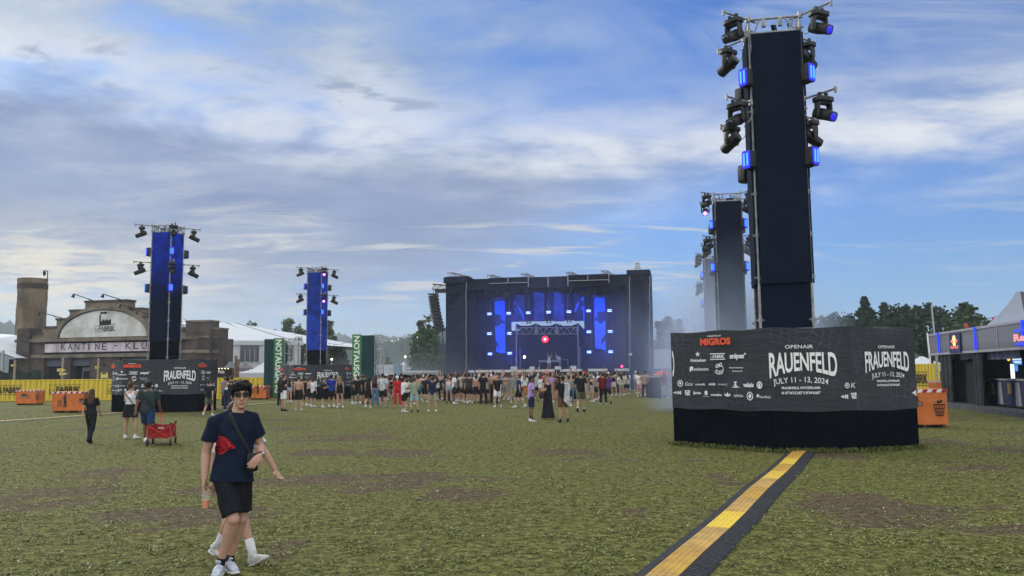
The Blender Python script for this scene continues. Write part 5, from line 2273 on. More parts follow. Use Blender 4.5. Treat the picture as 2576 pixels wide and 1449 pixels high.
def exit_tower(label, cv, green, dark, ytop, Y, right):
    """banner on one face, dark cloth on the neighbouring face, open scaffold behind to the right"""
    g0, g1 = at(*cv(green[0], ytop), Y), at(*cv(green[1], ytop), Y)
    d0, d1 = at(*cv(dark[0], ytop), Y), at(*cv(dark[1], ytop), Y)
    H = g0.z
    x0, x1 = min(g0.x, d0.x), max(g1.x, d1.x)
    t = thing('emergency_exit_tower', label, 'exit sign', ((x0 + x1) / 2, Y, 0), 0, 'green emergency exit towers')
    c = (x0 + x1) / 2
    mb = MB()
    mb.grid(lambda p, q: (g0.x - c + (g1.x - g0.x) * p, -0.03 + 0.02 * math.sin(q * 17), 0.05 + (H - 0.05) * q), 3, 20)
    ban = mb.build('banner', M_GREEN, t, smooth=True)
    mb = MB()
    gw = g1.x - g0.x
    fm = lambda a, b: Vector((g0.x - c + gw * 0.18 + b * gw * 0.62, -0.065, H - 0.12 - a * (H - 0.5)))
    put_text(mb, fm, 'NOTAUSGANG', 0, 0, 1, 1, 0.03)
    mb.build('lettering', M_WHITE, ban, fix=False)
    mb = MB()
    mb.grid(lambda p, q: (d0.x - c + (d1.x - d0.x) * p, 0.02 + 0.03 * math.sin(p * 8 + q * 5), 0.05 + (H - 0.12) * q), 8, 16)
    mb.build('side_cloth', M_DGREEN, t, smooth=True)
    mb = MB()
    mb.bbox(x0 - c + 0.05, x1 - c - 0.05, 0.12, 1.3, 0.0, H - 0.15)
    mb.build('core_cloth', M_DGREEN, t)
    mb = MB()
    r = at(*cv(right, ytop), Y).x - c
    l = x1 - c
    for yy in (0.1, 1.3):
        for xx in (l + 0.05, r):
            mb.tube((xx, yy, 0), (xx, yy, H), 0.04, n=6)
        k = 4
        for i in range(k):
            za, zb2 = H * i / k, H * (i + 1) / k
            mb.tube((l, yy, zb2 - 0.05), (r, yy, zb2 - 0.05), 0.03, n=6)
            mb.tube((l if i % 2 == 0 else r, yy, za + 0.1), (r if i % 2 == 0 else l, yy, zb2 - 0.1), 0.03, n=6)
    mb.build('scaffold', M_STEEL, t)
    return t


exit_tower('green NOTAUSGANG tower left of the bright blue light tower', z7, (1475, 1592), (1360, 1475), 530, 69.5, 1710)
z3 = crop(1180, 1100, 2536 / 560)
exit_tower('green NOTAUSGANG tower behind the crowd right of the printed box', z3, (640, 800), (800, 1010), 698, 58.5, 1122)
# lit escape sign on a mast
a, b = at(*z2(1682, 1294), 70), at(*z2(1757, 1238), 70)
es = thing('escape_sign', 'green and white escape route sign on a mast', 'sign', ((a.x + b.x) / 2, 70, 0))
w_ = (b.x - a.x) / 2
mb = MB()
mb.bbox(-w_, w_, -0.05, 0.05, a.z, b.z)
o = mb.build('frame', M_WHITE, es)
mb = MB()
mb.bbox(-w_ * 0.9, w_ * 0.9, -0.07, -0.052, a.z + 0.1, b.z - 0.1)
o = mb.build('panel', mat('escape_green', (0.02, 0.16, 0.10), 0.6), o)
mb = MB()
fm = lambda u, z: Vector((u, -0.076, z))
h_ = b.z - a.z
put_poly(mb, fm, [(0.4, 0), (0.6, 0), (0.6, 0.6), (1, 0.6), (0.5, 1), (0, 0.6), (0.4, 0.6)], w_ * 0.15, a.z + 0.2 * h_, w_ * 0.8, a.z + 0.8 * h_)
mb.build('arrow_picture', M_WHITE, es, fix=False)
mb = MB()
put_poly(mb, fm, [(0.2, 0), (0.5, 0.3), (0.8, 0), (1, 0.1), (0.7, 0.5), (0.9, 0.6), (0.6, 1), (0.3, 1), (0.1, 0.6), (0.4, 0.5), (0.1, 0.15)],
         -w_ * 0.8, a.z + 0.2 * h_, -w_ * 0.1, a.z + 0.8 * h_)
mb.build('runner_picture', M_WHITE, es, fix=False)
mb = MB()
mb.tube((0, 0.1, 0), (0, 0.1, b.z), 0.05)
mb.build('mast', M_STEEL, es)

# ------------------------------------------------------------------ things beyond the crowd, left of the stage
cp = Site(Plane(at(*z3(1260, 1340), 90).x, 90, 0), z3)
cn2 = cp.root('container', 'grey white container with blue panel beyond the crowd', 'container')
mb = MB()
cp.box(mb, 1075, 1210, 1335, 1345, 0, 2.4, z0=0)
mb.build('body', mat('pale_container', (0.40, 0.43, 0.46), 0.6, 0, 0.1, 0.6, stretch=(0.3, 1, 3)), cn2)
mb = MB()
cp.box(mb, 1342, 1210, 1442, 1345, 0.1, 2.3, z0=0)
mb.build('blue_panel', mat('blue_grey_panel', (0.10, 0.20, 0.29), 0.6), cn2)
mb = MB()
cp.box(mb, 1250, 1284, 1335, 1290, -0.05, 0.04)
mb.build('rail', M_INK, cn2)
for i, (x0, x1, y, lab) in enumerate(((1015, 1075, 1262, 'white tent roof behind the scaffold'), (1445, 1560, 1215, 'far white tent roof right of the container'),
                                      (1590, 1720, 1222, 'far white tents behind the tree trunk'), (1960, 2150, 1200, 'bright white tents between tree and stage'))):
    a, b = at(*z3(x0, 1300), 150 + 6 * i), at(*z3(x1, y), 150 + 6 * i)
    hw = (b.x - a.x) / 2
    pagoda('peaked_tent', lab, (a.x + b.x) / 2, 150 + 6 * i + hw, hw, a.z + 1.0, b.z + 0.5, M_TENT, group='far white tents', vh=a.z + 0.2)
mb = MB()
a, b = at(*z3(1445, 1350), 96), at(*z3(2110, 1350), 96)
mb.bbox(a.x, b.x, 96, 97, at(*z3(1700, 1352), 96).z, at(*z3(1700, 1312), 96).z)
mb.bbox(a.x, b.x, 96.3, 96.5, 0, at(*z3(1700, 1352), 96).z - 0.01)
tag(mb.build('counter_roof', M_TENT, None), 'long low white roof behind the crowd left of the stage', 'roof')
cf = Site(Plane(at(*z3(2195, 1280), 95).x, 95, 0), z3)
mb = MB()
cf.box(mb, 2150, 1100, 2238, 1290, 0, 1.5, z0=0)
tag(_o := mb.build('dark_cabin', M_DGREEN, None), 'dark green cabin against the left stage wing', 'cabin')
_o.location = cf.p.o
mb = MB()
a, b = at(*z3(1030, 1360), 76), at(*z3(2235, 1360), 76)
mb.grid(lambda p, q: (a.x + (b.x - a.x) * p, 76 + 0.08 * math.sin(p * 60), 0.02 + 1.75 * q + 0.04 * math.sin(p * 35) * q), 90, 3)
tag(mb.build('barrier_cloth', M_BLACK, None, smooth=True), 'black cloth barrier behind the crowd left of the stage', 'barrier')
for x, y, lab in ((1538, 1078, 'lamp post with pale globe before the wooded hill'), (290, 1120, 'lamp post with warm globe behind the printed box')):
    p = at(*z3(x, y), 110)
    t = thing('street_lamp', lab, 'street lamp', (p.x, 110, 0))
    mb = MB()
    mb.tube((0, 0, 0), (0, 0, p.z - 0.2), 0.07)
    mb.build('post', M_STEEL, t)
    mb = MB()
    mb.ball((0, 0, p.z), 0.15, 12, 8)
    mb.build('globe', emit('warm_globe', (1.0, 0.78, 0.45), 2.5), t, smooth=True)


def garland(label, pts, bulbs, m_b, r=0.02, size=0.09, sag=0.4, hang='bulb'):
    """wire hung between points with hanging bulbs or pennants"""
    t = thing('light_garland', label, 'garland', pts[0], 0, 'hanging garlands')
    o = Vector(pts[0])
    mb = MB()
    path = []
    for a, b in zip(pts[:-1], pts[1:]):
        a, b = Vector(a), Vector(b)
        for i in range(13):
            q = i / 12
            path.append(a.lerp(b, q) - o - Vector((0, 0, sag * math.sin(q * math.pi))))
    mb.wire(path, r, 5)
    mb.build('wire', M_DARKMETAL, t)
    for q in bulbs:
        p = path[int(q * (len(path) - 1))]
        mb = MB()
        if hang == 'bulb':
            mb.ball(p - Vector((0, 0, size)), (size * 0.6, size * 0.6, size), 8, 6)
        else:
            mb.prism([(-0.13, 0), (0.13, -0.05), (0.22, -0.95), (0.02, -1.1)], lambda u, z: p + Vector((u, 0, z)), lambda u, z: p + Vector((u, 0.02, z)))
        mb.build('bulb' if hang == 'bulb' else 'pennant', m_b, t)
    return t


M_BULB = emit('pale_bulb', (0.9, 0.85, 0.75), 0.5, 0.5)
garland('wire with pale hanging bulbs before the wooded hill', [at(*z3(180, 835), 82), at(*z3(640, 800), 82)], [0.15, 0.3, 0.55, 0.75], M_BULB, sag=0.3)
garland('wire with pale hanging bulbs from the exit tower to the tree', [at(*z3(1140, 745), 82), at(*z3(1560, 700), 82), at(*z3(1990, 640), 84)], [0.06, 0.2, 0.34, 0.5, 0.72], M_BULB, sag=0.35)

# ------------------------------------------------------------------ right side: bar tent, tents, fence, masts
GA, GB = gnd(2383, 1021), gnd(2590, 1048)
RB = Plane(GA.x, GA.y, math.atan2(GB.y - GA.y, GB.x - GA.x))
Rr = Site(RB, crop(3440, 1080, 1208 / 400))
bar = Rr.root('bar_tent', 'black drink bar with grey mesh fascia and blue light tubes', 'bar')
barL = (GB - GA).length + 3.5
z_top = Rr(235, 530)[1]
z_bot = Rr(245, 752)[1]
xf = Rr(225, 640)[0]


def scrim_mat():
    m = bpy.data.materials.new('grey_mesh_fascia')
    m.use_nodes = True
    w = NT(m.node_tree)
    b = w.n['Principled BSDF']
    b.inputs['Base Color'].default_value = (0.14, 0.15, 0.185, 1)
    b.inputs['Roughness'].default_value = 0.8
    b.inputs['Alpha'].default_value = 0.72
    return m


M_MESH = scrim_mat()
mb = MB()
mb.bbox(xf, barL, -0.36, -0.34, z_bot, z_top)
mb.build('fascia', M_MESH, bar)
mb = MB()
for z in (z_bot, z_top):
    mb.bbox(xf - 0.04, barL, -0.40, -0.33, z - 0.05, z + 0.05)
for x in (228, 352, 655, 905, 1200):
    a = Rr(x, 640, -0.4)[0]
    mb.bbox(a - 0.03, a + 0.03, -0.395, -0.335, z_bot + 0.05, z_top - 0.05)
mb.build('fascia_frame', M_STEEL, bar)
for x in (236, 655, 1203):
    a = Rr(x, 640, -0.45)[0]
    mb = MB()
    mb.bbox(a - 0.045, a + 0.045, -0.48, -0.41, z_bot + 0.06, z_top + 0.04)
    mb.build('light_tube', emit('blue_tube_bar', (0.005, 0.03, 1.0), 1.0), bar)
mb = MB()
A, B, Z0, Z1 = Rr.box(mb, 360, 512, 482, 736, -0.45, 0.06)
lp = mb.build('logo_panel', mat('navy_panel', (0.012, 0.020, 0.095), 0.5), bar)
fm = lambda a, b: Vector((a, -0.462, b))
w_ = B - A
cx_ = (A + B) / 2
hz = Z1 - Z0
M_SUN = emit('yellow_lit_disc', (1.0, 0.55, 0.05), 0.8, 0.3)
M_REDLIT = emit('red_lit_letter', (0.85, 0.02, 0.03), 0.75, 0.3)
mb = MB()
put_disc(mb, fm, cx_, Z0 + hz * 0.62, w_ * 0.17, w_ * 0.17, 18)
mb.build('sun_emblem', M_SUN, lp, fix=False)
bullp = [(0.0, 0.30), (0.12, 0.55), (0.30, 0.78), (0.55, 0.82), (0.78, 0.62), (0.92, 0.66), (0.98, 0.52), (0.86, 0.40), (0.74, 0.36), (0.80, 0.12), (0.70, 0.05), (0.60, 0.30), (0.42, 0.32),
         (0.30, 0.05), (0.20, 0.02), (0.22, 0.28), (0.10, 0.22)]
for s in (1, -1):
    mb = MB()
    f2 = lambda a, b: Vector((cx_ - s * a, -0.467, b))
    put_poly(mb, f2, bullp, w_ * 0.04, Z0 + hz * 0.50, w_ * 0.36, Z0 + hz * 0.72)
    mb.build('bull_emblem', M_REDLIT, lp, fix=False)
mb = MB()
put_text(mb, fm, 'Red Bull', cx_ - w_ * 0.36, Z0 + hz * 0.22, cx_ + w_ * 0.36, Z0 + hz * 0.38, 0.03)
mb.build('lettering', M_REDLIT, lp, fix=False)
mb = MB()
a = Rr(1092, 610, -0.5)
b = Rr(1208, 512, -0.5)
put_text(mb, lambda x, z: Vector((x, -0.50, z)), 'Red Bull', a[0], a[1], a[0] + (b[0] - a[0]) * 3.2, b[1], 0.05)
o = mb.build('sign_lettering', emit('pale_red_letter', (0.75, 0.16, 0.20), 0.6, 0.3), bar, fix=False)
mb = MB()
for z in (a[1] - 0.14, b[1] + 0.08):
    mb.bbox(a[0] + 0.1, a[0] + 3.0, -0.49, -0.45, z, z + 0.09)
mb.build('light_tube', MATS['blue_tube_bar'], bar)
# frame, curtains, back, roof
H0 = z_bot
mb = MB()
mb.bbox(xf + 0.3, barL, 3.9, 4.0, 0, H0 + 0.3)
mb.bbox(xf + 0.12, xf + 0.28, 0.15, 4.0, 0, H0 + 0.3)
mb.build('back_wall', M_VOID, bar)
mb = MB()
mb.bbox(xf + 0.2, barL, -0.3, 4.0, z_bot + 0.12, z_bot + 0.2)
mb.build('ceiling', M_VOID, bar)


def curtain(x0, x1, y0, y1, dep, folds):
    a, c = Rr(x0, 1000, dep)[0], Rr(x1, 1000, dep)[0]
    zt0 = z_bot + 0.1
    m = MB()
    m.grid(lambda p, q: (a + (c - a) * p * (0.92 + 0.08 * q), dep + 0.09 * math.sin(p * folds * math.pi), 0.05 + (zt0 - 0.05) * q), 28, 8)
    m.build('curtain', mat('grey_black_plastic', (0.030, 0.034, 0.046), 0.45, 0, 0.3, 1.5, 0.4, 3), bar, smooth=True)


curtain(268, 402, 750, 1330, -0.2, 6)
curtain(648, 745, 730, 1380, -0.2, 5)
mb = MB()
a, c = Rr(400, 1000, 0.1)[0], Rr(660, 1000, 0.1)[0]
mb.bbox(a - 0.1, c + 0.1, 0.3, 0.4, 0, z_bot)  # near-black sheet stands in for the shade inside the opening
mb.build('opening_shade', M_VOID, bar)
mb = MB()
mb.grid(lambda p, q: (a + (c - a) * p, 0.05 + 0.05 * math.sin(p * 20), z_bot + 0.05 - 0.32 * q - 0.06 * math.sin(p * math.pi)), 24, 3)
mb.build('valance', mat('shiny_black_foil', (0.05, 0.055, 0.075), 0.3, 0, 0.3, 2), bar, smooth=True)
mb = MB()
a, c = Rr(800, 1000, 0.0)[0], Rr(1190, 1000, 0.0)[0]
mb.grid(lambda p, q: (a + (c - a) * p, 0.02 + 0.05 * math.sin(p * 30), z_bot + 0.05 - 0.42 * q), 30, 3)
mb.build('valance', mat('violet_foil', (0.10, 0.11, 0.22), 0.3, 0, 0.3, 2), bar, smooth=True)
mb = MB()
mb.bbox(xf + 0.5, barL, -0.6, 0.25, 0.0, 0.22)
mb.build('step', mat('grey_step', (0.07, 0.075, 0.085), 0.8, 0, 0.2, 2), bar)
# counters
ct = Rr(1050, 1035, 0.9)[1]
mb = MB()
a, c = Rr(800, 1100, 0.9)[0], barL
mb.bbox(a, c, 0.9, 1.6, 0.22, ct - 0.05)
cb = mb.build('counter', mat('bar_blue', (0.010, 0.018, 0.085), 0.5), bar)
mb = MB()
mb.bbox(a - 0.05, c, 0.82, 1.7, ct - 0.048, ct + 0.02)
mb.build('counter_top', M_STEEL, cb)
for x0, x1 in ((908, 968), (1108, 1172)):
    p, q = Rr(x0, 1270, 0.85)[0], Rr(x1, 1270, 0.85)[0]
    m = MB()
    m.prism([(p, 0.25), (q, 0.25), (q - (q - p) * 0.15, ct - 0.12), (p + (q - p) * 0.15, ct - 0.12)], lambda u, z: (u, 0.86, z), lambda u, z: (u, 0.897, z))
    m.build('pale_panel', mat('pale_grey_panel', (0.30, 0.31, 0.36), 0.5), cb)
for x in (840, 1040):
    m = MB()
    Rr.box(m, x - 18, 1075, x + 18, 1200, 0.86, 0.035)
    m.build('badge', mat('gold_badge', (0.30, 0.22, 0.07), 0.5), cb)
fr = Rr.root('fridge', 'glass drinks fridge with a bright strip inside the dark bar', 'fridge')
m = MB()
A, B, Z0, Z1 = Rr.box(m, 950, 835, 1055, 1030, 2.0, 0.7, z0=ct * 0.9)
m.build('cabinet', mat('dark_fridge', (0.03, 0.045, 0.05), 0.2, spec=0.6), fr)
m = MB()
Rr.box(m, 1056, 862, 1074, 1025, 1.95, 0.1)
m.build('light_strip', emit('cool_strip', (0.75, 0.95, 1.0), 1.0), fr)
sc = Rr.root('menu_screen', 'blue and white menu screen hanging in the bar', 'screen')
m = MB()
Rr.box(m, 1074, 795, 1170, 868, 2.2, 0.05)
m.build('panel', emit('menu_blue', (0.10, 0.32, 0.85), 0.6), sc)
for y0 in (798, 832):
    m = MB()
    Rr.box(m, 1078, y0, 1166, y0 + 15, 2.16, 0.03)
    m.build('printed_bar', emit('menu_white', (0.75, 0.85, 0.95), 0.7), sc)
m = MB()
Rr.box(m, 1086, 876, 1126, 940, 2.2, 0.05)
m.build('lower_panel', MATS['menu_blue'], sc)
m = MB()
pq = Rr(1034, 806, 1.9)
m.ball((pq[0], 1.9, pq[1]), (0.13, 0.05, 0.08), 10, 6)
o = m.build('lit_badge', emit('orange_badge', (1.0, 0.35, 0.05), 1.8), sc)
# bar's own tent and the big peaked tent behind
pk = at(*crop(3440, 1080, 1208 / 400)(1160, 42), 47.5)
bt = pagoda('peaked_tent', 'big white peaked tent, one face coloured as in shade, rising behind the drink bar', pk.x, 47.5, 3.3, 3.3, pk.z, mat('shaded_tent_cloth', (0.23, 0.26, 0.33), 0.8, 0, 0.05, 0.5), rz=0.35,
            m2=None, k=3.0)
m2 = mat('tent_face_shade', (0.095, 0.078, 0.082), 0.8)  # darker colour puts the shade of the right roof face into the cloth
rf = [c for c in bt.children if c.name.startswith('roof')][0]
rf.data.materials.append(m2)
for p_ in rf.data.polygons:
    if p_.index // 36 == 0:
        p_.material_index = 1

# yellow fence + tents on the right
zz = crop(3300, 1060, 1304 / 540)
a, b = at(*zz(150, 945), 62), at(*zz(610, 945), 56)
corr_fence('yellow corrugated panel printed FABRIK right of the big black box', a.x, 62, b.x, 57, at(*zz(430, 738), 59.5).z, (1.3, 4.0), 0.15)
pag_at('low white tent with blunt peak over the right yellow fence', (462, 668), (300, 742), (640, 742), 72, M_TENT, zz, vh=0.6)
mb = MB()
a, b = at(*zz(285, 690), 80), at(*zz(405, 690), 80)
zt2 = at(*zz(340, 628), 80).z
mb.prism([(a.x - 3, a.z), (b.x, b.z), (b.x - 1.0, zt2), (a.x - 3, zt2)], lambda u, z: (u, 80, z), lambda u, z: (u, 86, z))
mb.bbox(a.x - 3, b.x - 0.2, 80.3, 85.7, 0, a.z - 0.01)
tag(mb.build('shed', mat('grey_roof', (0.12, 0.12, 0.14), 0.8), None), 'grey roofed shed behind the big black box', 'shed')
for x, y, yb, r, lab in ((466, 200, 670, 0.07, 'tall grey mast before the dark trees'),):
    p = at(*zz(x, y), 66)
    mb = MB()
    mb.tube((p.x + 0.25, 66, 0), (p.x, 66, p.z), 0.10, 0.06)
    for q in (0.55, 0.8):
        mb.tube((p.x - 0.3, 66, p.z * q), (p.x + 0.3, 66, p.z * q), 0.03)
    tag(mb.build('mast', M_STEEL, None), lab, 'mast')
p = at(*zz(428, 455), 60)
fl = thing('flag_pole', 'white flag pole with a dark hanging flag', 'flag', (p.x, 60, 0))
mb = MB()
mb.tube((0.18, 0, 0), (0, 0, p.z), 0.06)
mb.build('pole', M_WHITE, fl)
mb = MB()
mb.grid(lambda u, v: (0.05 + 0.35 * u + 0.06 * math.sin(v * 9), 0.06 * math.sin(u * 8), p.z - 0.15 - 2.4 * v - 0.5 * u), 5, 10)
mb.build('flag', mat('dark_flag', (0.04, 0.05, 0.07), 0.8, 0, 0.4, 3), fl, smooth=True)
M_PEN = mat('red_white_pennant', (0.55, 0.10, 0.10), 0.8, 0, 0.3, 3)
garland('wire with red pennants before the right dark trees', [at(*zz(-60, 388), 52), at(*zz(470, 350), 52), at(*zz(1080, 300), 52)], [0.78, 0.97], M_PEN, r=0.018, sag=0.25, hang='pennant')
zs = crop(2380, 1100, 2.4)
garland('wire with red pennants right of the stage', [at(*crop(2560, 640, 1449 / 600)(-60, 1380), 92), at(*crop(2560, 640, 1449 / 600)(40, 1350), 92), at(*crop(2560, 640, 1449 / 600)(210, 1385), 92)],
        [0.3, 0.72], M_PEN, r=0.03, sag=0.7, hang='pennant')
# right of the stage: white tent wall, bar counter in the smoke, red parasol
zr = crop(1560, 960, 2576 / 960)
wt = Site(Plane(at(*zr(2500, 1100), 96).x, 96, 0), zr)
t = wt.root('white_tent', 'white tent wall in the smoke right of the stage', 'tent')
mb = MB()
wt.box(mb, 2396, 938, 2760, 1062, 0, 3)
mb.build('wall', M_TENT, t)
mb = MB()
wt.box(mb, 2396, 1066, 2760, 1130, -0.1, 3)
mb.build('lower_wall', M_TENT, t)
mb = MB()
wt.box(mb, 2396, 1131, 2760, 1300, 0.2, 2.5, z0=0)
mb.build('base', M_SCRIM2, t)
sbp = Site(Plane(at(*zr(2420, 1350), 58).x, 58, 0), zr)
t = sbp.root('smoke_bar', 'dark bar counter in the smoke beside the stage', 'bar')
mb = MB()
A, B, Z0, Z1 = sbp.box(mb, 2362, 1222, 2530, 1350, 0, 1.2, z0=0)
mb.build('body', M_SCRIM2, t)
mb = MB()
mb.bbox(A - 0.05, B + 0.05, -0.08, 1.25, Z1 + 0.002, Z1 + 0.05)
mb.build('counter_top', M_STEEL, t)
pp = at(*zr(2480, 1150), 62)
t = thing('parasol', 'red parasol behind the smoky bar counter', 'parasol', (pp.x, 62, 0))
mb = MB()
mb.loft([(0, 0, pp.z - 0.35), (0, 0, pp.z)], [0.8, 0.06], 8)
mb.build('canopy', mat('red_canopy', (0.55, 0.06, 0.03), 0.8), t)
mb = MB()
mb.tube((0, 0, 0), (0, 0, pp.z), 0.03)
mb.build('pole', M_STEEL, t)

# ------------------------------------------------------------------ cable ramps
M_LIDS = [mat('lid_amber', (0.46, 0.28, 0.035), 0.55, 0, 0.10, 5, 0.3, 30, col2=(0.34, 0.20, 0.045)), mat('lid_yellow', (0.62, 0.44, 0.06), 0.5, 0, 0.08, 5, 0.3, 30),
          mat('lid_dusty', (0.47, 0.29, 0.075), 0.65, 0, 0.12, 5, 0.3, 30, col2=(0.31, 0.20, 0.065)), mat('lid_bright', (0.70, 0.50, 0.04), 0.45, 0, 0.06, 5, 0.3, 30)]
NAMES = ['first', 'second', 'third', 'fourth', 'fifth', 'sixth', 'seventh', 'eighth', 'ninth', 'tenth', 'eleventh', 'twelfth', 'thirteenth', 'fourteenth']


def ramp_section(label, a, b, lid, k, detail=True):
    """one rubber cable ramp between ground points a -> b"""
    a, b = Vector(a), Vector(b)
    L = (b - a).length
    th = math.atan2((b - a).y, (b - a).x)
    t = thing('cable_ramp', label, 'cable ramp', a, th, 'cable ramp sections')
    W = 0.44
    mb = MB()
    prof = [(-0.34, 0.004), (-0.32, 0.015), (-0.142, 0.050), (-0.137, 0.044), (0.137, 0.044), (0.142, 0.050), (0.265, 0.015), (0.285, 0.004)]
    n = 14 if detail else 1
    for i in range(n):
        x0, x1 = L * i / n, L * (i + (0.80 if detail else 1.0)) / n
        mb.prism(prof, lambda u, z: (x0 + 0.004, u, z), lambda u, z: (x1, u, z))
        if detail:
            x2 = L * (i + 1) / n
            low = [(u * 0.985, max(0.002, z - 0.007)) for u, z in prof]
            mb.prism(low, lambda u, z: (x1, u, z), lambda u, z: (x2 + 0.0035, u, z))
    mb.build('rubber_body', M_RUBBER, t)
    mb = MB()
    m = 9
    for i in range(m):
        u0 = -0.133 + 0.266 * i / m
        u1 = u0 + 0.266 / m
        h = 0.054 if i % 2 == 0 else 0.0515
        mb.bbox(0.006, L - 0.004, u0, u1 - 0.0008, 0.0445, h)
    mb.build('lid', lid, t)
    return t


R1, RM = gnd(2021, 1133), gnd(1685, 1449)
R0 = RM + (RM - R1) * 0.10
RL = (R1 - R0)
cnt = 12
lids = [2, 0, 2, 3, 2, 0, 2, 1, 0, 1, 0, 0]
cols = {0: 'amber', 1: 'yellow', 2: 'dusty ochre', 3: 'bright yellow'}
side = Vector((-RL.y, RL.x, 0)).normalized()
pts = [R0 + RL * (i / cnt) + side * (0.014 * math.sin(i * 1.3)) for i in range(cnt + 1)]
for i in range(cnt):
    ramp_section('%s lid on black rubber cable ramp, %s section from the black box' % (cols[lids[i]], NAMES[cnt - 1 - i]), pts[i], pts[i + 1], M_LIDS[lids[i]], i)
fp = [gnd(-40, 1064), gnd(120, 1054), gnd(290, 1041), gnd(430, 1033), gnd(560, 1026), gnd(700, 1013)]
for i in range(len(fp) - 1):
    ramp_section('long yellow topped cable ramp in the far left grass, %s from left' % NAMES[i], fp[i], fp[i + 1], M_LIDS[1], i, False)
# pale scrap of board on the grass beside the box
p = gnd(2284, 1129)
mb = MB()
mb.prism([(-0.28, -0.05), (0.25, -0.08), (0.30, 0.06), (-0.22, 0.08)], lambda u, z: (p.x + u, p.y + z, 0.004), lambda u, z: (p.x + u, p.y + z, 0.03))
tag(mb.build('cardboard_scrap', mat('pale_cardboard', (0.42, 0.38, 0.30), 0.9), None), 'pale flat scrap lying in the grass by the big black box', 'litter')


# ------------------------------------------------------------------ trees
def leaf_mat(name, dark, light):
    m = bpy.data.materials.new(name)
    m.use_nodes = True
    w = NT(m.node_tree)
    b = w.n['Principled BSDF']
    b.inputs['Roughness'].default_value = 0.75
    b.inputs['Specular IOR Level'].default_value = 0.15
    geo = w.node('ShaderNodeNewGeometry')
    f = w.noise(geo.outputs['Position'], 0.55, 3, 0.6)
    r = w.math('MULTIPLY_ADD', geo.outputs['Random Per Island'], 0.5, w.math('MULTIPLY', f, 0.6))
    w.put(b.inputs['Base Color'], w.mix(w.smooth(r, 0.2, 0.8), dark, light))
    return m


LEAF_D = leaf_mat('dark_foliage', (0.010, 0.024, 0.014), (0.034, 0.060, 0.030))
LEAF_M = leaf_mat('mid_foliage', (0.020, 0.040, 0.016), (0.070, 0.105, 0.040))
LEAF_L = leaf_mat('pale_foliage', (0.040, 0.055, 0.030), (0.120, 0.135, 0.075))
M_BARK = mat('bark', (0.07, 0.055, 0.042), 0.9, 0, 0.3, 3, stretch=(1, 1, 0.2))


def tree(label, x, y, h, w, leaf, kind='round', trunk=0.22, n=70, per=38, ls=0.32, seed=0, loose=0.0):
    rs = np.random.default_rng(seed + 100)
    t = thing('conifer_tree' if kind == 'conifer' else 'leafy_tree', label, 'tree', (x, y, 0), 0, 'trees behind the festival ground')
    mb = MB()
    r0 = max(0.14, h * 0.022)
    top = h * (0.9 if kind == 'conifer' else 0.72)
    mb.loft([(0, 0, 0), (0.02 * h, 0, top * 0.4), (-0.01 * h, 0.01 * h, top)], [r0, r0 * 0.7, r0 * 0.2], 8)
    cl = []
    for i in range(n):
        if kind == 'conifer':
            q = rs.uniform(0.0, 1.0)
            z = h * (trunk + (1 - trunk) * (1 - q))
            rad = w / 2 * q * (0.75 + 0.35 * (math.sin(q * 42) * 0.5 + 0.5)) * math.sqrt(rs.uniform(0.05, 1))
            a = rs.uniform(0, 6.283)
            cl.append((rad * math.cos(a), rad * math.sin(a), z, 0.16 + 0.42 * q))
        else:
            u = rs.normal(size=3)
            u /= np.linalg.norm(u)
            rr = rs.uniform(0.35, 1.0) ** 0.5
            zc = h * (trunk + (1 - trunk) * 0.5)
            hz = h * (1 - trunk) * 0.5
            lump = 1 + 0.22 * math.sin(u[0] * 4 + seed) + 0.15 * math.sin(u[2] * 7 + seed * 2)
            if kind == 'willow':
                lump *= 1.0 + 0.25 * (-u[2])
            cl.append((u[0] * rr * w / 2 * lump, u[1] * rr * w / 2 * lump, zc + u[2] * rr * hz * (1.0 if u[2] > 0 else 0.95), w * rs.uniform(0.07, 0.14)))
    if kind != 'conifer':
        for c in cl[::6]:
            s = Vector((0, 0, rs.uniform(0.3, 0.6) * top))
            e = Vector(c[:3])
            mb.loft([s, s.lerp(e, 0.5) + Vector((0, 0, 0.04 * h)), e], [r0 * 0.4, r0 * 0.22, 0.02], 5)
    mb.build('trunk', M_BARK, t)
    vs, fs = [], []
    for cx, cy, cz, cr in cl:
        k = int(per * rs.uniform(0.6, 1.4) * (1 - loose * rs.uniform(0, 1)))
        p = rs.normal(size=(k, 3)) * (cr * 0.62)
        p[:, 2] *= 0.8 if kind != 'conifer' else 0.35
        if kind == 'willow':
            p[:, 2] *= 1.7
        for q in p:
            c = np.array([cx, cy, cz]) + q
            a = rs.normal(size=3)
            a /= np.linalg.norm(a)
            b = np.cross(a, rs.normal(size=3))
            b /= (np.linalg.norm(b) + 1e-9)
            s1, s2 = ls * rs.uniform(0.6, 1.3), ls * rs.uniform(0.35, 0.8)
            o = len(vs)
            vs += [c - a * s1, c + b * s2, c + a * s1, c - b * s2]
            fs.append((o, o + 1, o + 2, o + 3))
    m2 = MB()
    m2.add(vs, fs)
    m2.build('crown', leaf, t, fix=False)
    return t


def tree_px(label, cv, x0, x1, ytop, Y, leaf, **kw):
    a, b = at(*cv(x0, ytop), Y), at(*cv(x1, ytop), Y)
    h = at(*cv((x0 + x1) / 2, ytop), Y).z
    return tree(label, (a.x + b.x) / 2, Y, h, b.x - a.x, leaf, **kw)


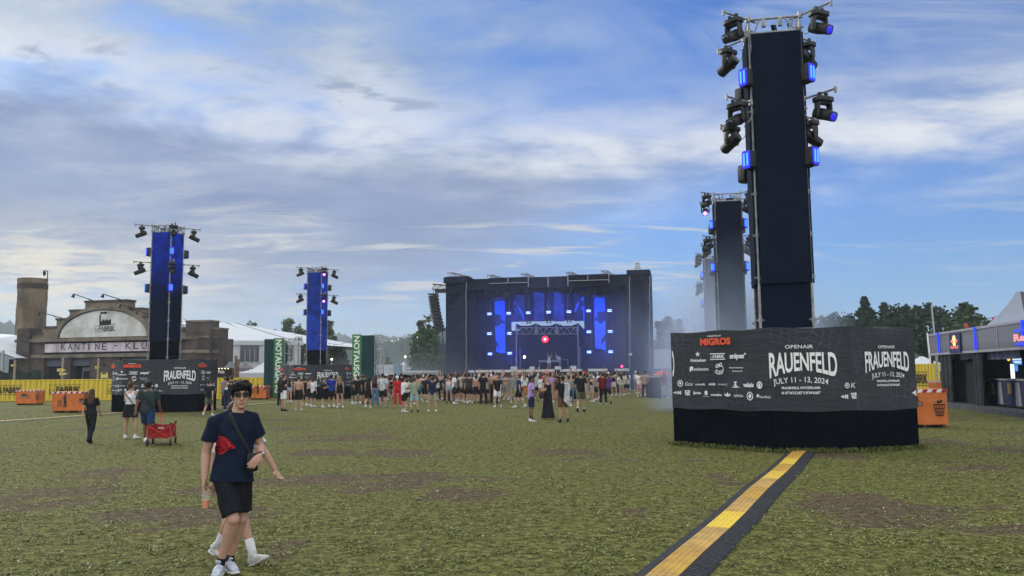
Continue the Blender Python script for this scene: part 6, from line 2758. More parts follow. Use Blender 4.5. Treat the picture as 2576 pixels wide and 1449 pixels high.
idc = lambda x, y: (x, y)
tree_px('airy birch top rising behind the big tree left of the stage', idc, 1044, 1096, 790, 128, LEAF_L, kind='round', trunk=0.35, n=70, per=22, ls=0.26, seed=1, loose=0.5)
tree_px('big dense spreading tree left of the stage', idc, 1026, 1124, 830, 122, LEAF_M, kind='willow', trunk=0.12, n=130, per=48, ls=0.32, seed=2)
tree_px('small slim cypress beyond the container', idc, 966, 984, 895, 125, LEAF_M, kind='round', trunk=0.05, n=30, per=30, ls=0.2, seed=3)
tree_px('tall loose birch left of the bright blue tower', idc, 706, 748, 795, 150, LEAF_L, kind='willow', trunk=0.12, n=70, per=30, ls=0.30, seed=4, loose=0.35)
tree_px('loose birch just left behind the bright blue tower', idc, 738, 775, 815, 154, LEAF_L, kind='willow', trunk=0.12, n=60, per=30, ls=0.30, seed=5, loose=0.35)
tree_px('tall drooping tree just right behind the bright blue tower', idc, 806, 850, 806, 140, LEAF_L, kind='willow', trunk=0.10, n=90, per=34, ls=0.30, seed=6, loose=0.2)
tree_px('low bushy tree right of the bright blue tower', idc, 820, 880, 868, 132, LEAF_M, kind='round', trunk=0.05, n=60, per=34, ls=0.30, seed=7)
tree_px('dark leafy tree top above the white marquee roof', idc, 612, 652, 806, 160, LEAF_L, kind='round', trunk=0.3, n=50, per=26, ls=0.30, seed=8, loose=0.4)
tree_px('round dark tree top above the right end of the marquee roof', idc, 662, 716, 828, 158, LEAF_D, kind='round', trunk=0.2, n=60, per=32, ls=0.32, seed=9)
for i, (x0, x1, yt, Y, lf, kd, lab) in enumerate((
        (1640, 1700, 798, 150, LEAF_M, 'round', 'pale hazy tree directly right of the stage'),
        (1690, 1725, 806, 152, LEAF_L, 'round', 'thin hazy tree second right of the stage'),
        (2036, 2092, 796, 165, LEAF_M, 'round', 'far pale tree just right of the tallest tower'),
        (2060, 2160, 784, 120, LEAF_D, 'round', 'dark leafy tree left of the tall spruce'),
        (2060, 2288, 748, 112, LEAF_D, 'conifer', 'tallest dark spruce above the big black box'),
        (2136, 2310, 762, 116, LEAF_D, 'conifer', 'second dark spruce right of the tallest spruce'),
        (2216, 2322, 770, 108, LEAF_D, 'round', 'wide dark tree right of the two spruces'),
        (2270, 2386, 760, 100, LEAF_D, 'round', 'tall dark tree behind the grey mast'),
        (2380, 2492, 764, 92, LEAF_M, 'round', 'rounded dark tree standing alone above the bar fascia'),
        (2316, 2440, 842, 96, LEAF_D, 'round', 'low dark tree between the mast and the round tree'),
        (2496, 2560, 800, 110, LEAF_D, 'round', 'dark tree partly behind the big peaked tent'),
        (2100, 2310, 822, 98, LEAF_D, 'round', 'low dark tree directly behind the big black box'))):
    tree_px(lab, idc, x0, x1, yt, Y, lf, kind=kd, trunk=0.03, n=120 if kd == 'round' else 330, per=42, ls=0.30 if kd == 'round' else 0.24, seed=20 + i, loose=0.15)


# ------------------------------------------------------------------ people
def remesh(mb, voxel, iters=4, fac=0.5, name='m'):
    """fuse overlapping closed shapes into one continuous smooth skin"""
    me = mb.mesh(name)
    bm = bmesh.new()
    bm.from_mesh(me)
    bmesh.ops.recalc_face_normals(bm, faces=bm.faces)
    bm.to_mesh(me)
    bm.free()
    o = bpy.data.objects.new('tmp', me)
    COL.objects.link(o)
    r = o.modifiers.new('r', 'REMESH')
    r.mode = 'VOXEL'
    r.voxel_size = voxel
    s = o.modifiers.new('s', 'SMOOTH')
    s.factor = fac
    s.iterations = iters
    dg = bpy.context.evaluated_depsgraph_get()
    out = bpy.data.meshes.new_from_object(o.evaluated_get(dg))
    COL.objects.unlink(o)
    bpy.data.objects.remove(o)
    bpy.data.meshes.remove(me)
    out.name = name
    out.polygons.foreach_set('use_smooth', [True] * len(out.polygons))
    return out


V = Vector


def nrm(a):
    return V(a).normalized()


# pose: arms/legs as (upper direction, lower direction) for L and R; the person faces +y, right is +x
A_DOWN = ((0.16, 0.02, -1), (0.04, 0.16, -1))
A_HIP = ((0.55, -0.25, -0.8), (-0.75, 0.35, -0.35))
A_PHONE = ((0.22, 0.18, -1), (-0.45, 0.85, 0.25))
A_CUP = ((0.18, 0.10, -1), (-0.15, 1.0, 0.10))
A_FRONT = ((0.20, 0.20, -1), (-0.70, 0.60, -0.25))
A_UP = ((0.25, 0.20, 0.95), (0.05, 0.12, 1))
A_UP2 = ((0.65, 0.25, 0.62), (-0.15, 0.10, 1))
A_PHOTO = ((0.75, 0.35, 0.50), (-0.55, 0.15, 0.75))
A_SWINGF = ((0.14, 0.35, -1), (0.02, 0.55, -1))
A_SWINGB = ((0.16, -0.38, -1), (0.10, -0.12, -1))
A_WIDE = ((0.9, 0.1, -0.1), (0.9, 0.25, 0.3))
L_ST = ((0.05, 0.0, -1), (0.02, -0.02, -1))
L_WIDE = ((0.16, 0.0, -1), (0.08, -0.03, -1))
L_FWD = ((0.02, 0.36, -1), (0.0, 0.10, -1))
L_BACK = ((0.02, -0.16, -1), (0.0, -0.62, -1))
POSES = {
    'stand': (A_DOWN, A_DOWN, L_ST, L_WIDE), 'hips': (A_HIP, A_HIP, L_WIDE, L_ST), 'phone': (A_PHONE, A_PHONE, L_ST, L_WIDE),
    'cup': (A_DOWN, A_CUP, L_WIDE, L_ST), 'folded': (A_FRONT, A_FRONT, L_ST, L_ST), 'one_up': (A_DOWN, A_UP, L_ST, L_WIDE),
    'both_up': (A_UP2, A_UP, L_ST, L_ST), 'photo': (A_PHOTO, A_PHOTO, L_WIDE, L_WIDE), 'walk': (A_SWINGF, A_SWINGB, L_BACK, L_FWD),
    'walk2': (A_SWINGB, A_SWINGF, L_FWD, L_BACK), 'clap': (A_PHOTO, A_UP2, L_WIDE, L_ST), 'hip1': (A_DOWN, A_HIP, L_ST, L_WIDE),
    'dance': (A_UP2, A_WIDE, L_WIDE, L_ST),
    'stride': (((0.20, 0.85, -1.0), (0.10, 0.75, -1.0)), ((0.12, -0.30, -1), (0.06, 0.0, -1)), ((0.02, -0.36, -1), (0.0, -0.62, -1)), ((0.02, 0.66, -1), (0.0, 0.42, -1))),
}
FIG = {}


class Fig:
    """joints of a posed figure, standing on z = 0, 1.75 m tall"""
    def __init__(self, pose, sex):
        aL, aR, lL, lR = POSES[pose]
        f = sex == 'f'
        self.f = f
        self.hw = 0.092 if f else 0.088
        self.sw = 0.158 if f else 0.190
        T, S = 0.435, 0.425

        def leg(d, s):
            th, sh = nrm(d[0]), nrm(d[1])
            th.x *= s
            sh.x *= s
            return th * T, sh * S
        lg = {-1: leg(lL, -1), 1: leg(lR, 1)}
        hz = max(-(a + b).z for a, b in lg.values()) + 0.085
        self.pelvis = V((0, 0, hz))
        self.hip, self.knee, self.ankle = {}, {}, {}
        for s in (-1, 1):
            self.hip[s] = self.pelvis + V((s * self.hw, 0, 0))
            self.knee[s] = self.hip[s] + lg[s][0]
            self.ankle[s] = self.knee[s] + lg[s][1]
        lean = 0.02
        self.up = nrm((0, lean, 1))
        self.sho, self.elb, self.wri, self.had = {}, {}, {}, {}
        for s, a in ((-1, aL), (1, aR)):
            u, l = nrm(a[0]), nrm(a[1])
            u.x *= s
            l.x *= s
            lift = max(0, u.z) * 0.05
            self.sho[s] = self.pelvis + self.up * (0.495 + lift) + V((s * (self.sw - lift * 0.5), 0, 0))
            self.elb[s] = self.sho[s] + u * 0.285
            self.wri[s] = self.elb[s] + l * 0.245
            self.had[s] = l
        self.neck = self.pelvis + self.up * 0.535
        self.head = self.pelvis + self.up * 0.705

    def sp(self, z):
        return self.pelvis + self.up * z


def hand(mb, w, d, s, side=1, curl=0.35, k=1.0, r=0.0085, up=None):
    """palm, four bent fingers of unequal length and a thumb from the side of the palm"""
    d = nrm(d)
    a = V((0, 1, 0)) if up is None else V(up)
    n = nrm(a - d * a.dot(d)) if abs(a.dot(d)) < 0.95 else nrm(V((1, 0, 0)) - d * d.x)    # palm faces n-ish
    t = d.cross(n)
    palm = w + d * 0.045 * k
    mb.loft([w - d * 0.01, w + d * 0.02 * k, w + d * 0.05 * k, w + d * 0.088 * k, w + d * 0.095 * k],
            [(0.024 * k, 0.018 * k), (0.034 * k, 0.017 * k), (0.042 * k, 0.016 * k), (0.041 * k, 0.014 * k), (0.034 * k, 0.009 * k)], 10, side=t)
    for i, (o, L) in enumerate(((-0.031, 0.062), (-0.010, 0.076), (0.011, 0.072), (0.031, 0.055))):
        b = w + d * 0.085 * k + t * o * k
        c = curl * (1.0 + 0.12 * i)
        p1 = b + (d * math.cos(c * 0.5) + n * math.sin(c * 0.5)) * L * 0.42 * k
        p2 = p1 + (d * math.cos(c * 1.3) + n * math.sin(c * 1.3)) * L * 0.33 * k
        p3 = p2 + (d * math.cos(c * 2.0) + n * math.sin(c * 2.0)) * L * 0.25 * k
        mb.loft([b, p1, p2, p3, p3 + (p3 - p2) * 0.25], [r * k, r * k, r * 0.9 * k, r * 0.8 * k, r * 0.4 * k], 7)
    b = w + d * 0.025 * k + t * side * 0.030 * k
    p1 = b + (d * 0.6 + t * side * 0.75 + n * 0.25).normalized() * 0.040 * k
    p2 = p1 + (d * 0.85 + t * side * 0.25 + n * 0.45).normalized() * 0.034 * k
    mb.loft([b, p1, p2, p2 + (p2 - p1) * 0.2], [r * 1.35 * k, r * 1.2 * k, r * 0.95 * k, r * 0.5 * k], 7)


def head_shape(mb, c, R=None, k=1.0, face=True):
    """skull, jaw, nose, lips, brow and ears; looks along +y of R"""
    R = R or Matrix.Identity(3)
    P = lambda x, y, z: c + R @ V((x * k, y * k, z * k))
    mb.ball(P(0, -0.012, 0.030), (0.076 * k, 0.096 * k, 0.090 * k), 16, 12, rot=R)
    mb.loft([P(0, 0.028, -0.118), P(0, 0.030, -0.108), P(0, 0.026, -0.085), P(0, 0.022, -0.05), P(0, 0.012, 0.0), P(0, 0.005, 0.03)],
            [(0.018 * k, 0.025 * k), (0.036 * k, 0.044 * k), (0.052 * k, 0.058 * k), (0.062 * k, 0.068 * k), (0.069 * k, 0.082 * k), (0.070 * k, 0.085 * k)], 14, side=R @ V((1, 0, 0)))
    mb.ball(P(0, 0.070, -0.098), (0.020 * k, 0.014 * k, 0.015 * k), 10, 6, rot=R)
    mb.loft([P(0, 0.078, 0.018), P(0, 0.094, -0.012), P(0, 0.102, -0.028), P(0, 0.088, -0.040)],
            [(0.009 * k, 0.012 * k), (0.012 * k, 0.013 * k), (0.017 * k, 0.012 * k), (0.014 * k, 0.008 * k)], 8, side=R @ V((1, 0, 0)))
    for s in (-1, 1):
        mb.ball(P(s * 0.030, 0.082, 0.028), (0.022 * k, 0.012 * k, 0.009 * k), 8, 6, rot=R)
        mb.loft([P(s * 0.072, -0.010, -0.030), P(s * 0.082, -0.016, -0.005), P(s * 0.083, -0.020, 0.022)],
                [(0.010 * k, 0.012 * k), (0.010 * k, 0.020 * k), (0.008 * k, 0.016 * k)], 8, side=R @ V((1, 0, 0)))
    for dz, w_ in ((-0.058, 0.024), (-0.069, 0.021)):
        mb.ball(P(0, 0.086, dz), (w_ * k, 0.010 * k, 0.0065 * k), 10, 6, rot=R)


def torso_rings(f, grow=0.0):
    if f:
        r = [(-0.09, .100, .085), (-0.02, .168, .118), (0.05, .172, .118), (0.12, .148, .100), (0.19, .126, .088), (0.27, .134, .100), (0.34, .148, .118),
             (0.41, .148, .100), (0.47, .138, .080), (0.515, .090, .065), (0.55, .052, .052)]
    else:
        r = [(-0.09, .105, .085), (-0.02, .160, .115), (0.06, .160, .112), (0.14, .150, .104), (0.22, .150, .102), (0.31, .164, .110), (0.38, .175, .116),
             (0.44, .174, .106), (0.485, .150, .088), (0.52, .095, .070), (0.555, .058, .058)]
    return [(z, a + grow, b + grow) for z, a, b in r]


def limb(mb, pts, rad, n=10):
    mb.loft(pts, rad, n, (1, 0.02, 0.03))


def body_mesh(F, voxel, hands_r=0.0085):
    mb = MB()
    tr = torso_rings(F.f)
    mb.loft([F.sp(z) for z, a, b in tr], [(a, b) for z, a, b in tr], 18)
    mb.capsule(F.sp(0.50), F.head - V((0, 0.01, 0.06)), 0.056 if not F.f else 0.048, 0.052 if not F.f else 0.045, 12)
    head_shape(mb, F.head)
    for s in (-1, 1):
        q = 0.88 if F.f else 1.0
        mb.ball(F.sho[s] + V((-s * 0.012, 0, -0.008)), (0.062 * q, 0.060 * q, 0.062 * q), 12, 8)
        u = F.elb[s] - F.sho[s]
        limb(mb, [F.sho[s], F.sho[s] + u * 0.4, F.elb[s]], [0.055 * q, 0.050 * q, 0.041 * q])
        l = F.wri[s] - F.elb[s]
        mb.ball(F.elb[s], 0.041 * q, 10, 8)
        limb(mb, [F.elb[s], F.elb[s] + l * 0.3, F.wri[s]], [0.041 * q, 0.042 * q, 0.027 * q])
        hand(mb, F.wri[s], F.had[s], s, side=1, r=hands_r, k=0.95 * (0.92 if F.f else 1))
        t = F.knee[s] - F.hip[s]
        limb(mb, [F.hip[s] + V((0, -0.01, 0.02)), F.hip[s] + t * 0.35, F.hip[s] + t * 0.8, F.knee[s]], [0.092, 0.082, 0.060, 0.055])
        mb.ball(F.knee[s], 0.055, 10, 8)
        sh = F.ankle[s] - F.knee[s]
        cb = V((0, -0.012, 0))
        limb(mb, [F.knee[s], F.knee[s] + sh * 0.3 + cb, F.knee[s] + sh * 0.65 + cb * 0.5, F.ankle[s]], [0.052, 0.057, 0.043, 0.034])
        mb.ball(F.ankle[s] + V((0, 0.03, -0.035)), (0.034, 0.07, 0.034), 10, 6)
    return remesh(mb, voxel, 4, 0.5, 'body')


def top_mesh(F, kind, voxel):
    mb = MB()
    g = 0.022 if kind in ('tee', 'shirt') else 0.010
    tr = torso_rings(F.f, g)
    lo = {'tee': -0.07, 'shirt': -0.07, 'tank': -0.05, 'crop': 0.17, 'dress': -0.05, 'bra': 0.27}[kind]
    hi = 0.535 if kind in ('tee', 'shirt') else (0.46 if kind in ('tank', 'dress') else 0.42)
    ring = []
    for i in range(13):
        z = lo + (hi - lo) * i / 12
        a = np.interp(z, [t[0] for t in tr], [t[1] for t in tr])
        b = np.interp(z, [t[0] for t in tr], [t[2] for t in tr])
        if kind == 'tee' and not F.f:
            a = max(a, 0.178 if z < 0.40 else a)
            b = max(b, 0.122 if z < 0.40 else b)
        ring.append((F.sp(z), (a, b)))
    mb.loft([r[0] for r in ring], [r[1] for r in ring], 20)
    for s in (-1, 1):
        u = F.elb[s] - F.sho[s]
        if kind in ('tee', 'shirt'):
            q = 0.86 if F.f else 1.0
            mb.ball(F.sho[s] + V((-s * 0.02, 0, -0.005)), 0.078 * q, 12, 8)
            k = 0.72 if kind == 'tee' else 0.8
            limb(mb, [F.sho[s] - u * 0.1, F.sho[s] + u * 0.35, F.sho[s] + u * k], [0.074 * q, 0.078 * q, 0.082 * q])
        elif kind in ('tank', 'dress'):
            a = F.sp(0.44) + V((s * F.sw * 0.62, 0, 0))
            mb.loft([a + V((0, 0.085, -0.05)), a + V((0, 0.06, 0.055)), a + V((0, -0.01, 0.085)), a + V((0, -0.07, 0.04)), a + V((0, -0.085, -0.05))],
                    [(0.028, 0.016)] * 5, 8)
    if kind == 'dress':
        pts = [(F.sp(0.10), (0.165, 0.12)), (F.sp(-0.02), (0.185, 0.14)), (V((0, 0, 0.62)), (0.20, 0.165)), (V((0, 0, 0.35)), (0.235, 0.20)), (V((0, 0, 0.05)), (0.30, 0.25))]
        mb.loft([p[0] for p in pts], [p[1] for p in pts], 20)
    return remesh(mb, voxel, 3, 0.5, 'top')


def bottom_mesh(F, kind, voxel):
    mb = MB()
    g = 0.014
    tr = torso_rings(F.f, g)
    zs = [-0.075, -0.03, 0.03, 0.09, 0.135]
    mb.loft([F.sp(z) for z in zs], [(np.interp(z, [t[0] for t in tr], [t[1] for t in tr]), np.interp(z, [t[0] for t in tr], [t[2] for t in tr])) for z in zs], 18)
    if kind == 'skirt':
        pts = [(F.sp(0.05), (0.175, 0.125)), (F.sp(-0.06), (0.20, 0.155)), (F.sp(-0.27), (0.225, 0.18))]
        mb.loft([p[0] for p in pts], [p[1] for p in pts], 18)
    if kind == 'longskirt':
        pts = [(F.sp(0.10), (0.165, 0.12)), (F.sp(-0.06), (0.19, 0.15)), (V((0, 0, 0.45)), (0.21, 0.18)), (V((0, 0, 0.22)), (0.24, 0.21))]
        mb.loft([p[0] for p in pts], [p[1] for p in pts], 18)
    for s in (-1, 1):
        t = F.knee[s] - F.hip[s]
        if kind == 'shorts':
            limb(mb, [F.hip[s] + V((0, 0, 0.03)), F.hip[s] + t * 0.4, F.hip[s] + t * 0.86], [0.105, 0.106, 0.098])
        elif kind == 'minishorts':
            limb(mb, [F.hip[s] + V((0, 0, 0.03)), F.hip[s] + t * 0.30], [0.102, 0.098])
        elif kind == 'pants':
            sh = F.ankle[s] - F.knee[s]
            limb(mb, [F.hip[s] + V((0, 0, 0.03)), F.hip[s] + t * 0.4, F.knee[s], F.knee[s] + sh * 0.5, F.ankle[s] + V((0, 0, -0.02))], [0.102, 0.095, 0.078, 0.076, 0.072])
            mb.ball(F.knee[s], 0.077, 10, 8)
    return remesh(mb, voxel, 3, 0.5, 'bottom')


def shoe_mesh(F, s, voxel, sock=False):
    mb = MB()
    a = F.ankle[s]
    sh = (F.ankle[s] - F.knee[s]).normalized()
    R = Matrix.Rotation(-math.atan2(-sh.y, -sh.z) * (0.8 if abs(sh.y) > 0.3 else 0.3), 3, 'X') @ Matrix.Rotation(-s * 0.15, 3, 'Z')
    P = lambda x, y, z: a + R @ V((x, y, z))
    mb.loft([P(0, -0.075, -0.045), P(0, -0.06, -0.042), P(0, 0.0, -0.040), P(0, 0.09, -0.050), P(0, 0.155, -0.062), P(0, 0.185, -0.070)],
            [(0.020, 0.028), (0.038, 0.040), (0.042, 0.042), (0.048, 0.032), (0.042, 0.021), (0.022, 0.012)], 12, side=R @ V((1, 0, 0)), power=2.6)
    mb.capsule(P(0, -0.012, -0.03), P(0, -0.014, 0.022), 0.044, 0.043, 10)
    if sock:
        m2 = MB()
        m2.capsule(a + V((0, 0, 0.0)), a - sh * 0.13, 0.040, 0.043, 10)
        return remesh(m2, voxel, 2, 0.5, 'sock')
    return remesh(mb, voxel, 2, 0.5, 'shoe')


def hair_mesh(F, kind, voxel):
    mb = MB()
    c = F.head
    P = lambda x, y, z: c + V((x, y, z))
    if kind in ('short', 'buzz', 'bun', 'long', 'curly', 'cap'):
        g = {'buzz': 0.004, 'short': 0.012, 'bun': 0.010, 'long': 0.013, 'curly': 0.024, 'cap': 0.010}[kind]
        mb.ball(P(0, -0.026, 0.044), (0.076 + g, 0.090 + g, 0.086 + g), 16, 12)
        mb.ball(P(0, -0.050, -0.005), (0.066 + g, 0.060 + g, 0.065 + g), 14, 10)
    if kind == 'bun':
        mb.ball(P(0, -0.045, 0.165), (0.045, 0.045, 0.050), 12, 8)
    if kind == 'long':
        for s in (-1, 1):
            mb.loft([P(s * 0.055, -0.03, 0.06), P(s * 0.078, -0.035, -0.05), P(s * 0.072, -0.06, -0.17), P(s * 0.05, -0.095, -0.30), P(s * 0.03, -0.10, -0.36)],
                    [0.03, (0.034, 0.045), (0.05, 0.05), (0.048, 0.032), (0.02, 0.012)], 10)
        mb.loft([P(0, -0.08, 0.05), P(0, -0.095, -0.08), P(0, -0.10, -0.20), P(0, -0.115, -0.34), P(0, -0.11, -0.40)],
                [0.05, (0.07, 0.05), (0.08, 0.045), (0.065, 0.03), (0.03, 0.012)], 12)
    if kind == 'cap':
        mb.ball(P(0, -0.012, 0.062), (0.089, 0.108, 0.078), 16, 10)
        mb.loft([P(0, 0.06, 0.045), P(0, 0.12, 0.042), P(0, 0.165, 0.030), P(0, 0.175, 0.026)], [(0.075, 0.012), (0.072, 0.009), (0.055, 0.007), (0.03, 0.005)], 12)
    return remesh(mb, voxel, 2, 0.5, 'hair')


def part_mesh(pose, sex, kind, what, voxel):
    key = (pose, sex, kind, what, voxel)
    if key in FIG:
        return FIG[key]
    fk = ('fig', pose, sex)
    if fk not in FIG:
        FIG[fk] = Fig(pose, sex)
    F = FIG[fk]
    if what == 'body':
        me = body_mesh(F, voxel, 0.0095)
    elif what == 'top':
        me = top_mesh(F, kind, voxel)
    elif what == 'bottom':
        me = bottom_mesh(F, kind, voxel)
    elif what == 'hair':
        me = hair_mesh(F, kind, voxel)
    elif what == 'sock':
        me = shoe_mesh(F, kind, voxel, True)
    else:
        me = shoe_mesh(F, kind, voxel)
    me.materials.append(M_INK)
    FIG[key] = me
    return me


SKIN = {0: mat('skin_light', (0.42, 0.245, 0.178), 0.6, 0, 0.06, 6, spec=0.3), 1: mat('skin_tan', (0.40, 0.215, 0.145), 0.6, 0, 0.06, 6, spec=0.3),
        2: mat('skin_brown', (0.17, 0.085, 0.052), 0.6, 0, 0.06, 6, spec=0.3)}
CC = {'black': (0.013, 0.014, 0.017), 'charcoal': (0.04, 0.042, 0.046), 'white': (0.66, 0.67, 0.70), 'navy': (0.014, 0.022, 0.055), 'grey': (0.22, 0.23, 0.24),
      'pale grey': (0.42, 0.43, 0.43), 'beige': (0.33, 0.28, 0.22), 'cream': (0.52, 0.48, 0.40), 'olive': (0.10, 0.105, 0.065), 'blue': (0.015, 0.04, 0.30),
      'denim blue': (0.085, 0.16, 0.28), 'pale denim': (0.27, 0.36, 0.45), 'red': (0.50, 0.02, 0.025), 'dark red': (0.13, 0.012, 0.018), 'purple': (0.10, 0.035, 0.20),
      'lilac': (0.36, 0.25, 0.52), 'brown': (0.12, 0.06, 0.04), 'teal': (0.02, 0.13, 0.16), 'pink': (0.52, 0.28, 0.32), 'green': (0.08, 0.20, 0.10), 'striped green': (0.30, 0.34, 0.26),
      'orange': (0.55, 0.20, 0.04), 'patterned blue': (0.16, 0.22, 0.30), 'dark green': (0.028, 0.045, 0.045), 'dark blue': (0.018, 0.040, 0.105), 'yellow': (0.55, 0.42, 0.05), 'tan': (0.32, 0.23, 0.17)}
HC = {'black': (0.010, 0.009, 0.008), 'dark brown': (0.030, 0.018, 0.011), 'brown': (0.075, 0.042, 0.022), 'blond': (0.26, 0.18, 0.09), 'red': (0.20, 0.03, 0.02), 'white': (0.65, 0.65, 0.66),
      'fair': (0.17, 0.11, 0.06)}


def hairmat(c):
    return mat('hair_' + c.replace(' ', '_'), HC[c], 0.6, 0, 0.25, 25, 0.4, 60, spec=0.3)


def cmat(c):
    if c in ('patterned blue', 'striped green'):
        return mat('cloth_' + c.replace(' ', '_'), CC[c], 0.9, 0, 0.0, 9.0, 0.2, 30, col2=(0.55, 0.57, 0.58) if c[0] == 'p' else (0.12, 0.17, 0.11),
                   stretch=(1, 1, 1) if c[0] == 'p' else (6, 6, 0.4))
    return cloth(CC[c], 'cloth_' + c.replace(' ', '_'))


def slotmat(o, m):
    o.material_slots[0].link = 'OBJECT'
    o.material_slots[0].material = m


PCOUNT = [0]


def person(label, x, y, face, h, sex, pose, top, bottom, hair, skin=0, shoes='white', socks=None, voxel=0.016, group=None, z=0.0, wide=1.0):
    """face: heading in degrees, 0 = walking away from the camera, 180 = towards it, 90 = to the left"""
    t = thing('person', label, 'person', (x, y, z), math.radians(face), group)
    k = h / 1.75
    t.scale = (k * wide, k * wide, k)
    PCOUNT[0] += 1

    def add(name, kind, what, m):
        o = link(name, part_mesh(pose, sex, kind, what, voxel), t)
        slotmat(o, m)
        return o
    b = add('body', None, 'body', SKIN[skin])
    if top:
        add({'tee': 'tee_shirt', 'shirt': 'shirt', 'tank': 'tank_top', 'crop': 'crop_top', 'dress': 'dress', 'bra': 'bikini_top'}[top[0]], top[0], 'top', cmat(top[1]))
    if bottom:
        add({'shorts': 'shorts', 'minishorts': 'short_shorts', 'pants': 'trousers', 'skirt': 'skirt', 'longskirt': 'long_skirt'}[bottom[0]], bottom[0], 'bottom', cmat(bottom[1]))
    if hair:
        add('cap' if hair[0] == 'cap' else 'hair', hair[0], 'hair', cloth(CC[hair[1]], 'cloth_' + hair[1]) if hair[0] == 'cap' else hairmat(hair[1]))
    for s in (-1, 1):
        if shoes:
            add('shoe', s, 'shoe', cmat(shoes))
        if socks:
            add('sock', s, 'sock', cmat(socks))
    return t


# crop readings of the three strips of the crowd: (strip, x, foot y, head y, ...)
STRIP = {1: crop(1000, 1340, 2576 / 520), 2: crop(1480, 1360, 2576 / 520), 3: crop(1960, 1360, 2576 / 520), 4: crop(260, 1400, 2174 / 420), 7: crop(560, 1100, 1764 / 560)}


def from_px(strip, x, yf, yh, label, face, sex, pose, top, bottom, hair, skin=0, shoes='white', socks=None, voxel=0.016, wide=1.0, **kw):
    u, v = STRIP[strip](x, yf)
    u2, v2 = STRIP[strip](x, yh)
    p = gnd(u, v)
    h = at(u2, v2, p.y).z
    h = max(1.50, min(1.95, h))
    return person(label, p.x, p.y, face, h, sex, pose, top, bottom, hair, skin, shoes, socks, voxel, 'people on the meadow', wide=wide)


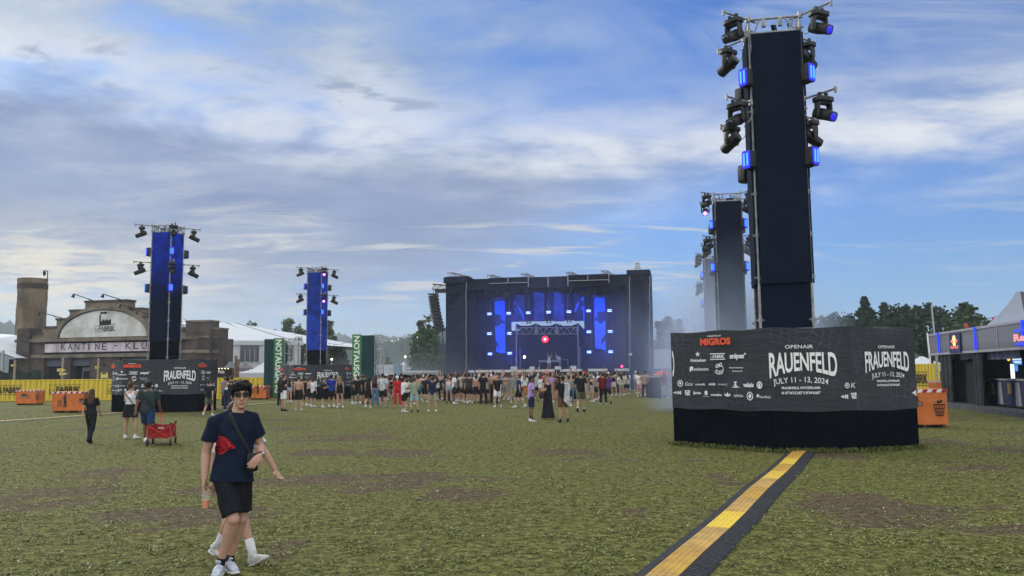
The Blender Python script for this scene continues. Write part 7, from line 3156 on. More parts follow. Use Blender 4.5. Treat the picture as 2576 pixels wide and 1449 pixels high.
B, W_ = 'black', 'white'
LIST = [
    # strip 1, left group
    (1, 310, 1000, 320, 'man in black tee and white shorts standing leftmost before the printed box', -50, 'm', 'hip1', ('tee', B), ('shorts', W_), ('buzz', 'dark brown'), 0, B),
    (1, 245, 895, 375, 'person in black leggings half hidden behind the leftmost man in white shorts', -20, 'f', 'folded', ('tee', B), ('pants', B), ('long', 'dark brown'), 0, B),
    (1, 420, 835, 385, 'woman with long dark hair between the white shorts man and the shirtless man', -30, 'f', 'stand', ('tank', B), ('minishorts', 'pale denim'), ('long', 'dark brown'), 0, W_),
    (1, 585, 1000, 350, 'shirtless man in long black shorts seen from behind near the printed box', -10, 'm', 'stand', None, ('shorts', B), ('short', 'brown'), 0, 'pale grey'),
    (1, 695, 900, 392, 'man with black cap and white socks behind the shirtless man', -25, 'm', 'phone', ('tee', B), ('shorts', B), ('cap', B), 0, W_, W_),
    (1, 795, 910, 375, 'shirtless man with dark strap behind the man in a white tee', -35, 'm', 'cup', None, ('shorts', B), ('short', 'dark brown'), 0, W_, W_),
    (1, 862, 930, 392, 'man in loose white tee and black shorts before the printed box', -40, 'm', 'stand', ('tee', W_), ('shorts', B), ('short', B), 0, W_),
    (1, 1040, 935, 395, 'man in black tee with white hemmed shorts looking down at his phone', -75, 'm', 'phone', ('tee', B), ('shorts', B), ('short', 'brown'), 0, W_, W_),
    (1, 1195, 932, 330, 'man in bright blue sweater and black shorts with dark curly hair', -15, 'm', 'phone', ('tee', 'blue'), ('shorts', B), ('curly', 'black'), 1, W_, W_),
    (1, 1280, 900, 345, 'man in charcoal tee half hidden by the blue sweater', 10, 'm', 'stand', ('tee', 'charcoal'), ('shorts', B), ('short', 'dark brown'), 0, W_),
    (1, 1352, 945, 360, 'blond long haired woman in black top and black skirt', 5, 'f', 'stand', ('tank', B), ('minishorts', B), ('long', 'blond'), 0, W_),
    (1, 1600, 872, 365, 'man in black tee at the green banner facing his friend', -100, 'm', 'folded', ('tee', B), ('shorts', B), ('short', 'dark brown'), 1, W_, W_),
    (1, 1690, 872, 350, 'man in black jersey with round back print by the green banner', 20, 'm', 'stand', ('tee', B), ('shorts', B), ('short', 'dark brown'), 0, W_, W_),
    (1, 1808, 865, 330, 'bearded man in black with white collar right of the green banner', -30, 'm', 'hip1', ('tee', B), ('shorts', B), ('short', 'dark brown'), 0, B),
    (1, 1885, 945, 370, 'woman with long black hair in sleeveless black top walking to the stage', 0, 'f', 'walk', ('tank', B), ('shorts', B), ('long', 'black'), 0, W_),
    (1, 2005, 920, 345, 'woman with long brown hair in blue jeans beside the patterned shirt', 0, 'f', 'hip1', ('tank', B), ('pants', 'denim blue'), ('long', 'brown'), 0, 'grey'),
    (1, 2150, 940, 308, 'man in blue and white patterned shirt and black shorts', -5, 'm', 'stand', ('shirt', 'patterned blue'), ('shorts', B), ('short', 'dark brown'), 0, 'grey'),
    (1, 2308, 775, 368, 'woman in black crop top and boots lifting her phone', -30, 'f', 'one_up', ('crop', B), ('minishorts', B), ('curly', 'brown'), 0, 'brown'),
    (1, 2425, 915, 350, 'woman dressed all in red with white cap and red hair', 0, 'f', 'stand', ('tee', 'red'), ('pants', 'red'), ('cap', W_), 0, W_),
    (1, 2500, 800, 300, 'man in dark tee behind the woman in red', -10, 'm', 'stand', ('tee', B), ('shorts', B), ('short', 'dark brown'), 0, W_),
    (1, 2390, 700, 305, 'man in navy tee deep in the crowd behind the woman in red', -15, 'm', 'stand', ('tee', 'navy'), ('shorts', B), ('short', 'dark brown'), 0, W_),
    (1, 2225, 700, 320, 'woman with white cap behind the patterned shirt', -5, 'f', 'one_up', ('tank', 'pink'), ('minishorts', 'denim blue'), ('cap', W_), 0, W_),
    # strip 2, middle
    (2, 172, 922, 275, 'man in white tee looking at his phone in front of the crowd', -60, 'm', 'phone', ('tee', W_), ('shorts', B), ('short', 'black'), 1, W_, 'pale grey'),
    (2, 255, 825, 290, 'woman in floral white shirt between the phone man and the striped shirt', -20, 'f', 'stand', ('shirt', 'cream'), ('shorts', B), ('short', 'fair'), 0, W_),
    (2, 360, 925, 278, 'man in pale striped shirt and light denim shorts with black bag', 5, 'm', 'phone', ('shirt', 'striped green'), ('shorts', 'pale denim'), ('short', 'brown'), 0, B),
    (2, 455, 700, 240, 'shirtless man deep behind the striped shirt', 0, 'm', 'stand', None, ('shorts', 'teal'), ('short', 'dark brown'), 0, W_),
    (2, 545, 650, 250, 'man in white tee and white cap before the low white roof', -20, 'm', 'stand', ('tee', W_), ('shorts', B), ('cap', W_), 0, W_),
    (2, 610, 705, 235, 'man in dark tee and grey shorts beside the man with raised elbows', -10, 'm', 'stand', ('tee', 'charcoal'), ('shorts', 'grey'), ('short', 'dark brown'), 0, B, W_),
    (2, 700, 915, 262, 'man in dark navy tee with both elbows raised high', 0, 'm', 'photo', ('tee', 'navy'), ('shorts', 'beige'), ('short', 'dark brown'), 0, W_, B),
    (2, 792, 705, 250, 'woman in cream tee raising one hand behind the raised elbows', 0, 'f', 'one_up', ('tee', 'cream'), ('pants', B), ('long', 'brown'), 0, W_),
    (2, 840, 690, 245, 'woman in a black dress behind the raised elbows', 5, 'f', 'stand', ('tee', B), ('skirt', B), ('long', 'dark brown'), 0, W_),
    (2, 895, 680, 250, 'man in long white tee and beige shorts', 0, 'm', 'stand', ('tee', W_), ('shorts', 'cream'), ('cap', 'beige'), 0, W_),
    (2, 957, 672, 258, 'shirtless man in teal shorts', 5, 'm', 'stand', None, ('shorts', 'teal'), ('short', 'dark brown'), 0, W_),
    (2, 1072, 690, 262, 'woman in white top and long dark skirt raising one arm', 0, 'f', 'one_up', ('tank', W_), ('longskirt', 'navy'), ('short', 'dark brown'), 0, W_),
    (2, 1182, 590, 240, 'woman in bright red shorts and black top', 0, 'f', 'stand', ('crop', B), ('shorts', 'red'), ('short', 'dark brown'), 0, W_),
    (2, 1252, 725, 200, 'tall man in grey tee and black shorts standing sideways', -60, 'm', 'stand', ('tee', 'pale grey'), ('shorts', B), ('short', 'brown'), 0, W_),
    (2, 1375, 727, 240, 'broad man in white tee and pale shorts with crossed arms', 0, 'm', 'folded', ('tee', W_), ('shorts', 'cream'), ('short', 'dark brown'), 0, W_),
    (2, 1520, 762, 238, 'shirtless man with thin strap and long black shorts', -5, 'm', 'stand', None, ('shorts', B), ('short', 'dark brown'), 1, B),
    (2, 1645, 772, 190, 'tall person in black tee and black trousers with long dark hair', 0, 'm', 'stand', ('tee', B), ('pants', B), ('short', 'black'), 0, B),
    (2, 1742, 690, 230, 'person in black behind the tall black trousers', 10, 'm', 'stand', ('tee', B), ('pants', 'charcoal'), ('short', 'dark brown'), 0, B),
    (2, 1835, 765, 172, 'man with bare tan back and black trousers', -5, 'm', 'stand', None, ('pants', B), ('short', 'black'), 1, B),
    (2, 1915, 828, 222, 'man with sunglasses in black tee and white shorts walking to the camera', 165, 'm', 'walk', ('tee', B), ('shorts', W_), ('buzz', 'dark brown'), 0, W_),
    (2, 2060, 695, 215, 'shirtless man in patterned grey shorts', -25, 'm', 'stand', None, ('shorts', 'grey'), ('short', 'brown'), 0, W_),
    (2, 2182, 692, 250, 'woman in black crop top and short denim shorts', -10, 'f', 'hip1', ('crop', B), ('minishorts', 'pale denim'), ('long', 'brown'), 0, W_),
    (2, 2312, 835, 218, 'man in dark blue tee and black shorts walking left', 75, 'm', 'walk2', ('tee', 'dark blue'), ('shorts', B), ('short', 'brown'), 0, W_),
    (2, 2420, 640, 230, 'person in orange trousers behind the walking man in blue', 0, 'f', 'stand', ('tee', W_), ('pants', 'orange'), ('long', 'blond'), 0, W_),
    # strip 3, right
    (3, 330, 708, 245, 'woman in white tee and denim shorts behind the purple jersey', 0, 'f', 'hip1', ('tee', W_), ('minishorts', 'pale denim'), ('short', 'dark brown'), 0, W_),
    (3, 868, 815, 250, 'man in grey tee and black shorts behind the boy with the towel', -30, 'm', 'cup', ('tee', 'grey'), ('shorts', B), ('short', 'black'), 0, W_, W_),
    (3, 1085, 915, 158, 'big man in black tee olive shorts and black cap walking away', -15, 'm', 'walk', ('tee', B), ('shorts', 'olive'), ('cap', B), 0, B, W_),
    (3, 1290, 690, 208, 'heavy man in brown tee and black shorts with pale cap', 0, 'm', 'walk2', ('tee', 'brown'), ('shorts', B), ('cap', 'grey'), 0, B),
    (3, 1392, 530, 180, 'shirtless man with white cap near the stage', 0, 'm', 'folded', None, ('shorts', B), ('cap', W_), 0, W_, W_),
    (3, 1490, 772, 190, 'person in dark long clothes left of the purple print shirt', 5, 'm', 'stand', ('tee', 'dark red'), ('pants', B), ('short', 'dark brown'), 0, W_),
    (3, 1580, 770, 207, 'man in purple printed tee and black shorts', -5, 'm', 'stand', ('tee', 'purple'), ('shorts', B), ('short', 'dark brown'), 0, B, B),
    (3, 1692, 615, 192, 'woman in black top and white denim skirt', 5, 'f', 'stand', ('tank', B), ('skirt', 'pale grey'), ('bun', 'dark brown'), 0, W_),
    (3, 1882, 605, 192, 'man in white tee with beige vest and black shorts in the smoke', 0, 'm', 'walk', ('tee', 'cream'), ('shorts', 'charcoal'), ('short', 'dark brown'), 0, W_),
    (3, 1962, 518, 185, 'man in white tee and light jeans near the smoky stage wing', -10, 'm', 'stand', ('tee', W_), ('pants', 'pale denim'), ('short', 'brown'), 0, W_),
    (3, 2105, 522, 158, 'man with white cap in grey clothes deep in the smoke', -30, 'm', 'stand', ('tee', 'grey'), ('pants', 'grey'), ('cap', W_), 0, W_),
    (3, 2168, 628, 180, 'man in white tee and pink shorts in the smoke', -40, 'm', 'stand', ('tee', W_), ('shorts', 'pink'), ('short', 'brown'), 0, W_, W_),
    (3, 2235, 612, 192, 'woman in pale pink behind the man with hands on hips', -20, 'f', 'stand', ('tee', 'pink'), ('shorts', 'pink'), ('short', 'red'), 0, W_, W_),
    (3, 2282, 655, 157, 'man in tan shirt and dark trousers with hands on hips in the smoke', -15, 'm', 'hips', ('tee', 'tan'), ('pants', 'navy'), ('short', 'black'), 1, B),
    (3, 2500, 470, 150, 'person in pale grey behind the smoky bar counter', 120, 'm', 'folded', ('tee', 'pale grey'), ('pants', B), ('short', 'dark brown'), 0, B),
    (3, 1262, 520, 170, 'man in white tee with head turned right of the black cap', 0, 'm', 'stand', ('tee', W_), ('shorts', B), ('short', 'brown'), 0, W_),
    (3, 1600, 560, 180, 'man with white cap behind the purple print shirt', -5, 'm', 'stand', ('tee', B), ('shorts', B), ('cap', W_), 0, W_),
    (3, 1165, 660, 215, 'person in blue holding a phone high behind the black cap man', 0, 'm', 'photo', ('tee', 'teal'), ('shorts', B), ('short', 'brown'), 0, W_),
    (3, 620, 690, 240, 'woman in brown dress between the long black dress and the towel boy', 0, 'f', 'stand', ('tee', 'brown'), ('skirt', 'brown'), ('short', 'dark brown'), 0, B),
    (3, 935, 690, 225, 'woman in black with pale top right of the towel boy', -15, 'f', 'stand', ('tank', 'pink'), ('skirt', B), ('curly', 'brown'), 0, W_),
    # left middle
    (7, 700, 1450, 1022, 'man in black tee and camouflage shorts walking beside the grey box', -10, 'm', 'walk', ('tee', B), ('shorts', 'olive'), ('buzz', 'dark brown'), 0, W_),
    (7, 885, 1330, 990, 'person in blue and black half hidden behind the numbered jersey', -20, 'f', 'stand', ('tee', 'denim blue'), ('pants', B), ('short', 'fair'), 0, B),
    (7, 968, 1330, 985, 'man in black right behind the numbered jersey', -15, 'm', 'stand', ('tee', B), ('pants', B), ('short', 'dark brown'), 0, B),
]
for r in LIST:
    from_px(r[0], r[1], r[2], r[3], r[4], r[5], r[6], r[7], r[8], r[9], r[10], *r[11:])

# closer figures with finer skins
PUR = from_px(3, 165, 1100, 258, 'man in lilac and white jersey holding a cup left of the long black dress', -80, 'm', 'cup', ('tee', 'lilac'), ('shorts', 'navy'), ('short', 'black'), 2, W_, B, 0.012)
DRS = from_px(3, 470, 1050, 248, 'woman in long black dress facing the camera with arm to her chin', 190, 'f', 'cup', ('dress', B), None, ('bun', 'brown'), 1, None, None, 0.012)
TOW = from_px(3, 752, 1105, 250, 'boy in black with white towel over his back, right of the long black dress', 20, 'm', 'stand', ('tee', B), ('shorts', 'brown'), ('short', 'dark brown'), 1, B, None, 0.012)
GIRL = from_px(4, 400, 1352, 348, 'woman with long brown hair in black vest and leggings walking away at left', 0, 'f', 'walk2', ('tee', B), ('pants', B), ('long', 'brown'), 0, B, None, 0.012)
TANK = from_px(4, 1165, 1275, 178, 'woman with hair bun in white top and black skirt holding her phone', -10, 'f', 'phone', ('tank', W_), ('skirt', B), ('bun', 'brown'), 0, W_, None, 0.012, 1.12)
WAG = from_px(4, 1500, 1355, 140, 'man in dark green tee and blue shorts pulling the red wagon', 5, 'm', 'walk2', ('tee', 'dark green'), ('shorts', 'dark blue'), ('short', 'black'), 2, W_, B, 0.012, 1.1)
NBA = from_px(7, 918, 1390, 1000, 'man in black basketball jersey number 30 with black cap', -8, 'm', 'stand', ('tank', B), ('pants', 'navy'), ('cap', B), 0, W_, None, 0.012, 1.08)


fb = lambda a, b: V((a, -0.152, b))
mb = MB()
put_text(mb, fb, '30', -0.085, 1.12, 0.085, 1.30, 0.05)
mb.build('jersey_number', M_WHITE, NBA, fix=False)
mb = MB()
put_text(mb, fb, 'CURRY', -0.09, 1.335, 0.09, 1.375, 0.02)
mb.build('jersey_name', M_WHITE, NBA, fix=False)
# towel over the boy's shoulder
mb = MB()
mb.grid(lambda p, q: (0.02 + 0.24 * p - 0.05 * q, -0.155 - 0.015 * math.sin(p * 9 + q * 4), 1.44 - 0.62 * q - 0.22 * q * p), 8, 12)
mb.grid(lambda p, q: (0.02 + 0.20 * p, 0.14 - 0.30 * q, 1.44 + 0.06 * math.sin(q * math.pi)), 6, 6)
mb.build('towel', mat('printed_towel', (0.55, 0.56, 0.58), 0.9, 0, 0.25, 6), TOW, smooth=True)
mb = MB()
mb.capsule((0.0, -0.125, 1.44), (-0.30, -0.10, 1.00), 0.012, 0.012, 6)
mb.ball((0.27, 0.02, 0.98), (0.12, 0.06, 0.15), 10, 8)
mb.build('shoulder_bag', mat('brown_bag', (0.05, 0.030, 0.02), 0.7), DRS)
mb = MB()
mb.loft([(-0.175, -0.10, 1.40), (-0.07, -0.158, 1.32), (0.10, -0.165, 1.12), (0.19, -0.10, 0.98)], [0.016] * 4, 6)
mb.build('bag_strap', M_INK, WAG)
mb = MB()
mb.loft([(-0.13, -0.06, 1.43), (-0.03, -0.135, 1.33), (0.11, -0.135, 1.16), (0.15, -0.04, 1.05)], [0.014] * 4, 6)
mb.build('bag_strap', M_INK, TANK)


def cup_thing(label, loc, m_liq, h=0.12, full=0.9, r=0.036):
    t = thing('drink_cup', label, 'cup', loc, 0, None)
    mb = MB()
    mb.loft([(0, 0, 0), (0, 0, h)], [r * 0.78, r], 18, cap=False)
    mb.loft([(0, 0, 0.002), (0, 0, 0.003)], [r * 0.77, r * 0.77], 18)
    mb.loft([(0, 0, h - 0.003), (0, 0, h + 0.003)], [r * 1.02, r * 1.05], 18, cap=False)
    cm = MATS.get('clear_cup')
    if not cm:
        cm = bpy.data.materials.new('clear_cup')
        cm.use_nodes = True
        b = cm.node_tree.nodes['Principled BSDF']
        b.inputs['Base Color'].default_value = (0.75, 0.76, 0.78, 1)
        b.inputs['Alpha'].default_value = 0.16
        b.inputs['Roughness'].default_value = 0.15
        MATS['clear_cup'] = cm
    mb.build('beaker', cm, t, smooth=True, fix=False)
    mb = MB()
    mb.loft([(0, 0, 0.004), (0, 0, h * full)], [r * 0.75, r * (0.75 + 0.2 * full)], 18)
    mb.build('drink', m_liq, t, auto=40)
    return t


M_BEER = mat('beer', (0.55, 0.25, 0.03), 0.2, 0, 0.05)
M_SPRITZ = mat('orange_drink', (0.62, 0.14, 0.015), 0.2, 0, 0.05)


def held(root, pose, sex, s, fwd=(0, 0, 0)):
    F = FIG[('fig', pose, sex)]
    p = F.wri[s] + F.had[s] * 0.075 + V(fwd)
    R = Matrix.Rotation(root.rotation_euler.z, 3, 'Z')
    sc = root.scale
    return V(root.location) + R @ V((p.x * sc[0], p.y * sc[1], p.z * sc[2]))


p = held(PUR, 'cup', 'm', 1)
cup_thing('plastic cup of beer in the hand of the man in lilac jersey', p + V((0, 0, -0.03)), M_BEER)
p = held(DRS, 'cup', 'f', 1)
cup_thing('plastic cup held by the woman in the long black dress', p + V((0, 0, -0.03)), M_BEER)
p = held(TANK, 'phone', 'f', -1)
ph = thing('smartphone', 'dark smartphone held up by the woman with the hair bun', 'phone', p, 0.4)
mb = MB()
mb.box((0, 0, 0.06), (0.075, 0.010, 0.15), Matrix.Rotation(-0.25, 3, 'X'))
mb.build('case', M_INK, ph)
mb = MB()
mb.box((0.02, -0.009, 0.11), (0.02, 0.006, 0.02))
mb.build('camera_bump', M_STEEL, ph)

# performers on the stage
pz_ = deck_z
for lx, ly, fc, sx, ps, tp, bt_, hr, lb, h in ((st(1340, 1100, 3.9)[0], 3.9, 180, 'f', 'both_up', ('crop', W_), ('minishorts', W_), ('long', 'fair'), 'performer in white with both arms raised before the DJ table', 1.75),
                                              (st(1430, 1040, 6.0)[0], 6.0, 180, 'm', 'one_up', ('tee', W_), ('pants', B), ('short', 'dark brown'), 'DJ in white tee with one arm raised behind the table', 1.78),
                                              (st(1366, 1040, 6.4)[0], 6.4, 175, 'm', 'stand', ('tee', 'charcoal'), ('pants', B), ('short', 'dark brown'), 'second DJ in dark clothes behind the table', 1.76)):
    p = SP.o + SP.ex * lx + SP.ey * ly
    person(lb, p.x, p.y, fc, h, sx, ps, tp, bt_, hr, 0, W_, None, 0.016, 'performers on the stage', z=pz_)

# the packed crowd towards the stage
rs = np.random.default_rng(77)
cand = []
pop_top = [('tee', B)] * 5 + [('tee', W_)] * 5 + [('tee', 'navy'), ('tee', 'grey'), ('tee', 'pale grey'), ('tee', 'pink'), ('tee', 'beige'), ('tee', 'denim blue'), ('tee', 'red'), ('tee', 'olive'),
                                                 ('tee', 'lilac'), ('tee', 'cream'), ('tee', 'brown'), ('tank', W_), ('tank', B), ('crop', B), ('crop', W_), ('tee', 'charcoal'), ('tee', B), None]
pop_bot = [('shorts', B)] * 5 + [('shorts', 'navy'), ('shorts', 'beige'), ('shorts', 'pale denim'), ('minishorts', 'pale denim'), ('pants', B), ('pants', 'denim blue'), ('skirt', B), ('shorts', 'olive')]
seen = {}
taken = []
PLACE = [(880, 'before the container'), (1010, 'before the black barrier'), (1120, 'below the left stage wing'), (1210, 'before the left stage edge'), (1300, 'left of the DJ table line'),
         (1400, 'before the middle of the stage'), (1480, 'before the right half of the stage'), (1560, 'before the right stage edge'), (9999, 'below the right stage wing')]
ncrowd = 0
tries = 0
while ncrowd < 150 and tries < 4000:
    tries += 1
    Y = rs.uniform(50, 80)
    u = rs.normal(1330, 165) if rs.uniform() < 0.75 else rs.uniform(900, 1600)
    if u < 895 or u > 1610 or (u > 1540 and Y < 62) or (u < 960 and Y > 70):
        continue
    P_ = at(u, 940, Y)
    if any((P_.x - a) ** 2 + (Y - b) ** 2 < 0.5 for a, b in taken):
        continue
    taken.append((P_.x, Y))
    sex = 'f' if rs.uniform() < 0.42 else 'm'
    mid_ = 1180 < u < 1470
    pose = rs.choice(['both_up', 'one_up', 'clap', 'stand', 'dance', 'photo'], p=[.20, .28, .10, .30, .06, .06]) if mid_ else rs.choice(['stand', 'one_up', 'hip1', 'folded', 'cup', 'phone'], p=[.45, .12, .13, .13, .09, .08])
    pose = str(pose)
    tp = pop_top[rs.integers(len(pop_top))]
    while (sex == 'm' and tp and tp[0] in ('crop',)) or (sex == 'f' and tp is None):
        tp = pop_top[rs.integers(len(pop_top))]
    bt_ = pop_bot[rs.integers(len(pop_bot))]
    while sex == 'm' and bt_[0] in ('skirt', 'minishorts'):
        bt_ = pop_bot[rs.integers(len(pop_bot))]
    hr = (str(rs.choice(['long', 'bun', 'short'])), str(rs.choice(['dark brown', 'brown', 'blond', 'black']))) if sex == 'f' else (str(rs.choice(['short', 'buzz', 'curly', 'cap', 'short'])), 'dark brown')
    if hr[0] == 'cap':
        hr = ('cap', str(rs.choice(['white', 'black', 'red', 'beige'])))
    elif sex == 'm':
        hr = (hr[0], str(rs.choice(['dark brown', 'black', 'brown', 'fair'])))
    who = 'woman' if sex == 'f' else 'man'
    wear = ('%s %s' % (tp[1], {'tee': 'tee', 'tank': 'tank top', 'crop': 'crop top'}[tp[0]])) if tp else 'no shirt'
    ph_ = {'both_up': ', both arms up', 'one_up': ', one arm up', 'clap': ', clapping overhead', 'dance': ', dancing', 'photo': ', arms lifted'}.get(pose, '')
    spot = [q for lim, q in PLACE if u < lim][0]
    lb = '%s in %s and %s %s%s, %s' % (who, wear, bt_[1], {'shorts': 'shorts', 'minishorts': 'shorts', 'pants': 'trousers', 'skirt': 'skirt'}[bt_[0]], ph_, spot)
    if len(lb.split()) > 16:
        lb = lb.replace(' and %s %s' % (bt_[1], {'shorts': 'shorts', 'minishorts': 'shorts', 'pants': 'trousers', 'skirt': 'skirt'}[bt_[0]]), '')
    if lb in seen:
        lb2 = lb.replace(who + ' in', '%s with %s %s in' % (who, hr[1], 'cap' if hr[0] == 'cap' else 'hair'))
        if lb2 in seen or len(lb2.split()) > 16:
            continue
        lb = lb2
    seen[lb] = 1
    ncrowd += 1
    person(lb, P_.x, Y, FIELD_TH * 57.3 * -1 * 0 - math.degrees(math.atan2(3.9 - P_.x, 92 - Y)) + rs.normal(0, 22), rs.uniform(1.60, 1.70) if sex == 'f' else rs.uniform(1.70, 1.86), sex, pose, tp, bt_, hr,
           int(rs.choice([0, 0, 0, 1, 1, 2])), str(rs.choice([W_, W_, W_, B])), None, 0.018, 'people in the packed crowd')
# woman half hidden at the left end of the big box
p = gnd(1672, 1002)
person('woman with long dark hair in dark red top half hidden by the big black box', p.x, p.y, -20, 1.72, 'f', 'stand', ('tee', 'dark red'), ('longskirt', 'grey'), ('long', 'black'), 0, W_, None, 0.016, 'people on the meadow')


# ------------------------------------------------------------------ the man in front and the friend behind him
from mathutils.bvhtree import BVHTree


def crease(me, amp, fr, seed=0):
    """soft cloth folds pushed along the normals"""
    n = len(me.vertices)
    co = np.zeros(n * 3, np.float32)
    no = np.zeros(n * 3, np.float32)
    me.vertices.foreach_get('co', co)
    me.vertices.foreach_get('normal', no)
    co, no = co.reshape(-1, 3), no.reshape(-1, 3)
    x, y, z = co.T
    f = np.sin(x * fr * 1.1 + z * fr * 0.8 + seed + 1.5 * np.sin(z * fr * 0.4)) * 0.5 + np.sin(-x * fr * 0.7 + z * fr * 1.3 + y * fr + 2 * seed) * 0.35 + np.sin(z * fr * 2.3 + x * fr * 1.6) * 0.2
    co += no * (f * amp)[:, None]
    me.vertices.foreach_set('co', co.ravel())
    me.update()


mp_ = gnd(572, 1446)
MAN = thing('person', 'man in sunglasses, navy tee with red bull print and black shorts, walking nearest the camera', 'person', mp_, math.atan2(-mp_.x, mp_.y))
SK = mat('skin_near', (0.43, 0.250, 0.180), 0.55, 0, 0.05, 14, 0.15, 90, spec=0.35)
HEADC = V((0.084, -0.015, 1.628))
HR = Matrix.Rotation(math.pi + 0.06, 3, 'Z') @ Matrix.Rotation(0.03, 3, 'X')
sho = {-1: V((-0.148, 0.0, 1.392)), 1: V((0.192, 0.01, 1.412))}
elb = {-1: V((-0.213, 0.035, 1.115)), 1: V((0.268, 0.075, 1.155))}
wri = {-1: V((-0.222, -0.02, 0.872)), 1: V((0.268, -0.150, 1.085))}
hip = {-1: V((-0.062, 0.0, 0.905)), 1: V((0.105, 0.02, 0.905))}
kne = {-1: V((0.040, -0.125, 0.515)), 1: V((0.112, 0.035, 0.495))}
ank = {-1: V((-0.066, 0.0, 0.105)), 1: V((0.012, 0.115, 0.105))}
spine = lambda z: V((0.022 + (z - 0.9) * 0.062, 0.01, z))
mb = MB()
mb.loft([spine(z) for z in (0.83, 0.90, 1.0, 1.1, 1.22, 1.32, 1.40, 1.45, 1.485)],
        [(0.10, 0.08), (0.158, 0.112), (0.152, 0.105), (0.145, 0.10), (0.160, 0.11), (0.168, 0.112), (0.165, 0.10), (0.12, 0.075), (0.06, 0.058)], 20)
mb.loft([spine(1.44), V((0.062, 0.0, 1.50)), V((0.074, -0.004, 1.56)), V((0.08, -0.002, 1.60))], [0.075, 0.058, 0.054, 0.054], 16)
head_shape(mb, HEADC, HR)
for s in (-1, 1):
    mb.ball(sho[s], 0.060, 14, 10)
    u, l = elb[s] - sho[s], wri[s] - elb[s]
    limb(mb, [sho[s], sho[s] + u * 0.45, elb[s]], [0.056, 0.051, 0.042], 14)
    mb.ball(elb[s], 0.042, 12, 8)
    limb(mb, [elb[s], elb[s] + l * 0.28, elb[s] + l * 0.7, wri[s]], [0.042, 0.044, 0.034, 0.027], 14)
    t, sh = kne[s] - hip[s], ank[s] - kne[s]
    limb(mb, [hip[s], hip[s] + t * 0.35, hip[s] + t * 0.8, kne[s]], [0.090, 0.082, 0.062, 0.057], 14)
    mb.ball(kne[s] + V((0, -0.008, 0.0)), 0.056, 12, 8)
    cb = V((0, 0.016, 0))
    limb(mb, [kne[s], kne[s] + sh * 0.28 + cb, kne[s] + sh * 0.62 + cb * 0.6, ank[s]], [0.052, 0.060, 0.045, 0.034], 14)
    mb.ball(ank[s] + V((0, -0.03, -0.04)), (0.034, 0.07, 0.03), 10, 6)
hand(mb, wri[-1], (0.02, -0.10, -1), -1, side=-1, curl=0.55, k=1.0, r=0.0088, up=(0.9, -0.3, 0))
hand(mb, wri[1], (-0.62, -0.45, -0.62), 1, side=1, curl=0.30, k=1.02, r=0.0088, up=(-0.3, 0.9, -0.2))
me = remesh(mb, 0.0055, 4, 0.5, 'body')
me.materials.append(SK)
link('body', me, MAN)
# tee shirt
mb = MB()
rg = [(0.845, .200, .142), (0.90, .194, .138), (0.98, .182, .128), (1.08, .170, .120), (1.18, .172, .124), (1.28, .180, .128), (1.36, .182, .122), (1.42, .165, .104), (1.462, .115, .082), (1.482, .078, .070)]
mb.loft([spine(z) for z, a, b in rg], [(a, b) for z, a, b in rg], 26)
for s in (-1, 1):
    u = elb[s] - sho[s]
    mb.ball(sho[s] + V((-s * 0.008, 0, -0.002)), 0.071, 14, 10)
    mb.capsule(sho[s] + V((-s * 0.005, 0, 0.0)), V((0.058 + s * 0.062, 0.005, 1.462)), 0.068, 0.045, 14)
    limb(mb, [sho[s] + V((-s * 0.004, 0, -0.008)), sho[s] + u * 0.3, sho[s] + u * 0.62], [0.068, 0.076, 0.081], 16)
me = remesh(mb, 0.0065, 3, 0.5, 'tee_shirt')
crease(me, 0.006, 22, 0.6)
me.materials.append(mat('navy_jersey_cloth', (0.0075, 0.0135, 0.033), 0.9, 0, 0.12, 5, 0.3, 70, spec=0.15))
TEE = link('tee_shirt', me, MAN)
bvh = BVHTree.FromPolygons([v.co[:] for v in me.vertices], [tuple(p.vertices) for p in me.polygons])


def onto(x, z, off=0.004):
    h = bvh.ray_cast(V((x, -1, z)), V((0, 1, 0)))
    return (h[0] + V((0, -off, 0))) if h[0] else V((x, -0.12, z))


rx = lambda px, py: ((px - 400) * 0.001285 - 0.025 * (1475 - py) * 0.001285, (1475 - py) * 0.001285)
mb = MB()
bull = [(345, 487), (375, 490), (400, 505), (428, 535), (440, 552), (456, 562), (455, 575), (425, 578), (402, 590), (388, 604), (362, 620), (338, 614), (330, 600), (318, 604), (314, 570), (324, 530), (336, 500)]


def inside(x, y):
    c = False
    for (x0, y0), (x1, y1) in zip(bull, bull[1:] + bull[:1]):
        if (y0 > y) != (y1 > y) and x < (x1 - x0) * (y - y0) / (y1 - y0) + x0:
            c = not c
    return c


for gx in range(310, 460, 3):
    for gy in range(484, 624, 3):
        n_ = math.sin(gx * 0.16 + 2 * math.sin(gy * 0.10)) + math.sin(gy * 0.21 + gx * 0.07)
        if inside(gx + 1.5, gy + 1.5) and n_ > -1.15:
            q = [onto(*rx(gx + a, gy + b)) for a, b in ((0, 3), (3, 3), (3, 0), (0, 0))]
            mb.add(q, [(0, 1, 2, 3)])
mb.build('bull_print', mat('red_shirt_print', (0.42, 0.012, 0.020), 0.85, 0, 0.3, 30), TEE, fix=False)
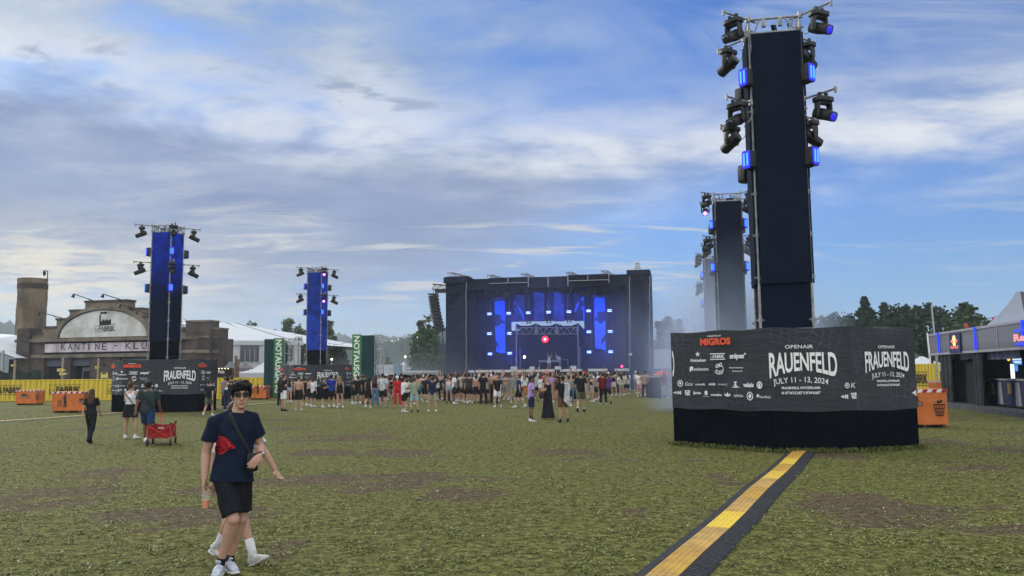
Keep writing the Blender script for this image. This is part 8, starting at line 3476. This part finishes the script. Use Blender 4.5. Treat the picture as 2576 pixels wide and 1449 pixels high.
# shorts
mb = MB()
mb.loft([spine(z) for z in (0.80, 0.86, 0.94, 1.0)], [(0.13, 0.105), (0.168, 0.122), (0.162, 0.112), (0.150, 0.100)], 22)
for s in (-1, 1):
    t = kne[s] - hip[s]
    limb(mb, [hip[s] + V((0, 0, 0.02)), hip[s] + t * 0.45, hip[s] + t * (0.90 if s < 0 else 0.84)], [0.096, 0.098, 0.093], 18)
me = remesh(mb, 0.0065, 3, 0.5, 'shorts')
crease(me, 0.005, 20, 2.0)
me.materials.append(mat('black_shorts_cloth', (0.008, 0.010, 0.014), 0.85, 0, 0.15, 5, 0.3, 70, spec=0.2))
link('shorts', me, MAN)
# hair with fringe locks
mb = MB()
P = lambda x, y, z: HEADC + HR @ V((x, y, z))
mb.ball(P(0, -0.022, 0.055), (0.085, 0.100, 0.098), 18, 12)
mb.ball(P(0, -0.055, 0.0), (0.072, 0.058, 0.07), 14, 10)
mb.ball(P(0.008, 0.026, 0.098), (0.072, 0.062, 0.052), 16, 10)
rh = random.Random(4)
for i in range(46):
    a = -1 + 2 * (i % 23) / 22
    r_ = rh.uniform
    x0, x1 = a * 0.055, a * 0.078 + r_(-0.012, 0.012) + 0.006
    if i < 23:
        zend = 0.041 + 0.012 * abs(a) + r_(-0.006, 0.006) + (0.010 if -0.2 < a < 0.1 else 0)
        mb.loft([P(x0 * 0.8, 0.0, 0.150 - 0.02 * abs(a)), P(x0 * 1.0, 0.052, 0.140 - 0.02 * abs(a)), P(x1, 0.086 - 0.02 * abs(a), 0.100), P(x1 * 1.02, 0.096 - 0.030 * abs(a), zend + 0.020), P(x1 * 1.02 + 0.004, 0.095 - 0.032 * abs(a), zend)],
                [0.010, 0.013, 0.013, 0.010, 0.003], 7)
    else:
        mb.loft([P(x0, -0.01, 0.133), P(x0 * 1.3, -0.05, 0.122 + r_(0, 0.008)), P(x1 * 1.08, -0.08, 0.07), P(x1 * 1.1, -0.085, 0.0 + r_(-0.02, 0.02))], [0.010, 0.014, 0.014, 0.004], 7)
for i in range(70):
    a, b = rh.uniform(-1.1, 1.1), rh.uniform(-0.9, 1.2)
    q = V((math.sin(a), math.sin(b) * math.cos(a), math.cos(a) * math.cos(b)))
    c = V((0.0, -0.015, 0.058)) + V((q.x * 0.086, q.y * 0.098, q.z * 0.100))
    e = c + q * rh.uniform(0.001, 0.007) + V((rh.uniform(-0.03, 0.03), rh.uniform(0.02, 0.05), rh.uniform(-0.012, 0.002)))
    mb.loft([P(*(c - q * 0.012)), P(*(c.lerp(e, 0.5) + q * 0.004)), P(*e)], [0.013, 0.010, 0.003], 6)
for s in (-1, 1):
    mb.loft([P(s * 0.074, 0.03, 0.075), P(s * 0.082, 0.022, 0.04), P(s * 0.078, 0.026, 0.0), P(s * 0.074, 0.03, -0.02)], [0.020, 0.016, 0.011, 0.004], 8)
me = remesh(mb, 0.0042, 1, 0.4, 'hair')
me.materials.append(mat('hair_near', (0.0085, 0.0055, 0.0045), 0.55, 0, 0.3, 40, 0.5, 120, spec=0.2))
link('hair', me, MAN)
# face details
mb = MB()
for s in (-1, 1):
    mb.loft([P(s * 0.012, 0.091, 0.036), P(s * 0.032, 0.088, 0.042), P(s * 0.054, 0.070, 0.036)], [(0.004, 0.004)] * 3, 6)
mb.build('eyebrow', MATS['hair_near'], MAN)
mb = MB()
for dz, w_, hh in ((-0.0575, 0.023, 0.0055), (-0.0685, 0.020, 0.0065)):
    mb.loft([P(-w_, 0.083, dz - 0.001), P(-w_ * 0.4, 0.0945, dz + 0.001), P(w_ * 0.4, 0.0945, dz + 0.001), P(w_, 0.083, dz - 0.001)], [0.002, (hh, 0.004), (hh, 0.004), 0.002], 8, side=(0, 0, 1))
mb.build('lips', mat('lip_skin', (0.36, 0.13, 0.11), 0.5, 0, 0.05), MAN, smooth=True)
gl = link('sunglasses', None, MAN) if False else None
mb = MB()
for s in (-1, 1):
    ol = [(0.008, 0.024), (0.030, 0.030), (0.062, 0.028), (0.067, 0.016), (0.060, -0.005), (0.046, -0.013), (0.024, -0.012), (0.011, -0.003)]
    cur = lambda a: 0.108 - 7.0 * a * a
    mb.prism(ol, lambda a, b: P(s * a, cur(a), b + 0.004), lambda a, b: P(s * a, cur(a) - 0.006, b + 0.004))
    mb.loft([P(s * 0.066, 0.076, 0.024), P(s * 0.080, 0.03, 0.022), P(s * 0.083, -0.03, 0.014)], [(0.004, 0.006)] * 3, 6)
mb.loft([P(-0.012, 0.108, 0.024), P(0, 0.111, 0.026), P(0.012, 0.108, 0.024)], [0.005] * 3, 6)
mb.build('sunglasses', mat('black_acetate', (0.004, 0.0035, 0.0035), 0.25, 0, 0.0, spec=0.25), MAN, auto=30)
# bag: strap and pouch (a thing of its own), watch and cup
bag = thing('crossbody_bag', 'black crossbody bag on the chest of the man in the navy tee', 'bag', mp_, MAN.rotation_euler.z)
mb = MB()
N_ = 26
cs = []
for i in range(N_ + 1):
    q = i / N_
    px, py = 417 + (574 - 417) * q, 322 + (640 - 322) * q + 14 * math.sin(q * math.pi)
    a, b = onto(*rx(px - 10, py + 5), 0.007), onto(*rx(px + 11, py - 5), 0.007)
    cs.append((a, b))
for (a, b), (c, d) in zip(cs[:-1], cs[1:]):
    mb.add([a, b, d, c], [(0, 1, 2, 3)])
mb.add([cs[0][0], cs[0][1], cs[0][1] + V((0.01, 0.10, 0.01)), cs[0][0] + V((0.0, 0.10, 0.01))], [(0, 1, 2, 3)])
mb.build('strap', mat('black_webbing', (0.016, 0.020, 0.019), 0.8, 0, 0.15, 40), bag, fix=False)
mb = MB()
z0, z1 = rx(0, 742)[1], rx(0, 612)[1]
mb.loft([V((0.195, -0.135, z0)), V((0.195, -0.137, z0 + 0.02)), V((0.197, -0.137, z1 - 0.02)), V((0.198, -0.135, z1))], [(0.040, 0.012), (0.050, 0.026), (0.050, 0.026), (0.042, 0.014)], 14, power=4)
mb.build('pouch', mat('black_nylon', (0.010, 0.010, 0.012), 0.6, 0, 0.2, 20), bag, auto=40)
mb = MB()
d = (wri[1] - elb[1]).normalized()
c0 = wri[1] - d * 0.012
mb.loft([c0 - d * 0.010, c0 + d * 0.010], [0.0335, 0.0325], 18)
mb.build('wrist_band', mat('dark_band', (0.02, 0.015, 0.012), 0.6), MAN)
mb = MB()
mb.ball(c0 + V((0.020, -0.022, 0.014)), (0.016, 0.012, 0.016), 10, 8)
mb.build('watch', M_STEEL, MAN, smooth=True)
Rm = Matrix.Rotation(MAN.rotation_euler.z, 3, 'Z')
cup_thing('clear plastic cup half full of orange drink held by the man in navy tee', mp_ + Rm @ V((-0.205, -0.052, 0.622)), M_SPRITZ, 0.155, 0.47, 0.040)


def sneaker(parent, a, yaw, pitch, body, sole, roll=0.0, k=1.0):
    """low trainer: sole, upper, tongue and laces; points along -y before turning"""
    R = Matrix.Rotation(yaw, 3, 'Z') @ Matrix.Rotation(pitch, 3, 'X')
    Q = lambda x, y, z: a + R @ V((x * k, y * k, z * k))
    m1, m2, m3 = MB(), MB(), MB()
    sd = R @ V((1, 0, 0))
    m1.loft([Q(0, 0.085, -0.082), Q(0, 0.07, -0.086), Q(0, 0.0, -0.089), Q(0, -0.10, -0.089), Q(0, -0.165, -0.084), Q(0, -0.195, -0.078)],
            [(0.022, 0.012), (0.040, 0.017), (0.042, 0.017), (0.051, 0.016), (0.044, 0.014), (0.022, 0.010)], 14, side=sd, power=3)
    m2.loft([Q(0, 0.078, -0.050), Q(0, 0.060, -0.040), Q(0, 0.01, -0.036), Q(0, -0.06, -0.046), Q(0, -0.13, -0.062), Q(0, -0.178, -0.070)],
            [(0.020, 0.028), (0.036, 0.042), (0.039, 0.046), (0.045, 0.036), (0.041, 0.022), (0.022, 0.010)], 14, side=sd, power=2.5)
    m2.capsule(Q(0, 0.02, -0.03), Q(0, 0.018, 0.012), 0.043, 0.043, 12)
    m2.loft([Q(0, -0.02, -0.005), Q(0, -0.042, 0.025), Q(0, -0.040, 0.042)], [(0.026, 0.010), (0.026, 0.008), (0.020, 0.005)], 10, side=sd)
    me2 = remesh(m2, 0.006, 2, 0.5, 'shoe')
    me2.materials.append(body)
    o = link('shoe', me2, parent)
    m1.build('sole', sole, o, smooth=True)
    for i in range(4):
        y = -0.030 - i * 0.024
        z = -0.002 - i * 0.013
        m3.loft([Q(-0.024, y, z - 0.008), Q(0, y - 0.010, z + 0.006), Q(0.024, y + 0.004, z - 0.008)], [0.0045] * 3, 6)
    m3.build('lace', mat('white_lace', (0.66, 0.68, 0.72), 0.8), o, smooth=True)
    return o


def sock_on(parent, a, b, r0, r1, m):
    mb = MB()
    mb.loft([a, a.lerp(b, 0.5), b.lerp(a, 0.06), b], [r0, (r0 + r1) / 2, r1 * 1.03, r1], 16)
    return mb.build('sock', m, parent, smooth=True)


GB_ = mat('grey_blue_suede', (0.25, 0.31, 0.38), 0.75, 0, 0.3, 22, 0.3, 80, col2=(0.50, 0.54, 0.58))
SW = mat('off_white_sole', (0.55, 0.55, 0.54), 0.7, 0, 0.15, 12)
sneaker(MAN, ank[-1] + V((0, -0.005, 0.0)), -0.25, 0.0, GB_, SW)
sneaker(MAN, ank[1] + V((0, -0.005, 0.0)), 0.38, 0.0, GB_, SW)
for s in (-1, 1):
    sh = (kne[s] - ank[s])
    sock_on(MAN, ank[s] - V((0, 0, 0.03)), ank[s] + sh * 0.14, 0.041, 0.0375, cloth((0.009, 0.009, 0.010), 'black_sock'))

fp_ = at(600, 1380, 8.45)
FRI = person('friend in white tee and white socks hidden behind the man in sunglasses', fp_.x - 0.05, 8.45, 240, 1.62, 'm', 'stride', ('tee', 'white'), ('shorts', 'black'), ('short', 'dark brown'), 0, None, None, 0.008)
F = FIG[('fig', 'stride', 'm')]
WL = mat('white_leather', (0.56, 0.56, 0.56), 0.6, 0, 0.12, 14, 0.2, 60)
for s in (-1, 1):
    sh = (F.ankle[s] - F.knee[s]).normalized()
    pit = math.atan2(sh.y, -sh.z)
    o = sneaker(FRI, F.ankle[s] + V((0, 0, 0.0)), math.pi, -pit * (1.15 if sh.y > 0 else 0.7), WL, SW)
    sock_on(FRI, F.ankle[s] + sh * 0.02, F.ankle[s] - sh * 0.175, 0.042, 0.046, cloth((0.68, 0.69, 0.73), 'white_sock'))

# ------------------------------------------------------------------ red folding wagon behind the man in dark green
wp = gnd(*STRIP[4](1790, 1385))
wg = thing('folding_wagon', 'red folding hand wagon pulled by the man in dark green', 'wagon', wp, 0.25)
RF = mat('red_wagon_cloth', (0.30, 0.012, 0.020), 0.75, 0, 0.2, 6, 0.4, 12)
RFR = mat('red_frame', (0.55, 0.05, 0.035), 0.5)
hw, hl, z0, z1 = 0.27, 0.45, 0.20, 0.56
mb = MB()


def wcloth(a, b):
    def fn(p, q):
        s_ = 0.035 * math.sin(p * math.pi) * math.sin(q * math.pi)
        x, y = a[0] + (b[0] - a[0]) * p, a[1] + (b[1] - a[1]) * p
        return (x * (1 - s_ * 2), y * (1 - s_ * 2), z0 + (z1 - 0.05 * math.sin(p * math.pi) - z0) * q)
    return fn


cn_ = [(-hw, -hl), (hw, -hl), (hw, hl), (-hw, hl)]
for i in range(4):
    mb.grid(wcloth(cn_[i], cn_[(i + 1) % 4]), 8, 5)
mb.add([(x, y, z0 + 0.01) for x, y in cn_], [(0, 1, 2, 3)])
mb.build('cloth_tub', RF, wg, fix=False, smooth=True)
mb = MB()
for i in range(4):
    a, b = cn_[i], cn_[(i + 1) % 4]
    e = 1.04
    mb.tube((a[0] * e, a[1] * e, 0.12), (a[0] * e, a[1] * e, z1 + 0.02), 0.015, n=6)
    mb.tube((a[0] * e, a[1] * e, z0), (b[0] * e, b[1] * e, z1 - 0.03), 0.011, n=6)
    mb.tube((b[0] * e, b[1] * e, z0), (a[0] * e, a[1] * e, z1 - 0.03), 0.011, n=6)
mb.build('frame', RFR, wg)
for x, y in cn_:
    mb = MB()
    mb.box((x * 1.04, y * 1.04, z1 + 0.02), (0.05, 0.05, 0.06))
    mb.build('corner_cap', M_DARKMETAL, wg)
    mb = MB()
    mb.loft([(x * 1.06 - 0.022, y * 1.02, 0.09), (x * 1.06 + 0.022, y * 1.02, 0.09)], [0.088, 0.088], 16, side=(0, 1, 0))
    wh = mb.build('wheel', M_RUBBER, wg, auto=40)
    mb = MB()
    mb.loft([(x * 1.06 - 0.027, y * 1.02, 0.09), (x * 1.06 + 0.027, y * 1.02, 0.09)], [0.045, 0.045], 12, side=(0, 1, 0))
    mb.build('hub', RFR, wh)
mb = MB()
mb.tube((0, hl, 0.24), (-0.20, hl + 0.42, 0.80), 0.014, n=6)
mb.tube((-0.30, hl + 0.42, 0.80), (-0.10, hl + 0.42, 0.80), 0.014, n=6)
mb.build('handle', RFR, wg)
mb = MB()
put_text(mb, lambda a, b: V((a, -hl * 1.0 - 0.012, b)), 'Pacific', -0.02, 0.455, 0.11, 0.495, 0.02)
mb.build('lettering', M_WHITE, wg, fix=False)


# ------------------------------------------------------------------ grass: trampled blades and clippings
def build_grass():
    rg = np.random.default_rng(21)
    N = 520000
    y = np.exp(rg.uniform(math.log(4.6), math.log(48), N))
    x = (rg.uniform(-0.78, 0.78, N)) * y + rg.uniform(-0.6, 0.6, N)
    w = worn(x, y)
    clump = vnoise(x, y, 5.5, 7) * 0.6 + vnoise(x, y, 13, 8) * 0.4
    keep = rg.uniform(0, 1, N) < np.clip((1.0 - 1.0 * w) * (0.05 + 3.6 * np.clip(clump - 0.43, 0, 1)), 0.05, 1)
    # nothing grows through the ramp or inside the hoarding
    a, b = np.array(R0[:2]), np.array(R1[:2])
    d = (b - a) / np.linalg.norm(b - a)
    off = (x - a[0]) * d[1] - (y - a[1]) * d[0]
    keep &= ~((off > -0.29) & (off < 0.34) & (y < 18.9))
    x, y, w, clump = x[keep], y[keep], w[keep], clump[keep]
    # a fringe of longer grass along the foot of the big box
    ex, ey = [], []
    for i in range(3):
        p, q = np.array(BX[i]), np.array(BX[i + 1])
        t = np.clip(rg.uniform(0, 1, 1500) + 0.03 * np.sin(np.arange(1500)), 0, 1)[:, None]
        nn = np.array([q[1] - p[1], -(q[0] - p[0])])
        nn = nn / np.linalg.norm(nn)
        pts_ = p + (q - p) * t + nn * np.abs(rg.normal(0.02, 0.16, 1500))[:, None]
        ex.append(pts_[:, 0]); ey.append(pts_[:, 1])
    ex, ey = np.concatenate(ex), np.concatenate(ey)
    n0, n1 = len(x), len(ex)
    x, y = np.concatenate([x, ex]), np.concatenate([y, ey])
    n = n0 + n1
    dist = np.sqrt(x * x + y * y)
    ln = rg.uniform(0.018, 0.052, n) * (1 + dist * 0.008)
    ln[n0:] = 0.04 + 0.13 * rg.uniform(0, 1, n1) ** 2
    wd = rg.uniform(0.0035, 0.0085, n) * (1 + dist * 0.022)
    up = rg.uniform(0.05, 0.75, n) ** 1.2
    up[n0:] = rg.uniform(0.8, 1.4, n1)
    az = rg.uniform(0, 2 * math.pi, n)
    dx, dy, dz = np.cos(az) * np.cos(up), np.sin(az) * np.cos(up), np.sin(up)
    px, py = -np.sin(az), np.cos(az)
    tilt = rg.uniform(-0.5, 0.5, n)
    z0_ = rg.uniform(0.0, 0.018, n)
    base = np.stack([x, y, z0_], 1)
    mid_ = base + np.stack([dx, dy, dz], 1) * (ln * 0.55)[:, None]
    tip = base + np.stack([dx, dy, dz * 0.75], 1) * ln[:, None]
    sd = np.stack([px, py, tilt], 1) * wd[:, None]
    co = np.empty((n, 4, 3), np.float32)
    co[:, 0], co[:, 1], co[:, 2], co[:, 3] = base, mid_ + sd, tip, mid_ - sd
    fc = np.arange(n * 4).reshape(n, 4)
    m = bpy.data.materials.new('grass_blades')
    m.use_nodes = True
    t = NT(m.node_tree)
    bs = t.n['Principled BSDF']
    bs.inputs['Roughness'].default_value = 0.7
    bs.inputs['Specular IOR Level'].default_value = 0.2
    at_ = t.node('ShaderNodeAttribute', attribute_name='tone')
    t.put(bs.inputs['Base Color'], t.ramp(at_.outputs['Fac'], [(0.0, (0.024, 0.033, 0.008)), (0.30, (0.068, 0.086, 0.018)), (0.58, (0.155, 0.172, 0.044)), (0.80, (0.230, 0.220, 0.088)), (1.0, (0.40, 0.35, 0.21))]))
    g = quads('grass', co.reshape(-1, 3), fc, m)
    tone = np.clip(rg.normal(0.42, 0.20, n) + 0.25 * np.concatenate([w, np.zeros(n1)]) + 0.25 * (np.concatenate([clump, np.full(n1, 0.35)]) - 0.5), 0, 1)
    tone[n0:] = np.clip(rg.normal(0.36, 0.14, n1), 0, 1)
    av = g.data.attributes.new('tone', 'FLOAT', 'FACE')
    av.data.foreach_set('value', tone.astype(np.float32))
    tag(g, 'short trampled grass and clippings on the meadow', None, None, 'stuff')


build_grass()


# ------------------------------------------------------------------ air: even haze over the whole place, stage smoke
def volume(name, col, dens, aniso=0.0, emi=None):
    m = bpy.data.materials.new(name)
    m.use_nodes = True
    nt = m.node_tree
    nt.nodes.clear()
    out = nt.nodes.new('ShaderNodeOutputMaterial')
    v = nt.nodes.new('ShaderNodeVolumePrincipled')
    v.inputs['Color'].default_value = (*col, 1)
    v.inputs['Density'].default_value = dens
    v.inputs['Anisotropy'].default_value = aniso
    nt.links.new(v.outputs[0], out.inputs['Volume'])
    return m


mb = MB()
mb.bbox(-1500, 1500, -70, 1800, -1.0, 90.0)
tag(mb.build('haze', volume('haze_air', (0.80, 0.90, 1.0), 0.00038), None), 'thin blue haze over the far hills', None, None, 'stuff')


def puff_volume(name, col, dens, seed=0.0):
    """smoke that thins out towards the edge of its ball (object space, unit ball)"""
    m = bpy.data.materials.new(name)
    m.use_nodes = True
    w = NT(m.node_tree)
    w.n.clear()
    out = w.node('ShaderNodeOutputMaterial')
    v = w.node('ShaderNodeVolumePrincipled')
    v.inputs['Color'].default_value = (*col, 1)
    tc = w.node('ShaderNodeTexCoord')
    ln = w.node('ShaderNodeVectorMath', operation='LENGTH')
    w.l.new(tc.outputs['Object'], ln.inputs[0])
    mp = w.node('ShaderNodeMapping')
    w.l.new(tc.outputs['Object'], mp.inputs[0])
    mp.inputs['Location'].default_value = (seed, seed * 0.7, 0)
    f = w.noise(mp.outputs[0], 2.2, 3, 0.55)
    d = w.math('MULTIPLY', w.smooth(ln.outputs['Value'], 0.15, 1.0, 1.0, 0.0), w.smooth(f, 0.30, 0.62, 0.15, 1.0))
    w.put(v.inputs['Density'], w.math('MULTIPLY', d, dens))
    w.l.new(v.outputs[0], out.inputs['Volume'])
    return m


for i, (c, r, col, dn, lab) in enumerate((
        ((10.8, 38.5, 1.0), (5.2, 7.0, 8.2), (0.64, 0.77, 1.0), 0.55, 'pale smoke drifting round the second tower'),
        ((16.0, 60.0, 2.0), (7.0, 11.0, 10.0), (0.58, 0.70, 1.0), 0.14, 'pale smoke round the third tower'),
        ((15.0, 80.0, 3.0), (10.0, 8.0, 10.0), (0.55, 0.63, 1.0), 0.05, 'blue lit smoke before the right stage wing'),
        ((-12.0, 84.0, 0.5), (13.0, 9.0, 5.5), (0.80, 0.89, 1.0), 0.028, 'pale smoke left of the stage behind the exit tower'))):
    mb = MB()
    mb.ball((0, 0, 0), 1.0, 24, 14)
    o = mb.build('smoke', puff_volume('drifting_smoke_' + 'abcd'[i], col, dn, i * 3.1), None, smooth=True)
    o.location = c
    o.scale = r
    tag(o, lab, None, None, 'stuff')
p = SP.o + SP.ey * 5.0
mb = MB()
mb.ball((0, 0, 0), 1.0, 24, 14)
o = mb.build('smoke', volume('stage_fog', (0.42, 0.50, 1.0), 0.020, 0.1), None, smooth=True)
o.location = (p.x, p.y - 1.5, 5.5)
o.scale = (13.5, 8.0, 8.5)
tag(o, 'blue lit fog filling the stage', None, None, 'stuff')
SC.cycles.volume_step_rate = 1.0
SC.cycles.volume_max_steps = 96
